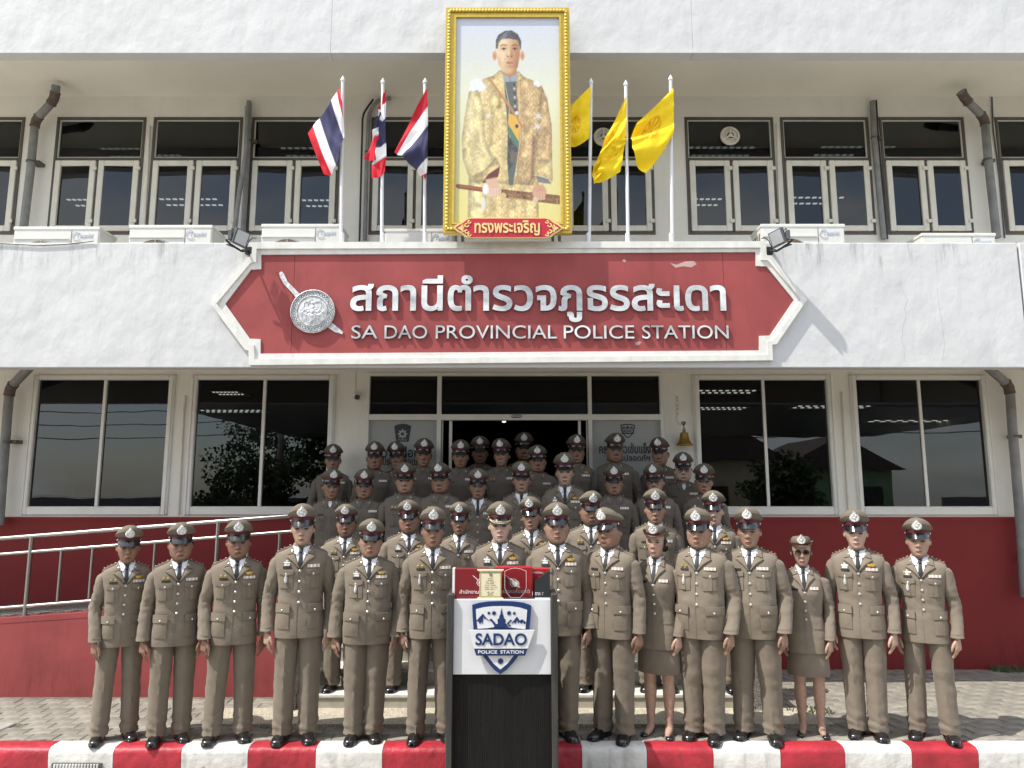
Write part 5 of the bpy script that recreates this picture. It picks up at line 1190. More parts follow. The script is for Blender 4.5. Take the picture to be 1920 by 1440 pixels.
# ------------------------------------------------------------------ people
def skin_mat():
    """skin with brows, eyes, lips, nostrils and cropped hair placed by the head's own coordinates"""
    m = bpy.data.materials.new('skin'); m.use_nodes = True; t = m.node_tree; N = t.nodes; L = t.links; B_ = N['Principled BSDF']
    B_.inputs['Roughness'].default_value = .48; B_.inputs['Specular IOR Level'].default_value = .4
    at = N.new('ShaderNodeAttribute'); at.attribute_name = 'head'; sp = N.new('ShaderNodeSeparateXYZ'); L.new(at.outputs['Vector'], sp.inputs[0])
    def M_(op, a, b=None, c=None):
        n = N.new('ShaderNodeMath'); n.operation = op
        for i, v in enumerate((a, b, c)):
            if v is None: continue
            if isinstance(v, (int, float)): n.inputs[i].default_value = v
            else: L.new(v, n.inputs[i])
        return n.outputs[0]
    def step(v, lo, hi):
        n = N.new('ShaderNodeMapRange'); n.interpolation_type = 'SMOOTHSTEP'; L.new(v, n.inputs[0]); n.inputs[1].default_value = lo; n.inputs[2].default_value = hi; return n.outputs[0]
    x, y, z = sp.outputs; ax = M_('ABSOLUTE', x); front = step(y, .0, -.02)
    def ellipse(px, pz, cx, cz, rx, rz):
        a = M_('DIVIDE', M_('SUBTRACT', px, cx), rx); b = M_('DIVIDE', M_('SUBTRACT', pz, cz), rz)
        return M_('ADD', M_('MULTIPLY', a, a), M_('MULTIPLY', b, b))
    oi = N.new('ShaderNodeObjectInfo'); col = oi.outputs['Color']
    def over(col, mask, c):
        mx = N.new('ShaderNodeMix'); mx.data_type = 'RGBA'; L.new(mask, mx.inputs[0]); L.new(col, mx.inputs[6])
        if isinstance(c, tuple): mx.inputs[7].default_value = c
        else: L.new(c, mx.inputs[7])
        return mx.outputs[2]
    def tint(c):
        mx = N.new('ShaderNodeMix'); mx.data_type = 'RGBA'; mx.blend_type = 'MULTIPLY'; mx.inputs[0].default_value = 1; L.new(col, mx.inputs[6]); mx.inputs[7].default_value = c; return mx.outputs[2]
    no = N.new('ShaderNodeTexNoise'); no.inputs['Scale'].default_value = 34; no.inputs['Detail'].default_value = 5; tc = N.new('ShaderNodeTexCoord'); L.new(tc.outputs['Object'], no.inputs['Vector'])
    mr = N.new('ShaderNodeMapRange'); mr.inputs[1].default_value = .3; mr.inputs[2].default_value = .7; mr.inputs[3].default_value = .86; mr.inputs[4].default_value = 1.1; L.new(no.outputs[0], mr.inputs[0])
    mx = N.new('ShaderNodeMix'); mx.data_type = 'RGBA'; mx.blend_type = 'MULTIPLY'; mx.inputs[0].default_value = 1; L.new(col, mx.inputs[6]); L.new(mr.outputs[0], mx.inputs[7]); skin = mx.outputs[2]
    inv = lambda v, lo, hi: step(v, hi, lo)
    ml = lambda *a: M_('MULTIPLY', a[0], a[1]) if len(a) == 2 else M_('MULTIPLY', a[0], ml(*a[1:]))
    c = over(skin, ml(inv(ellipse(ax, z, .040, -.022, .022, .018), .2, 1.3), front, M_('ADD', .22, 0.)), tint((1.05, .72, .66, 1)))      # cheeks
    c = over(c, ml(inv(ellipse(ax, z, .0, -.034, .020, .014), .2, 1.3), front, M_('ADD', .25, 0.)), tint((1.0, .72, .64, 1)))
    c = over(c, ml(inv(ellipse(ax, z, .030, .006, .026, .018), .15, 1.2), front, M_('ADD', .28, 0.)), tint((.66, .52, .46, 1)))      # the eyes' surrounds
    c = over(c, ml(inv(ellipse(M_('SUBTRACT', ax, M_('MULTIPLY', M_('ADD', z, .04), -.35)), z, .0225, -.052, .0028, .020), .2, 1.2), front, M_('ADD', .40, 0.)), tint((.62, .46, .42, 1)))      # folds beside the mouth
    c = over(c, ml(inv(ellipse(ax, z, .0, -.073, .025, .0095), .55, 1.15), front, M_('ADD', .85, 0.)), tint((.66, .36, .35, 1)))       # lips
    c = over(c, ml(inv(ellipse(ax, z, .0, -.0705, .026, .0027), .4, 1.4), front), tint((.20, .10, .10, 1)))
    c = over(c, ml(inv(ellipse(ax, z, .0088, -.0405, .0052, .0034), .4, 1.3), front), tint((.2, .12, .1, 1)))
    zb = M_('SUBTRACT', z, M_('MULTIPLY', M_('SUBTRACT', ax, .03), -.06))
    c = over(c, ml(inv(ellipse(ax, zb, .032, .0225, .019, .0052), .35, 1.2), front, M_('ADD', .85, 0.)), (.015, .012, .010, 1))        # brows
    e = ellipse(ax, z, .0325, .0030, .0140, .0040)
    c = over(c, ml(inv(ellipse(ax, z, .0325, .0048, .0170, .0068), .7, 1.15), front), (.018, .013, .011, 1))                           # lash line
    c = over(c, ml(inv(e, .62, .85), front), (.30, .26, .23, 1))
    c = over(c, ml(inv(e, .62, .85), inv(ellipse(ax, z, .0322, .0034, .0072, .0066), .7, 1.05), front), (.012, .008, .006, 1))
    # cropped hair round the sides and back
    hair = ml(step(y, -.028, -.008), step(M_('ADD', z, M_('MULTIPLY', y, .55)), .002, .016))
    c = over(c, ml(hair, inv(z, .25, .3), M_('ADD', .92, 0.)), (.016, .014, .013, 1))
    L.new(c, B_.inputs['Base Color'])
    bp = N.new('ShaderNodeBump'); bp.inputs['Strength'].default_value = .18; bp.inputs['Distance'].default_value = .003; L.new(no.outputs[0], bp.inputs['Height']); L.new(bp.outputs[0], B_.inputs['Normal'])
    MATS['skin'] = m
skin_mat()

HC = Vector((0, -.018, 1.600)); HS, CS = 1.095, 1.03    # head and cap scale
        # centre of the head
def interp(tab, z, k):
    return float(np.interp(z, [r[0] for r in tab], [r[k] for r in tab]))
HEAD = [(-.115, .010, -.050, -.012), (-.109, .028, -.070, .0), (-.098, .043, -.081, .012), (-.08, .052, -.084, .035), (-.055, .0615, -.0845, .058), (-.03, .0675, -.0855, .078), (-.005, .0715, -.087, .092),
        (.02, .0735, -.0885, .101), (.045, .0742, -.0895, .103), (.07, .071, -.086, .097), (.09, .061, -.073, .080), (.104, .044, -.050, .055), (.112, .022, -.024, .026), (.115, .004, -.004, .005)]
def head_rings(fp):
    """fp: width, jaw, nose, lips, chin, age factors"""
    R = []
    gs = lambda d, s: np.exp(-(d/s)**2)
    zs = np.concatenate([np.linspace(-.115, .05, 62), np.linspace(.055, .115, 16)])
    th = np.linspace(0, 2*PI, 84, endpoint=False)
    for z in zs:
        wf = 1+(1.085*fp['w']-1)*float(np.clip((.040-z)/.045, 0, 1)); a = interp(HEAD, z, 1)*wf*(1+(fp['jaw']-1)*np.clip((-z-.0)/.08, 0, 1)); f = interp(HEAD, z, 2); b = interp(HEAD, z, 3)
        n = 2.35; ca, sa = np.cos(th), np.sin(th)
        x = a*np.sign(ca)*np.abs(ca)**(2/n); y = np.where(sa < 0, -f, b)*np.sign(sa)*np.abs(sa)**(2/n)
        fr = np.clip(-sa, 0, 1)**.5; ax = np.abs(x); d = np.zeros_like(x)
        d += fp['nose']*.0215*gs(ax, .0115)*gs(z+.030, .0135)                        # tip
        d += .0125*gs(ax, .0085)*np.clip(1-np.abs(z+.010)/.034, 0, 1)                # bridge
        d += fp['nose']*.0115*gs(ax-.0145, .0075)*gs(z+.034, .0085)                  # wings
        d -= .0120*gs(ax-.031, .0145)*gs(z-.006, .0105); d += .0056*gs(ax-.0315, .0095)*gs(z-.003, .0065)
        d += .0038*gs(ax-.026, .020)*gs(z-.0225, .007); d += .0055*gs(ax-.046, .017)*gs(z+.012, .017)
        d += .004*gs(ax, .03)*gs(z+.07, .022)
        d += fp['lip']*.0058*gs(ax, .0185)*gs(z+.0655, .0045)+fp['lip']*.0066*gs(ax, .017)*gs(z+.0765, .0052); d -= .0055*gs(ax, .022)*gs(z+.0708, .0022)
        d -= .0035*gs(ax, .02)*gs(z+.086, .0055); d += fp['chin']*.0058*gs(ax, .018)*gs(z+.101, .0105)
        d -= fp['age']*.0032*gs(ax-(.019+.42*np.clip(-z-.034, 0, .05)), .0045)*gs(z+.055, .024)
        d -= fp['age']*.0022*gs(ax-.03, .012)*gs(z+.004, .0035)
        y = y-d*fr
        R.append(np.stack([x, y, np.full_like(x, z)], 1))
    return R
def hand_parts(mb, wrist, s, spread=1.0):
    """a relaxed hand hanging from the wrist; back of the hand turned outwards and forwards"""
    d = Vector((s*.02, -.06, -1)).normalized(); nrm = Vector((s*.84, -.54, .02)); nrm = (nrm-d*nrm.dot(d)).normalized(); w = d.cross(nrm)*s
    if w.y > 0: w = -w                  # thumb side faces forwards
    P = lambda a, b, c: wrist+d*a+w*b+nrm*c
    sec = [(-.03, .020, .020), (.0, .023, .019), (.02, .033, .017), (.05, .040, .015), (.078, .041, .0135), (.090, .036, .010)]
    mb.rings([[P(a, hw*math.cos(t), th*math.sin(t)-.05*a*.2) for t in np.linspace(0, 2*PI, 16, endpoint=False)] for a, hw, th in sec])
    for k, (b, L_, fan) in enumerate(((.029, .072, .12), (.010, .082, .035), (-.010, .076, -.05), (-.028, .060, -.14))):
        o = .070-.006*abs(k-1); pts = []; rr = []; p = P(o, b, -.001); ang = .10+.05*k; fd = (d+w*(fan*spread)).normalized()
        pts.append(p); rr.append(.0095)
        for seg, (l, bend) in enumerate(((.42, .16), (.32, .30), (.26, .26))):
            ang += bend*(.8+.15*k); dv = (fd*math.cos(ang)-nrm*math.sin(ang)); p = p+dv*(L_*l+ (.018 if seg == 0 else 0)); pts.append(p); rr.append(.0092-.0011*(seg+1))
        mb.tube(pts, rr, 9); mb.ell(pts[-1], (rr[-1],)*3, 8, 6)
    p0 = P(.018, .022, -.002); p1 = P(.044, .047, -.008); p2 = P(.072, .058, -.014); p3 = P(.094, .056, -.020)
    mb.tube([p0, p1, p2, p3], [.0135, .0125, .0108, .0085], 9); mb.ell(p3, (.0085,)*3, 8, 6)
ARM = {0: (.0, 1), 1: (.012, 1), 2: (.034, 1), 'w': (-.034, 1)}
POSE = [((0, 0), (0, 0), (0, 0)), ((.004, .010), (-.010, -.026), (-.024, -.056)), ((.008, .016), (.004, .012), (-.004, -.008))]
def arm_path(g, s, av=0):
    P = arm_base(g, s); e, f, w = POSE[av]
    for i, (dx, dy) in ((3, e), (4, f), (5, w)): P[i] = (P[i][0]+s*dx, P[i][1]+dy, P[i][2]+(.006 if av == 1 else 0))
    return P
def arm_base(g, s):
    o = ARM[g][0]
    if g == 'w': return [(s*.125, .01, 1.375), (s*.170, .008, 1.335), (s*.192, .014, 1.20), (s*.208, .022, 1.10), (s*.214, .0, .96), (s*.216, -.02, .83)]
    return [(s*(.125+o*.3), .012, 1.392), (s*(.168+o*.5), .010, 1.350), (s*(.196+o*.9), .016, 1.20), (s*(.213+o), .026, 1.09), (s*(.223+o), .004, .95), (s*(.227+o), -.022, .825)]
def make_body(g, fp, yaw, pitch, roll=0, av=(0, 0)):
    mb = MB(); Rm = Matrix.Rotation(yaw, 3, 'Z') @ Matrix.Rotation(pitch, 3, 'X') @ Matrix.Rotation(roll, 3, 'Y')
    T = lambda p: HC+Rm @ (Vector(p)*HS)
    mb.rings([[T(p) for p in r] for r in head_rings(fp)])
    for s in (-1, 1):     # ears
        R = []
        for t, a, b in ((0, .003, .006), (.004, .012, .022), (.010, .016, .030), (.015, .014, .028), (.018, .006, .016)):
            R.append([T((s*(.0705*fp['w']+t+.010*math.cos(u)*.4), .012+a*math.cos(u)+t*.5, -.008+b*math.sin(u)+.006)) for u in np.linspace(0, 2*PI, 14, endpoint=False)])
        mb.rings(R)
    nk = .058 if g != 'w' else .048; nk *= fp.get('neck', 1)
    mb.rings([[(nk*k*1.0*math.cos(t)*sx, cy+nk*k*1.05*math.sin(t), z) for t in np.linspace(0, 2*PI, 20, endpoint=False)] for z, k, cy, sx in ((1.34, 1.25, .008, 1.1), (1.42, 1.08, .006, 1), (1.48, 1.0, .004, 1), (1.53, 1.0, .006, 1), (1.56, .9, .010, 1))])
    mb.rings([[(hx*math.cos(t), .005+hy*math.sin(t), z) for t in np.linspace(0, 2*PI, 16, endpoint=False)] for z, hx, hy in ((.86, .10, .06), (1.1, .10, .06), (1.3, .12, .06), (1.39, .10, .05))])
    for s in (-1, 1):
        ap = [Vector(p) for p in arm_path(g, s, av[0 if s < 0 else 1])]; mb.tube([(s*.06, .01, 1.36)]+ap, [.03, .03, .032, .03, .028, .026, .0235], 10)
        hand_parts(mb, ap[-1]+Vector((0, -.003, -.012)), s)
        if g == 'w': mb.tube([(s*.07, .01, .92), (s*.078, .005, .55), (s*.080, -.002, .50), (s*.080, .004, .43), (s*.080, .018, .34), (s*.079, .014, .2), (s*.078, .008, .10), (s*.08, -.0, .055), (s*.083, -.05, .035), (s*.088, -.12, .022)], [.07, .060, .054, .050, .054, .040, .031, .034, .030, .018], 14)
        else: mb.tube([(s*.05, .01, .92), (s*.09, .005, .5), (s*.10, .01, .09)], [.045, .038, .034], 10)
    me0 = mb.mesh('body', 'skin', fix=True); o = bpy.data.objects.new('tmp', me0); COL.objects.link(o)
    r = o.modifiers.new('r', 'REMESH'); r.mode = 'VOXEL'; r.voxel_size = .0042; r.use_smooth_shade = True
    dcm = o.modifiers.new('d', 'DECIMATE'); dcm.ratio = .34
    me = bpy.data.meshes.new_from_object(o.evaluated_get(bpy.context.evaluated_depsgraph_get()))
    bpy.data.objects.remove(o); bpy.data.meshes.remove(me0)
    me.name = 'body'; me.materials.clear(); me.materials.append(MATS['skin'])
    n = len(me.vertices); V = np.zeros(n*3); me.vertices.foreach_get('co', V); V = V.reshape(-1, 3)
    Hh = (V-np.array(HC)) @ np.array(Rm)/HS; Hh[:, 0] /= fp['w']; Hh[V[:, 2] < 1.43] += 5
    a = me.attributes.new('head', 'FLOAT_VECTOR', 'POINT'); a.data.foreach_set('vector', Hh.astype(np.float32).ravel())
    me.polygons.foreach_set('use_smooth', [True]*len(me.polygons))
    return me, Rm

# torso sections: z, half width, half depth, centre y
JK = {1: [(.775, .200, .142, .006), (.80, .200, .142, .006), (.90, .193, .138, .004), (1.00, .180, .128, .002), (1.08, .175, .122, .0), (1.18, .184, .127, -.002), (1.28, .203, .130, -.002), (1.345, .220, .122, .0), (1.384, .223, .110, .004), (1.413, .206, .098, .008), (1.434, .156, .086, .010), (1.452, .114, .077, .010), (1.468, .084, .071, .010), (1.480, .070, .066, .008)]}
def table(base, f): return [(z, hw*f(z)[0], hd*f(z)[1], cy+f(z)[2]) for z, hw, hd, cy in base]
bell = lambda z, c, s: math.exp(-((z-c)/s)**2)
JK[1] = [(z, hw*.935, hd*.96, cy) for z, hw, hd, cy in JK[1]]
JK[0] = table(JK[1], lambda z: (.945, .93, 0))
JK[2] = table(JK[1], lambda z: (1.04+.12*bell(z, 1.03, .20), 1.06+.20*bell(z, 1.04, .17), -.020*bell(z, 1.04, .2)))
JK['w'] = [(.715, .182, .130, .006), (.74, .180, .129, .006), (.86, .176, .126, .004), (.96, .156, .112, .002), (1.04, .144, .104, .0), (1.14, .152, .116, -.008), (1.235, .164, .134, -.014), (1.31, .166, .120, -.006), (1.375, .160, .100, .004), (1.405, .142, .088, .008), (1.43, .108, .078, .010), (1.455, .078, .068, .010), (1.47, .060, .060, .008)]
SH = {k: [(z, hw*.965, hd*.95, cy) for z, hw, hd, cy in JK[k]] for k in (0, 1, 2)}      # everyday shirts are cut closer
def surf_fn(tab):
    def S(x, z):
        hw, hd, cy = interp(tab, z, 1), interp(tab, z, 2), interp(tab, z, 3); n = 2.4
        return Vector((x, cy-hd*max(0, 1-min(.999, abs(x)/hw)**n)**(1/n), z))
    def Nn(x, z):
        e = .004; dx = S(x+e, z)-S(x-e, z); dz = S(x, z+e)-S(x, z-e); n = dx.cross(dz).normalized(); return n if n.y < 0 else -n
    return S, Nn
def patch(mb, S, Nn, c, off, nu=6, nv=6, lift=.0035, bulge=0.0):
    """a piece of cloth or metal lying on the jacket: c = corners (x,z) bottom-left, bottom-right, top-right, top-left"""
    G = []; 
    for j in range(nv+1):
        v = j/nv
        for i in range(nu+1):
            u = i/nu
            x = (c[0][0]*(1-u)+c[1][0]*u)*(1-v)+(c[3][0]*(1-u)+c[2][0]*u)*v; z = (c[0][1]*(1-u)+c[1][1]*u)*(1-v)+(c[3][1]*(1-u)+c[2][1]*u)*v
            G.append(S(x, z)+Nn(x, z)*(off+lift+bulge*math.sin(PI*u)*math.sin(PI*v)))
    W = nu+1; F = [(j*W+i, j*W+i+1, (j+1)*W+i+1, (j+1)*W+i) for j in range(nv) for i in range(nu)]
    ring = [i for i in range(W)]+[j*W+nu for j in range(1, nv+1)]+[nv*W+i for i in range(nu-1, -1, -1)]+[j*W for j in range(nv-1, 0, -1)]
    n = len(G)
    for r in ring: p = G[r]; G.append(p+Vector((0, 1, 0))*(lift+.004))
    m = len(ring)
    F += [(ring[(k+1) % m], ring[k], n+k, n+(k+1) % m) for k in range(m)]
    mb.add(G, F)
def wrinkle(p, k, seed):
    q = Vector((p[0]*7+seed, p[1]*5, p[2]*9)); return k*(mnoise.noise(q)+.5*mnoise.noise(q*2.3))
def crease(q): return max(0, 1-abs(mnoise.noise(Vector(q)))*5.5)**1.5     # narrow valleys, as cloth folds run
def sleeve(mb, path, rad, seed):
    pts = []; P = [Vector(p) for p in path]
    for i in range(len(P)-1):
        n = 10
        for k in range(n): 
            t = k/n; p0 = P[max(i-1, 0)]; p3 = P[min(i+2, len(P)-1)]; a, b = P[i], P[i+1]
            pts.append(.5*((2*a)+(b-p0)*t+(2*p0-5*a+4*b-p3)*t*t+(3*a-p0-3*b+p3)*t**3))
    pts.append(P[-1]); R = []; nr = len(pts)
    for i, p in enumerate(pts):
        f = i/(nr-1); r = float(np.interp(f, [0, .18, .45, .62, .8, 1], rad)); ring = []
        fold = .0030*math.sin(f*58+seed)*bell(f, .58, .22)
        for k in range(24):
            a = 2*PI*k/24; rr = r*(1+.06*math.cos(a*2))
            d = fold*math.sin(a+f*9+seed)-.0062*crease((math.cos(a)*.9+f*3.2, math.sin(a)*.9, f*7.5+seed))*(bell(f, .56, .24)+.35)+wrinkle((p.x*3+math.cos(a), p.y+math.sin(a), p.z*2.2), .0042, seed)
            ring.append(p+Vector((math.cos(a)*(rr+d), math.sin(a)*(rr*1.06+d), 0)))
        R.append(ring)
    last = R[-1]; c = P[-1]; R.append([c+(q-c)*.86+Vector((0, 0, .004)) for q in last]); R.append([c+(q-c)*.84+Vector((0, 0, .03)) for q in last])
    mb.rings(R)
def make_jacket(g, kind):
    tab = JK[g] if kind == 'jacket' else SH[g]; S, Nn = surf_fn(tab); mb = MB(); seed = {0: 3, 1: 11, 2: 23, 'w': 37}[g]+(5 if kind != 'jacket' else 0)
    z0 = tab[0][0]; zs = list(np.linspace(z0, 1.38, 34))+[1.39, 1.402, 1.413, 1.424, 1.434, 1.444, 1.454, 1.463, 1.472, 1.48]; zs = [z for z in zs if z <= tab[-1][0]]+[tab[-1][0]]
    R = []
    for z in zs:
        hw, hd, cy = interp(tab, z, 1), interp(tab, z, 2), interp(tab, z, 3); ring = []
        for k in range(56):
            a = 2*PI*k/56; ca, sa = math.cos(a), math.sin(a); n = 2.4
            x = hw*math.copysign(abs(ca)**(2/n), ca); y = cy+hd*math.copysign(abs(sa)**(2/n), sa)
            am = .0032*min(1, max(0, (1.40-z)/.1)); d = wrinkle((x, y, z*1.3), am, seed)+.0022*math.sin(z*70+x*20+seed)*bell(z, 1.06, .09)*(1 if kind == 'jacket' else 1.6)
            d -= .0042*crease((x*5+z*4+seed, y*4, z*8))*(bell(z, 1.05, .10)*.9+bell(z, 1.24, .10)*min(1, abs(x)/.16)**2+.12)
            ring.append((x*(1+d*4), y+d*math.copysign(1, sa), z))
        R.append(ring)
    R = [[(x*.97, y*.97, z+.012) for x, y, z in R[0]]]+R      # turned-under hem
    mb.rings(R)
    if kind == 'jacket': patch(mb, S, Nn, [(-.014, z0+.002), (-.010, z0+.002), (-.010, 1.30), (-.014, 1.30)], .0, 1, 24, .0026)
    else: patch(mb, S, Nn, [(-.018, z0+.002), (.018, z0+.002), (.016, 1.37), (-.016, 1.37)], .0, 2, 24, .0022)
    return mb, S, Nn, tab

def make_sleeve(g, kind, s, av):
    mb = MB(); seed = {0: 3, 1: 11, 2: 23, 'w': 37}[g]+(5 if kind != 'jacket' else 0)+av*13
    rad = [.058, .0625, .056, .053, .048, .051]
    if g == 'w': rad = [.052, .056, .049, .046, .043, .045]
    if g == 2: rad = [r*1.12 for r in rad]
    if g == 0: rad = [r*.96 for r in rad]
    if kind != 'jacket': rad = [r*.95 for r in rad]
    sleeve(mb, arm_path(g, s, av), rad, seed+s)
    return mb.mesh('sleeve', 'uniform', 55)
_sl = {}
def sleeve_mesh(*k):
    if k not in _sl: _sl[k] = make_sleeve(*k)
    return _sl[k]

def collar_ring(mb, r, zb, zf, h, flare, n=28, gap=.5):
    R0, R1, R2 = [], [], []
    for k in range(n+1):
        a = -PI/2+gap+(2*PI-2*gap)*k/n; f = .5-.5*math.sin(a)      # 1 in front
        z = zb*(1-f)+zf*f; c, s_ = math.cos(a), math.sin(a)
        R0.append((c*(r+flare), .006+s_*(r*1.05+flare), z-.012)); R1.append((c*r, .006+s_*r*1.05, z+h)); R2.append((c*(r-.004), .006+s_*(r*1.05-.004), z+h-.004))
    mb.rings([R0, R1, R2], False, False, False)
def epaulette(mb, tab, s, stars):
    zz = [r[0] for r in tab]; hh = [r[1] for r in tab]
    def ztop(x): return float(np.interp(-abs(x), [-h for h in hh if True][-7:], zz[-7:]))
    xs = np.linspace(.082, max(hh)*.955, 9); V = []
    for x in xs:
        for j in range(4):
            y = .008+(-.026+.052*j/3)*(1.0+.1*(x-.08)/.1); V.append((s*x, y, ztop(x)+.012-.003*abs(j-1.5)))
    n = 4; F = [(i*n+j, i*n+j+1, (i+1)*n+j+1, (i+1)*n+j) for i in range(len(xs)-1) for j in range(3)]
    V2 = [(x, y, z-.016) for x, y, z in V]; o = len(V)
    ring = list(range(n))+[i*n+n-1 for i in range(1, len(xs))]+[(len(xs)-1)*n+j for j in range(n-2, -1, -1)]+[i*n for i in range(len(xs)-2, 0, -1)]
    F += [(ring[k], ring[(k+1) % len(ring)], o+ring[(k+1) % len(ring)], o+ring[k]) for k in range(len(ring))]
    mb.add(V+V2, F); mb.cur = 1
    for k in range(stars):
        x = .178*max(hh)/.2-.026*k; c = (s*x, .004, ztop(x)+.016)
        mb.add([(c[0]+(.009 if i % 2 == 0 else .004)*math.cos(PI*i/5), c[1]+(.009 if i % 2 == 0 else .004)*math.sin(PI*i/5), c[2]+.001) for i in range(10)]+[(c[0], c[1], c[2]+.004)], [(i, (i+1) % 10, 10) for i in range(10)])
    mb.ell((s*.092, .006, ztop(.092)+.014), (.006, .006, .004), 8, 5); mb.cur = 0

def make_trousers(g, dx=0.0):
    mb = MB(); w = {0: .95, 1: 1.0, 2: 1.14}[g]
    mb.rings([[(hx*w*math.cos(t), .006+hy*w*math.sin(t), z) for t in np.linspace(0, 2*PI, 30, endpoint=False)] for z, hx, hy in ((.815, .10, .085), (.835, .150, .108), (.87, .172, .118), (.96, .168, .110), (1.02, .15, .10))])
    for s in (-1, 1):
        R = []
        for z in list(np.linspace(.88, .16, 34))+list(np.linspace(.145, .052, 12)):
            r = float(np.interp(z, [.05, .10, .3, .5, .7, .8, .9], [.081, .081, .082, .088, .097, .099, .090]))*(w if z > .4 else 1+(w-1)*.5)
            cx = s*float(np.interp(z, [.05, .5, .88], [.108+dx, .100+dx*.55, .086])); cy = float(np.interp(z, [.05, .4, .88], [.006, .012, .008])); ring = []
            brk = .007*math.sin((z-.05)*75+s)*bell(z, .12, .07)+.004*math.sin(z*40+s*2)*bell(z, .5, .14)
            for k in range(28):
                a = 2*PI*k/28; da = abs(((a-1.5*PI+PI) % (2*PI))-PI); ridge = .007*math.exp(-(da/.16)**2)
                db = abs(((a-.5*PI+PI) % (2*PI))-PI); ridge += .006*math.exp(-(db/.2)**2)
                d = ridge-.0055*crease((cx*9+math.cos(a)*1.2, math.sin(a)*1.2+z*2, z*8+g))*(bell(z, .82, .10)+.8*bell(z, .14, .10)+.5*bell(z, .47, .12)+.15)+brk*math.sin(a*1+z*12)+wrinkle((cx*2+math.cos(a)*.5, math.sin(a)*.5, z*1.6), .0038, 31+s*7+(g*3))
                ring.append((cx+(r*.93+d)*math.cos(a), cy+(r*1.1+d)*math.sin(a), z-(.012*max(0, math.sin(a)) if z < .06 else 0)))
            R.append(ring)
        lo = R[-1]; cx = s*(.108+dx); R.append([(cx+(x-cx)*.9, y*.9, z+.012) for x, y, z in lo])
        mb.rings(R, True, True)
    return mb
def make_shoe(s, heel=False):
    mb = MB(); R = []; ang = s*.20; ca, sa = math.cos(ang), math.sin(ang); cx = s*.106 if not heel else s*.083
    prof = [(-.172, .014, .022), (-.166, .028, .034), (-.150, .040, .046), (-.12, .048, .055), (-.085, .049, .064), (-.045, .046, .082), (-.01, .041, .098), (.03, .038, .100), (.07, .038, .095), (.092, .032, .088), (.100, .018, .070)]
    if heel: prof = [(-.150, .010, .014), (-.143, .024, .024), (-.125, .033, .032), (-.10, .035, .036), (-.075, .036, .034), (-.04, .031, .040), (.0, .028, .056), (.035, .027, .075), (.055, .022, .080), (.062, .012, .076)]
    for y, hw, h in prof:
        ring = []
        for k in range(16):
            a = 2*PI*k/16; c, s_ = math.cos(a), math.sin(a); x = hw*math.copysign(abs(c)**.8, c); z = h*.5+h*.5*math.copysign(abs(s_)**(.55 if s_ < 0 else 1.0), s_)
            if heel and s_ < 0: z = max(z, float(np.interp(y, [-.1, -.02, .06], [.004, .018, .03])))
            ring.append((cx+x*ca-y*sa, x*sa+y*ca, max(.001, z)))
        R.append(ring)
    mb.rings(R)
    if heel: mb.rings([[(cx+(r*math.cos(t))*ca-(.045+r*math.sin(t))*sa, (.045+r*math.sin(t))*ca, z) for t in np.linspace(0, 2*PI, 10, endpoint=False)] for z, r in ((.0, .010), (.03, .013), (.05, .020))])
    else:
        R = []
        for z, e in ((0, .004), (.016, .005), (.018, .0)):
            R.append([(cx+x*ca-y*sa, x*sa+y*ca, z) for x, y in [((hw+e), y) for y, hw, h in prof]+[(-(hw+e), y) for y, hw, h in prof[::-1]]])
        mb.rings(R)
        for k in range(4): y = -.075+.018*k; z = float(np.interp(y, [p[0] for p in prof], [p[2] for p in prof])); mb.tube([(cx+x*ca-y*sa, x*sa+y*ca, z+.001-abs(x)*.35) for x in (-.018, 0, .018)], .003, 5)
    return mb

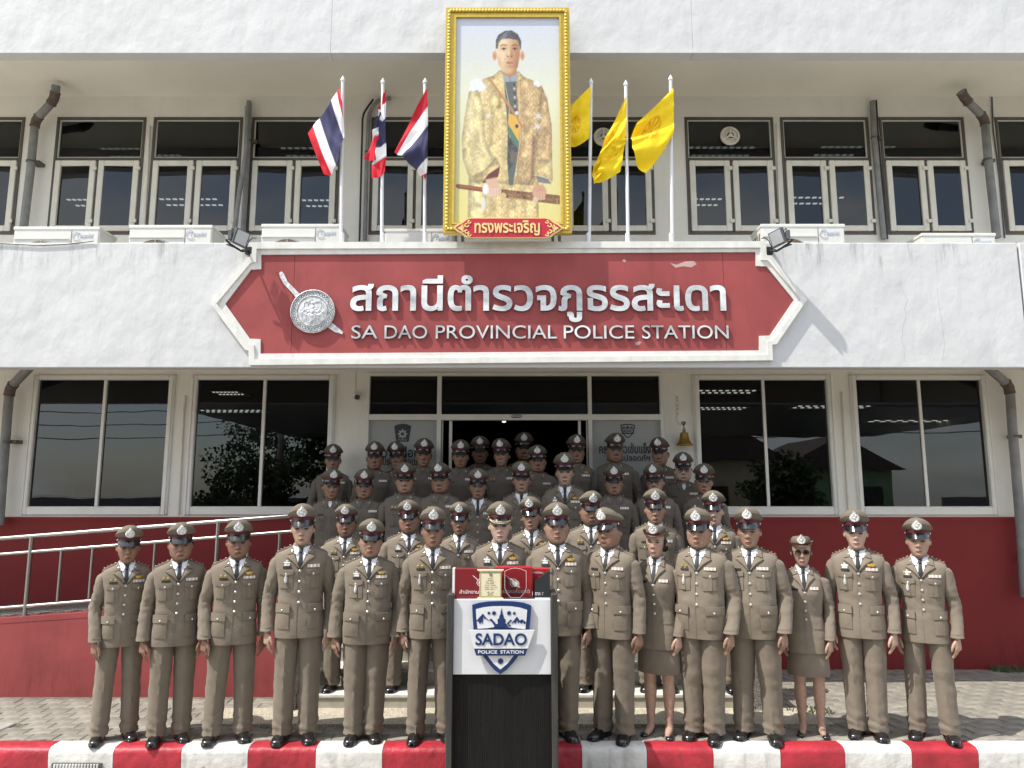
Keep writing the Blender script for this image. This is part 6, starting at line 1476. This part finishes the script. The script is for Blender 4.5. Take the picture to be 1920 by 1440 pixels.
# ---- cap pieces in head coordinates
def oval(rx, ry, cy, zf, n=40):
    return [(rx*math.cos(2*PI*k/n), cy+ry*math.sin(2*PI*k/n), zf(max(0, -math.sin(2*PI*k/n)), max(0, math.sin(2*PI*k/n)))) for k in range(n)]
CAPCY = .006
def cap_meshes():
    out = {}
    mb = MB(); mb.rings([oval(.0815, .102, CAPCY, lambda f, b: .076+.006*f), oval(.090, .110, CAPCY, lambda f, b: .079+.012*f), oval(.101, .122, CAPCY, lambda f, b: .082+.026*f), oval(.108, .130, CAPCY, lambda f, b: .087+.038*f-.004*b),
                         oval(.110, .132, CAPCY, lambda f, b: .093+.044*f-.004*b), oval(.107, .128, CAPCY, lambda f, b: .103+.053*f-.004*b), oval(.095, .112, CAPCY, lambda f, b: .120+.058*f-.006*b), oval(.072, .084, CAPCY, lambda f, b: .136+.050*f-.006*b), oval(.04, .045, CAPCY, lambda f, b: .148+.028*f-.004*b)])
    pip = oval(.1105, .1325, CAPCY, lambda f, b: .093+.044*f-.004*b); mb.tube(pip+[pip[0]], .0026, 6, caps=False); out['cap'] = (mb, 'uniform_trim', 60)
    mb = MB(); mb.rings([oval(.0835, .104, CAPCY, lambda f, b: .040-.006*f+.004*b), oval(.0855, .106, CAPCY, lambda f, b: .043-.006*f+.004*b), oval(.0865, .107, CAPCY, lambda f, b: .082+.008*f), oval(.083, .104, CAPCY, lambda f, b: .086+.008*f)], False, False); out['cap_band'] = (mb, 'maroon_band', True)
    mb = MB(); top, bot = [], []; n = 26; rows = 6; G = []
    for j in range(rows+1):
        t = j/rows
        for i in range(n+1):
            a = -PI/2+(i/n-.5)*2*1.32; k = math.cos((i/n-.5)*PI)**.6 if 0 < i < n else 0
            ext = .025*k*t; x = (.0865+ext*.5)*math.cos(a); y = CAPCY+(.107+ext)*math.sin(a); z = .050-.004*max(0, -math.sin(a))-t*k*.035-.006*t*t*k*abs(math.cos(a))+.003*(1-t)
            G.append((x, y, z))
    W = n+1; F = [(j*W+i, (j+1)*W+i, (j+1)*W+i+1, j*W+i+1) for j in range(rows) for i in range(n)]
    mb.add(G, F); mb.add([(x, y+.001, z-.004) for x, y, z in G], [f[::-1] for f in F]); e = rows*W
    mb.tube([(G[e+i][0], G[e+i][1], G[e+i][2]-.002) for i in range(W)], .0032, 6); out['visor'] = (mb, 'patent_black', True)
    mb = MB(); st_ = [(.0885*math.cos(a), CAPCY+.1095*math.sin(a), .055-.004*max(0, -math.sin(a))) for a in np.linspace(-PI+.05, -.05, 28)]
    R = [[(x, y, z+dz) for x, y, z in st_] for dz in (-.0075, .0075)]; mb.rings(R, False, False, False); R = [[(x*.985, y*.985, z+dz) for x, y, z in st_] for dz in (.0075, -.0075)]; mb.rings(R, False, False, False)
    out['chin_strap'] = (mb, 'patent_black', True)
    for s, nm_ in ((-1, 'strap_button'), (1, 'strap_button_2')): mb = MB(); mb.ell((s*.090, CAPCY-.012, .055), (.005, .008, .008), 8, 6); out[nm_] = (mb, 'silver_button', True)
    # crest: wreath below, pointed crown above
    mb = MB(); pts = [(-.012, -.037), (.012, -.037), (.026, -.030), (.033, -.016), (.034, .0), (.027, .010), (.024, .018), (.014, .022), (.012, .032), (.005, .036), (0, .046), (-.005, .036), (-.012, .032), (-.014, .022), (-.024, .018), (-.027, .010), (-.034, 0), (-.033, -.016), (-.026, -.030)]
    def B3(x, z, d): # lies against the sloping front of the crown
        x *= 1.12; return (x, CAPCY-.124-.22*(z+.02)*.55-d+(x*x)*3.6-.006, .122+z*1.06)
    V = [B3(x, z, .002) for x, z in pts]; V2 = [B3(x*.82, z*.86, .010) for x, z in pts]; V3 = [B3(x, z, -.016) for x, z in pts]; n = len(pts)
    mb.add(V3+V+V2+[B3(0, 0, .013)], [(i, (i+1) % n, n+(i+1) % n, n+i) for i in range(n)]+[(n+i, n+(i+1) % n, 2*n+(i+1) % n, 2*n+i) for i in range(n)]+[(2*n+i, 2*n+(i+1) % n, 3*n) for i in range(n)])
    for k in range(9): a = PI*(.95+.1375*k); mb.ell(B3(.024*math.cos(a), -.006+.024*math.sin(a), .011), (.0062, .004, .0075), 7, 5)
    for x, z, r in ((0, -.006, .010), (-.009, .012, .006), (.009, .012, .006), (0, .024, .007), (0, .038, .004)): mb.ell(B3(x, z, .012), (r, .005, r), 8, 6)
    out['cap_badge'] = (mb, 'silver', True)
    mb = MB()    # gold oak leaves for the senior officer's visor
    for i in range(15):
        a = -PI/2+(i/14-.5)*2*1.05; k = math.cos((i/14-.5)*PI*.9)**.6
        for t in (.55, .85):
            ext = .025*k*t; mb.ell(((.0865+ext*.5)*math.cos(a), CAPCY+(.107+ext)*math.sin(a)-.003, (.050-.004-t*k*.035+.002)), (.0075, .0065, .005), 7, 5)
    out['gold_leaf_braid'] = (mb, 'gold_braid', True)
    # women's hat
    mb = MB(); mb.rings([oval(.080, .100, CAPCY, lambda f, b: .045), oval(.084, .104, CAPCY, lambda f, b: .080), oval(.082, .102, CAPCY, lambda f, b: .108+.010*f), oval(.070, .088, CAPCY, lambda f, b: .122+.012*f), oval(.035, .045, CAPCY, lambda f, b: .127+.008*f)])
    n = 44; R = []
    for t in np.linspace(0, 1, 6):
        ring = []
        for k in range(n):
            a = 2*PI*k/n; side = abs(math.cos(a))**1.6; r = t*(.032+.010*max(0, -math.sin(a))); up = side*.046*t**1.4-.006*t*max(0, -math.sin(a))
            ring.append(((.083+r*(1-.35*side))*math.cos(a), CAPCY+(.103+r)*math.sin(a), .050+up))
        R.append(ring)
    R += [[(x*.99, y*.99, z-.004) for x, y, z in r] for r in R[::-1]]; mb.rings(R, False, False); out['hat'] = (mb, 'uniform_trim', True)
    mb = MB(); mb.rings([oval(.0845, .1045, CAPCY, lambda f, b: .050), oval(.0858, .1058, CAPCY, lambda f, b: .054), oval(.0862, .1062, CAPCY, lambda f, b: .072), oval(.083, .103, CAPCY, lambda f, b: .075)], False, False); out['hat_band'] = (mb, 'maroon_band', True)
    mb = MB(); src = cap_meshes.badge if hasattr(cap_meshes, 'badge') else out['cap_badge'][0]
    mb.v = [(x, y+.020, z-.020) for x, y, z in src.v]; mb.f = list(src.f); mb.mi = list(src.mi); out['hat_badge'] = (mb, 'silver', True)
    mb = MB()   # hair showing under the hat, gathered behind
    R = []
    for i in range(1, 14):
        ph = PI*i/14; ring = []
        for k in range(26):
            a = -.50+(PI+1.0)*k/25; ring.append((.0815*math.sin(ph)*math.cos(a)*1.0, .012+.098*math.sin(ph)*math.sin(a), .004-.098*math.cos(ph)))
        R.append(ring)
    mb.rings(R, False, False, False); mb.ell((.045, .088, -.045), (.034, .026, .036), 12, 8); mb.ell((-.03, .092, -.045), (.03, .024, .032), 12, 8); out['hair'] = (mb, 'black_hair', True)
    # spectacles
    mb = MB()
    for s in (-1, 1):
        pts = [(s*(.033+.0225*math.copysign(abs(math.cos(t))**.7, math.cos(t))), -.101+.004*abs(math.cos(t)), .003+.0155*math.copysign(abs(math.sin(t))**.7, math.sin(t))) for t in np.linspace(0, 2*PI, 21)]
        mb.tube(pts, .0021, 6); mb.tube([(s*.0555, -.097, .007), (s*.073, -.06, .009), (s*.075, .005, .008)], .0018, 5)
    mb.tube([(-.011, -.103, .006), (0, -.106, .008), (.011, -.103, .006)], .002, 6); out['glasses'] = (mb, 'glasses_frame', True)
    for s, nm_ in ((-1, 'lens'), (1, 'lens_2')):
        mb = MB(); mb.add([(s*(.033+.0215*math.copysign(abs(math.cos(t))**.7, math.cos(t))), -.101, .003+.0145*math.copysign(abs(math.sin(t))**.7, math.sin(t))) for t in np.linspace(0, 2*PI, 20, endpoint=False)], [tuple(range(20))])
        out[nm_] = (mb, 'lens_glass', False); m2 = MB(); m2.v, m2.f, m2.mi = list(mb.v), list(mb.f), list(mb.mi); out['dark_'+nm_] = (m2, 'lens_dark', False)
    return {k: (v[0].mesh(k, v[1], v[2]) if True else None) for k, v in out.items()}
CAPM = cap_meshes()

# ---- one kit of clothing pieces per build; people share the meshes
def kit(g, kind):
    K = []      # (name, mesh, parent key, own key, colour group)
    mb, S, Nn, tab = make_jacket(g, kind); top = 'jacket' if kind == 'jacket' else 'uniform_shirt'
    K.append((top, mb.mesh(top, 'uniform', 55), None, 'top', 'cloth'))
    add = lambda name, mb, m, parent='top', smooth=55, grp='cloth': K.append((name, mb.mesh(name, m, smooth), parent, name, grp))
    w = g == 'w'; k = .84 if w else 1.0; zo = -.035 if w else 0
    if kind == 'jacket':
        m_ = MB(); patch(m_, S, Nn, [(-.004, 1.305+zo), (.004, 1.305+zo), (.056*k, 1.452), (-.056*k, 1.452)], 0, 6, 10, .003)
        collar_ring(m_, .0655*k, 1.482, 1.452, .018, .010, gap=.42)
        for s in (-1, 1): patch(m_, S, Nn, [(s*.030*k, 1.398), (s*.064*k, 1.418), (s*.060*k, 1.466), (s*.003, 1.447)], .008, 4, 4, .004)
        add('shirt', m_, 'white_cotton', None, 50, None)
        m_ = MB(); patch(m_, S, Nn, [(-.021, 1.30+zo), (.021, 1.30+zo), (.011, 1.418), (-.011, 1.418)], .004, 4, 8, .004, .002); patch(m_, S, Nn, [(-.012, 1.415), (.012, 1.415), (.017, 1.449), (-.017, 1.449)], .009, 4, 4, .006, .004); add('tie', m_, 'black_tie', None, 50, None)
        m_ = MB()
        for s in (-1, 1):
            patch(m_, S, Nn, [(s*.003, 1.298+zo), (s*.050*k, 1.345+zo*.6), (s*.108*k, 1.388+zo*.3), (s*.050*k, 1.408)], .007, 8, 8, .006, .004)
            patch(m_, S, Nn, [(s*.050*k, 1.412), (s*.100*k, 1.398+zo*.2), (s*.092*k, 1.440), (s*.060*k, 1.464)], .008, 6, 6, .006, .003)
        collar_ring(m_, .076*k, 1.480, 1.440, .010, .016, gap=.62)
        add('lapel', m_, 'uniform_trim')
    else:
        m_ = MB()
        for s in (-1, 1): patch(m_, S, Nn, [(s*.036, 1.372), (s*.085, 1.402), (s*.066, 1.468), (s*.014, 1.438)], .006, 5, 5, .006, .003)
        collar_ring(m_, .068, 1.482, 1.448, .016, .014, gap=.40); add('collar', m_, 'uniform_trim')
        m_ = MB(); patch(m_, S, Nn, [(-.004, 1.385), (.004, 1.385), (.034, 1.448), (-.034, 1.448)], .0, 5, 6, .0045); K.append(('undershirt', m_.mesh('undershirt', 'white_cotton', 50), None, 'undershirt', None))
    zb = 1.28 if kind == 'jacket' else 1.305
    for j in range(4 if kind == 'jacket' else 0):
        z = (1.283+zo)-.080*j; m_ = MB(); p = S(0, z); m_.lathe([(.0105, .002), (.0105, -.004), (.006, -.009)], (p.x, p.y, p.z), 10, 'y'); add('button', m_, 'silver_button' if kind == 'jacket' else 'dark_plate', smooth=True, grp=None)
    if not w:
        for s in (-1, 1):
            xi, xo = s*.050, s*.150*(tab[6][1]/.196)**.5
            m_ = MB(); patch(m_, S, Nn, [(xi, 1.150), (xo, 1.150), (xo, 1.278), (xi, 1.278)], 0, 8, 8, .0035, .004); patch(m_, S, Nn, [((xi+xo)/2-s*.014, 1.152), ((xi+xo)/2+s*.014, 1.152), ((xi+xo)/2+s*.014, 1.262), ((xi+xo)/2-s*.014, 1.262)], .006, 2, 8, .004)
            patch(m_, S, Nn, [(xi-s*.003, 1.262), ((xi+xo)/2, 1.246), ((xi+xo)/2, 1.292), (xi-s*.003, 1.292)], .006, 4, 4, .006); patch(m_, S, Nn, [((xi+xo)/2, 1.246), (xo+s*.003, 1.262), (xo+s*.003, 1.292), ((xi+xo)/2, 1.292)], .006, 4, 4, .006)
            p = S((xi+xo)/2, 1.262); m_.cur = 1; n_ = Nn((xi+xo)/2, 1.262); p = p+n_*.010; m_.ell(p, (.0085, .005, .0085), 8, 6); m_.cur = 0
            add('breast_pocket', m_, ['uniform_trim', 'silver_button' if kind == 'jacket' else 'dark_plate'])
            if kind == 'jacket':
                xi, xo = s*.068, s*.172*(tab[2][1]/.193)
                m_ = MB(); patch(m_, S, Nn, [(xi, .845), (xo, .845), (xo*.985, 1.005), (xi, 1.005)], 0, 8, 8, .006, .005); patch(m_, S, Nn, [(xi-s*.004, .968), (xo+s*.002, .968), (xo+s*.002, 1.03), (xi-s*.004, 1.03)], .009, 6, 3, .007, .002)
                xc = (xi+xo)/2; p = S(xc, .985)+Nn(xc, .985)*.018; m_.cur = 1; m_.ell(p, (.0085, .006, .0085), 8, 6); m_.cur = 0
                add('hip_pocket', m_, ['uniform_trim', 'silver_button'])
    else:
        m_ = MB()
        for s in (-1, 1): patch(m_, S, Nn, [(s*.055, .925), (s*.140, .925), (s*.140, .940), (s*.055, .940)], 0, 5, 1, .004)
        add('pocket_welt', m_, 'uniform_trim')
    for s in (-1, 1):
        m_ = MB(); epaulette(m_, tab, s, 3 if kind == 'jacket' else 1); add('epaulette', m_, ['uniform_trim', 'silver_button'])
    zr = zb+.028+zo; x0 = .066*k
    m_ = MB(); patch(m_, S, Nn, [(x0-.010*k, zr), (x0+.076*k, zr), (x0+.076*k, zr+.022), (x0-.010*k, zr+.022)], .001, 5, 2, .005); add('ribbon_bar', m_, 'ribbon_cloth', grp=None)
    zn = 1.303+zo
    m_ = MB(); patch(m_, S, Nn, [(-x0-.062*k, zn), (-x0, zn), (-x0, zn+.014), (-x0-.062*k, zn+.014)], .001, 4, 1, .005); add('name_plate', m_, 'dark_plate', grp=None)
    for s in (-1, 1):
        m_ = MB(); p = S(s*.062*k, 1.425); p = p+Nn(s*.062*k, 1.425)*.020
        m_.add([p+Vector((.011*math.cos(a)*(1 if i % 2 == 0 else .45), 0, .013*math.sin(a)*(1 if i % 2 == 0 else .45))) for i, a in enumerate(np.linspace(0, 2*PI, 8, endpoint=False))]+[p+Vector((0, -.005, 0))], [(i, (i+1) % 8, 8) for i in range(8)]); add('collar_star', m_, 'silver_button', grp=None, smooth=False)
    # insignia that only some wear
    m_ = MB(); zc = zr+.040; xc = x0+.033*k
    P = lambda x, z, o=.008: S(x, z)+Nn(x, z)*o
    for s in (-1, 1):
        for (a, b, c, d) in ((.005, .034, .006, .004), (.005, .029, .0, -.003), (.005, .022, -.006, -.008)):
            q0, q1 = P(xc+s*a, zc+c), P(xc+s*b, zc+d+.004); m_.tube([q0, (q0+q1)/2+Vector((0, 0, .002)), q1], [.0045, .0042, .0014], 6)
    q = P(xc, zc); m_.ell(q, (.008, .004, .010), 8, 6); m_.ell(q+Vector((0, 0, .013)), (.005, .003, .006), 7, 5); add('gold_wings', m_, 'gold_pin', smooth=True, grp=None)
    m_ = MB()
    for dx in (-.016, .016):
        xx = -x0-.032*k+dx; q = P(xx, zn+.033); m_.add([q+Vector((a, 0, b)) for a, b in ((-.009, -.010), (.009, -.010), (.010, .0), (.004, .006), (0, .016), (-.004, .006), (-.010, .0))]+[q+Vector((0, -.005, -.002))], [(i, (i+1) % 7, 7) for i in range(7)])
    add('gold_badges', m_, 'gold_pin', smooth=False, grp=None)
    m_ = MB(); xx = -x0-.032*k; q = P(xx, zn+.05); m_.ell(q, (.010, .004, .012), 8, 6)
    patch(m_, S, Nn, [(xx-.020, zn+.018), (xx+.020, zn+.018), (xx+.020, zn+.036), (xx-.020, zn+.036)], .002, 4, 2, .006); m_.tube([P(xx-.026, zn+.043), P(xx, zn+.040), P(xx+.026, zn+.043)], [.001, .004, .001], 6); add('silver_badges', m_, 'silver', smooth=True, grp=None)
    m_ = MB(); xx = -.100*k
    q0 = P(xx, 1.255, .012); q1 = P(xx, 1.195, .012); m_.tube([q0, q0*.5+q1*.5, q1], [.004, .012, .007], 8); m_.ell(q0*.35+q1*.65, (.013, .006, .020), 9, 7); add('silver_pendant', m_, 'silver', smooth=True, grp=None)
    return K
STANCE = (-.030, -.014, .008)
def lower(g):
    if g == 'w':
        mb = MB(); R = []
        for z, hx, hy in ((.51, .180, .120), (.515, .184, .124), (.62, .180, .124), (.74, .176, .122), (.84, .166, .116), (.95, .14, .10), (1.0, .12, .09)):
            R.append([((hx+wrinkle((math.cos(t), math.sin(t), z*2), .004, 5))*math.cos(t), .006+hy*math.sin(t), z) for t in np.linspace(0, 2*PI, 40, endpoint=False)])
        mb.rings(R); K = [('skirt', mb.mesh('skirt', 'uniform', 55), None, 'skirt', 'cloth')]
        for s in (-1, 1): K.append(('shoe', make_shoe(s, True).mesh('shoe', 'shoe_leather', True), None, 'shoe', None))
        return K
    K = [('trousers', [make_trousers(g, q).mesh('trousers', 'uniform', 55) for q in STANCE], None, 'trousers', 'cloth')]
    for s in (-1, 1): K.append(('shoe', SHOE[s], None, 'shoe', None))
    return K
SHOE = {s: make_shoe(s).mesh('shoe', 'shoe_leather', 50) for s in (-1, 1)}
KITS = {(g, 'jacket'): kit(g, 'jacket') for g in (0, 1, 2, 'w')}; KITS.update({(g, 'shirt'): kit(g, 'shirt') for g in (0, 1, 2)})
LOWER = {g: lower(g) for g in (0, 1, 2, 'w')}
FACE = [dict(w=1.0, jaw=1.0, nose=1.0, lip=1.0, chin=1.0, age=1.0), dict(w=1.04, jaw=1.10, nose=1.12, lip=1.1, chin=.8, age=.4), dict(w=.96, jaw=.95, nose=.9, lip=.9, chin=1.2, age=.2),
        dict(w=1.05, jaw=1.16, nose=1.05, lip=1.0, chin=.8, age=1.3, neck=1.08), dict(w=1.0, jaw=1.04, nose=1.18, lip=1.15, chin=1.0, age=1.8), dict(w=.97, jaw=1.02, nose=1.0, lip=.85, chin=1.1, age=.8),
        dict(w=1.07, jaw=1.22, nose=1.1, lip=1.05, chin=.7, age=.6, neck=1.12)]
FW_ = dict(w=.95, jaw=.90, nose=.78, lip=1.2, chin=.9, age=.2)
_bodies = {}
def arms(f, turn): return ((f+turn) % 3, (2*f+turn+1) % 3)
def body(g, f, turn):
    key = (g, f, turn)
    if key not in _bodies:
        yaw = {0: 0, 1: .20, 2: -.16}[turn]; fp = FW_ if g == 'w' else FACE[f]
        _bodies[key] = make_body(g, fp, yaw, {0: .0, 1: .06, 2: -.03}[turn]+(.05 if f == 4 else 0), {0: .0, 1: .03, 2: -.04}[turn], arms(f, turn))
    return _bodies[key]
SK = {'d': (.265, .152, .103), 'm': (.335, .205, .144), 'l': (.43, .282, .21), 'p': (.50, .348, .275)}
KH = {'n': (.198, .162, .121), 'w': (.215, .176, .134), 'd': (.180, .147, .112), 's': (.138, .115, .090)}
GROUP = 'police officers in rows before the station entrance'
def officer(u, v, Y, zf, g, f, turn, skin, cloth, yaw, label, kind='jacket', opts='', legs=True, cover='cap'):
    top = atY(u, v, Y); s = (top.z-zf)/(1.806 if cover == 'cap' else 1.755)
    me, Rm = body(g, f, turn)
    r = link('person', me); tag(r, label, 'person', GROUP)
    r.location = (top.x, Y, zf); r.rotation_euler = (0, 0, math.radians(yaw)-.85*math.atan2(top.x, Y)); r.scale = (s, s, s)
    j = 1+RNG.normal(0, .05); r.color = (*[c*j for c in SK[skin]], 1)
    cj = 1+RNG.normal(0, .04); kc = (*[c*cj for c in KH[cloth]], 1); keys = {None: r}; has = lambda q: q in opts
    skip = set()
    if not has('W'): skip.add('gold_wings')
    if not has('B'): skip.add('gold_badges')
    if not has('S'): skip.add('silver_badges')
    if not has('P'): skip.add('silver_pendant')
    if has('u'): skip.add('undershirt_skin')
    if kind == 'shirt' and not has('t'): skip.add('undershirt')
    if has('x'): skip.add('hip_pocket')
    sn = int(RNG.integers(0, 3)); av = arms(f if g != 'w' else 0, turn)
    r.rotation_euler.y = math.radians(RNG.normal(0, .3)); r.scale.x *= 1+RNG.normal(0, .018)
    SL = [('sleeve', sleeve_mesh(g, kind, s_, av[0 if s_ < 0 else 1]), 'top', 'sleeve', 'cloth') for s_ in (-1, 1)]
    for nm, m, par, key, grp in KITS[(g, kind)]+SL+(LOWER[g] if legs else []):
        if nm in skip: continue
        o = link(nm, m[sn] if isinstance(m, list) else m, keys[par])
        if nm == 'shoe' and g != 'w':
            sgn = 1 if m == SHOE[1] else -1; o.location = (sgn*STANCE[sn], RNG.normal(0, .008), 0)
        if key == 'top' and par is None: keys['top'] = o
        if grp == 'cloth': o.color = kc if nm not in ('trousers', 'skirt') else (*[c*.93 for c in kc[:3]], 1)
    names = ['cap', 'cap_band', 'visor', 'chin_strap', 'strap_button', 'strap_button_2', 'cap_badge'] if cover == 'cap' else ['hat', 'hat_band', 'hat_badge']
    if has('G'): names.append('gold_leaf_braid')
    capo = None
    for nm in names:
        o = link(nm.replace('hat_', 'cap_').replace('_2', '') if nm != 'hat' else 'hat', CAPM[nm], r if capo is None else capo)
        if capo is None:
            capo = o; M4 = Rm.to_4x4(); M4.translation = HC; tl = Matrix.Rotation(RNG.normal(0, .025), 4, 'Y') @ Matrix.Rotation(RNG.normal(.0, .03), 4, 'X'); M4.translation = HC+Rm @ Vector((0, 0, .011)); o.matrix_local = M4 @ tl @ Matrix.Scale(CS, 4); o.color = (kc[0]*.80, kc[1]*.82, kc[2]*.80, 1)
    M4 = Rm.to_4x4(); M4.translation = HC; M4 = M4 @ Matrix.Scale(HS, 4)
    if cover == 'hat': o = link('hair', CAPM['hair'], r); o.matrix_local = M4
    if has('g') or has('k'):
        o = link('glasses', CAPM['glasses'], r); o.matrix_local = M4; [link('lens', CAPM[('dark_' if has('k') else '')+q], o) for q in ('lens', 'lens_2')]
    return r
def onground(v): return atZ(960, v, 0).y
# front row, on the kerb; u,v = top of the cap in the photograph
FRONT = [
 (242, 982, 1386, 0, 4, 0, 'd', 'n', 6, 'WB', 'dark-faced officer with gold wings, first at the ramp end of the front row'),
 (341, 977, 1387, 1, 3, 0, 'd', 'n', 5, 'B', 'frowning officer with two gold badges, second from the ramp end of the front row'),
 (447, 972, 1386, 1, 1, 0, 'd', 'n', 2, 'WB', 'officer with gold wings before the handrail, third from the ramp end of the front row'),
 (570, 943, 1386, 1, 2, 0, 'l', 'n', -2, 'SP', 'tall fair-faced officer with silver pendant in front of the ramp-side granite cheek wall'),
 (692, 970, 1385, 2, 3, 0, 'm', 'n', 0, 'WSP', 'officer with wings and silver pendant, next but one to the lectern towards the ramp'),
 (813, 948, 1384, 1, 5, 0, 'd', 'n', 3, 'BP', 'dark lean-faced officer immediately beside the lectern on the ramp side'),
 (938, 938, 1378, 1, 2, 0, 'p', 'n', 0, 'WSPG', 'smiling senior officer behind the lectern with gold leaves on his cap visor'),
 (1043, 940, 1380, 2, 6, 0, 'm', 'n', 3, 'WS', 'broad officer with gold wings immediately beside the lectern on the bell side'),
 (1143, 950, 1383, 1, 3, 2, 'd', 'n', -24, '', 'stout dark-faced officer turned sideways, next but one to the lectern on the bell side'),
 (1306, 950, 1383, 2, 6, 0, 'm', 'n', -14, 'BP', 'heavy frowning officer in front row beside the policewoman without glasses'),
 (1404, 950, 1383, 2, 0, 0, 'm', 'n', -8, 'P', 'large officer in front row between the heavy frowning officer and woman in dark glasses'),
 (1600, 953, 1380, 1, 2, 0, 'p', 'w', -3, 'WSP', 'tall fair officer with gold wings, beside the woman in dark glasses'),
 (1720, 969, 1384, 0, 5, 0, 'l', 'w', -5, 'BSP', 'slim officer last in the front row, alone before the shaded red wall')]
for u_, v_, fv, g, f, turn, sk, cl, yw, op, lab in FRONT: officer(u_, v_, onground(fv)+.0, 0, g, f, turn, sk, cl, yw, lab, 'jacket', op)
officer(1227, 983, onground(1377), 0, 'w', 0, 0, 'l', 'n', -16, 'policewoman in skirt and round hat without glasses, turned slightly, in the front row', 'jacket', '', cover='hat')
officer(1503, 1003, onground(1376), 0, 'w', 0, 0, 'l', 'w', 0, 'short policewoman in skirt, round hat and dark glasses in the front row', 'jacket', 'k', cover='hat')
# second row, on the first step
for u_, v_, g, f, turn, sk, yw, op, lab in [
 (650, 944, 2, 3, 0, 'd', -4, 'WB', 'heavy officer in second row behind the gap beside the tall fair-faced officer'),
 (766, 936, 2, 6, 2, 'd', 4, 'WS', 'broad officer with silver badges in second row behind the lean-faced man'),
 (862, 940, 0, 5, 0, 'd', -6, 'B', 'slim dark officer in second row, ramp side of the smiling senior officer'),
 (996, 930, 0, 2, 2, 'm', 0, 'W', 'slim officer with gold wings in second row, bell side of smiling senior officer'),
 (1108, 918, 2, 6, 1, 'd', 0, 'B', 'dark heavy officer in second row behind the stout officer turned sideways'),
 (1225, 914, 0, 4, 0, 'm', 0, '', 'thin-faced officer in second row directly behind the woman without glasses'),
 (1337, 918, 0, 2, 0, 'p', -3, 'W', 'pale young officer in second row showing behind the heavy frowning officer')]:
    officer(u_, v_, 7.2, .14, g, f, turn, sk, 'n', yw, lab, 'jacket', op)
# third row, on the middle steps
for u_, v_, g, f, turn, sk, cl, kind, yw, op, lab in [
 (620, 878, 0, 5, 1, 'd', 's', 'shirt', -2, 't', 'slim officer with white undershirt showing, at the window end of the third row'),
 (684, 878, 1, 3, 0, 'd', 's', 'shirt', 0, '', 'older officer in open brown shirt, second from the window end of the third row'),
 (757, 866, 2, 1, 0, 'm', 's', 'shirt', 0, 'B', 'bulky young officer in open shirt, third from the window end of the third row'),
 (827, 866, 2, 6, 2, 'd', 's', 'shirt', 0, 'B', 'dark round-faced officer in open shirt looking down, beside the man in black tie'),
 (897, 877, 1, 4, 0, 'd', 'd', 'jacket', 0, '', 'weathered officer in jacket and black tie, third row, ramp side of the lectern'),
 (978, 864, 1, 0, 0, 'm', 'd', 'jacket', 0, '', 'officer in jacket and tie in third row above the slim officer with gold wings'),
 (1058, 848, 1, 2, 0, 'l', 'd', 'jacket', 0, 'WS', 'fair young officer in jacket with gold wings and silver badges in third row'),
 (1148, 870, 1, 1, 0, 'd', 's', 'shirt', 0, 'B', 'dark officer in open brown shirt in third row below the biggest man'),
 (1228, 868, 1, 0, 2, 'm', 's', 'shirt', 0, 'g', 'officer in thin-rimmed glasses in third row behind the thin-faced officer'),
 (1319, 868, 0, 5, 0, 'd', 's', 'shirt', -2, 'BS', 'lean dark officer in open shirt at the bell end of the third row')]:
    officer(u_, v_, 7.85, .45, g, f, turn, sk, cl, yw, lab, kind, op)
officer(1281, 848, 8.12, .62, 2, 6, 0, 'p', 's', 0, 'pale round-faced officer in black-rimmed glasses standing below the brass bell', 'shirt', 'gt')
# fourth row on the landing and two more in the doorway
for u_, v_, Y, g, f, turn, sk, yw, op, lab in [
 (625, 832, 8.36, 1, 4, 0, 'd', 0, 'W', 'older officer with gold wings in the back row in front of the dark window'),
 (706, 828, 8.36, 1, 1, 0, 'd', -3, '', 'officer in the back row at the edge of the entrance frame, beside the film panel'),
 (747, 828, 8.45, 0, 0, 2, 'd', 0, '', 'officer in the back row directly under the printed police badge'),
 (794, 822, 8.38, 0, 5, 0, 'd', 2, 'B', 'slim officer in the back row in front of the slogan panel by the doorway'),
 (862, 824, 8.36, 1, 4, 0, 'd', 0, '', 'officer with thin moustache in the back row at the ramp side of the doorway'),
 (899, 817, 8.75, 1, 1, 0, 'd', 0, '', 'officer standing back in the dark doorway, between the two foremost doorway men'),
 (940, 822, 8.40, 1, 2, 2, 'm', 0, 'B', 'fair officer in the back row before the middle of the dark doorway'),
 (981, 810, 8.85, 1, 6, 0, 'd', 0, '', 'officer deep in the dark doorway with the highest cap of all'),
 (1008, 834, 8.30, 2, 6, 0, 'd', 0, '', 'short round-faced officer in the back row under the highest cap in the doorway'),
 (1079, 815, 8.42, 1, 3, 0, 'd', 4, 'W', 'officer with gold wings in the back row at the bell side of the doorway'),
 (1153, 811, 8.36, 2, 3, 1, 'd', 0, '', 'biggest man in the back row, before the film panel printed with the shield'),
 (1238, 820, 8.40, 1, 1, 2, 'd', -3, '', 'officer in the back row between the film panel and the brass bell')]:
    officer(u_, v_, Y, .78, g, f, turn, sk, 's', yw, lab, 'shirt', op)
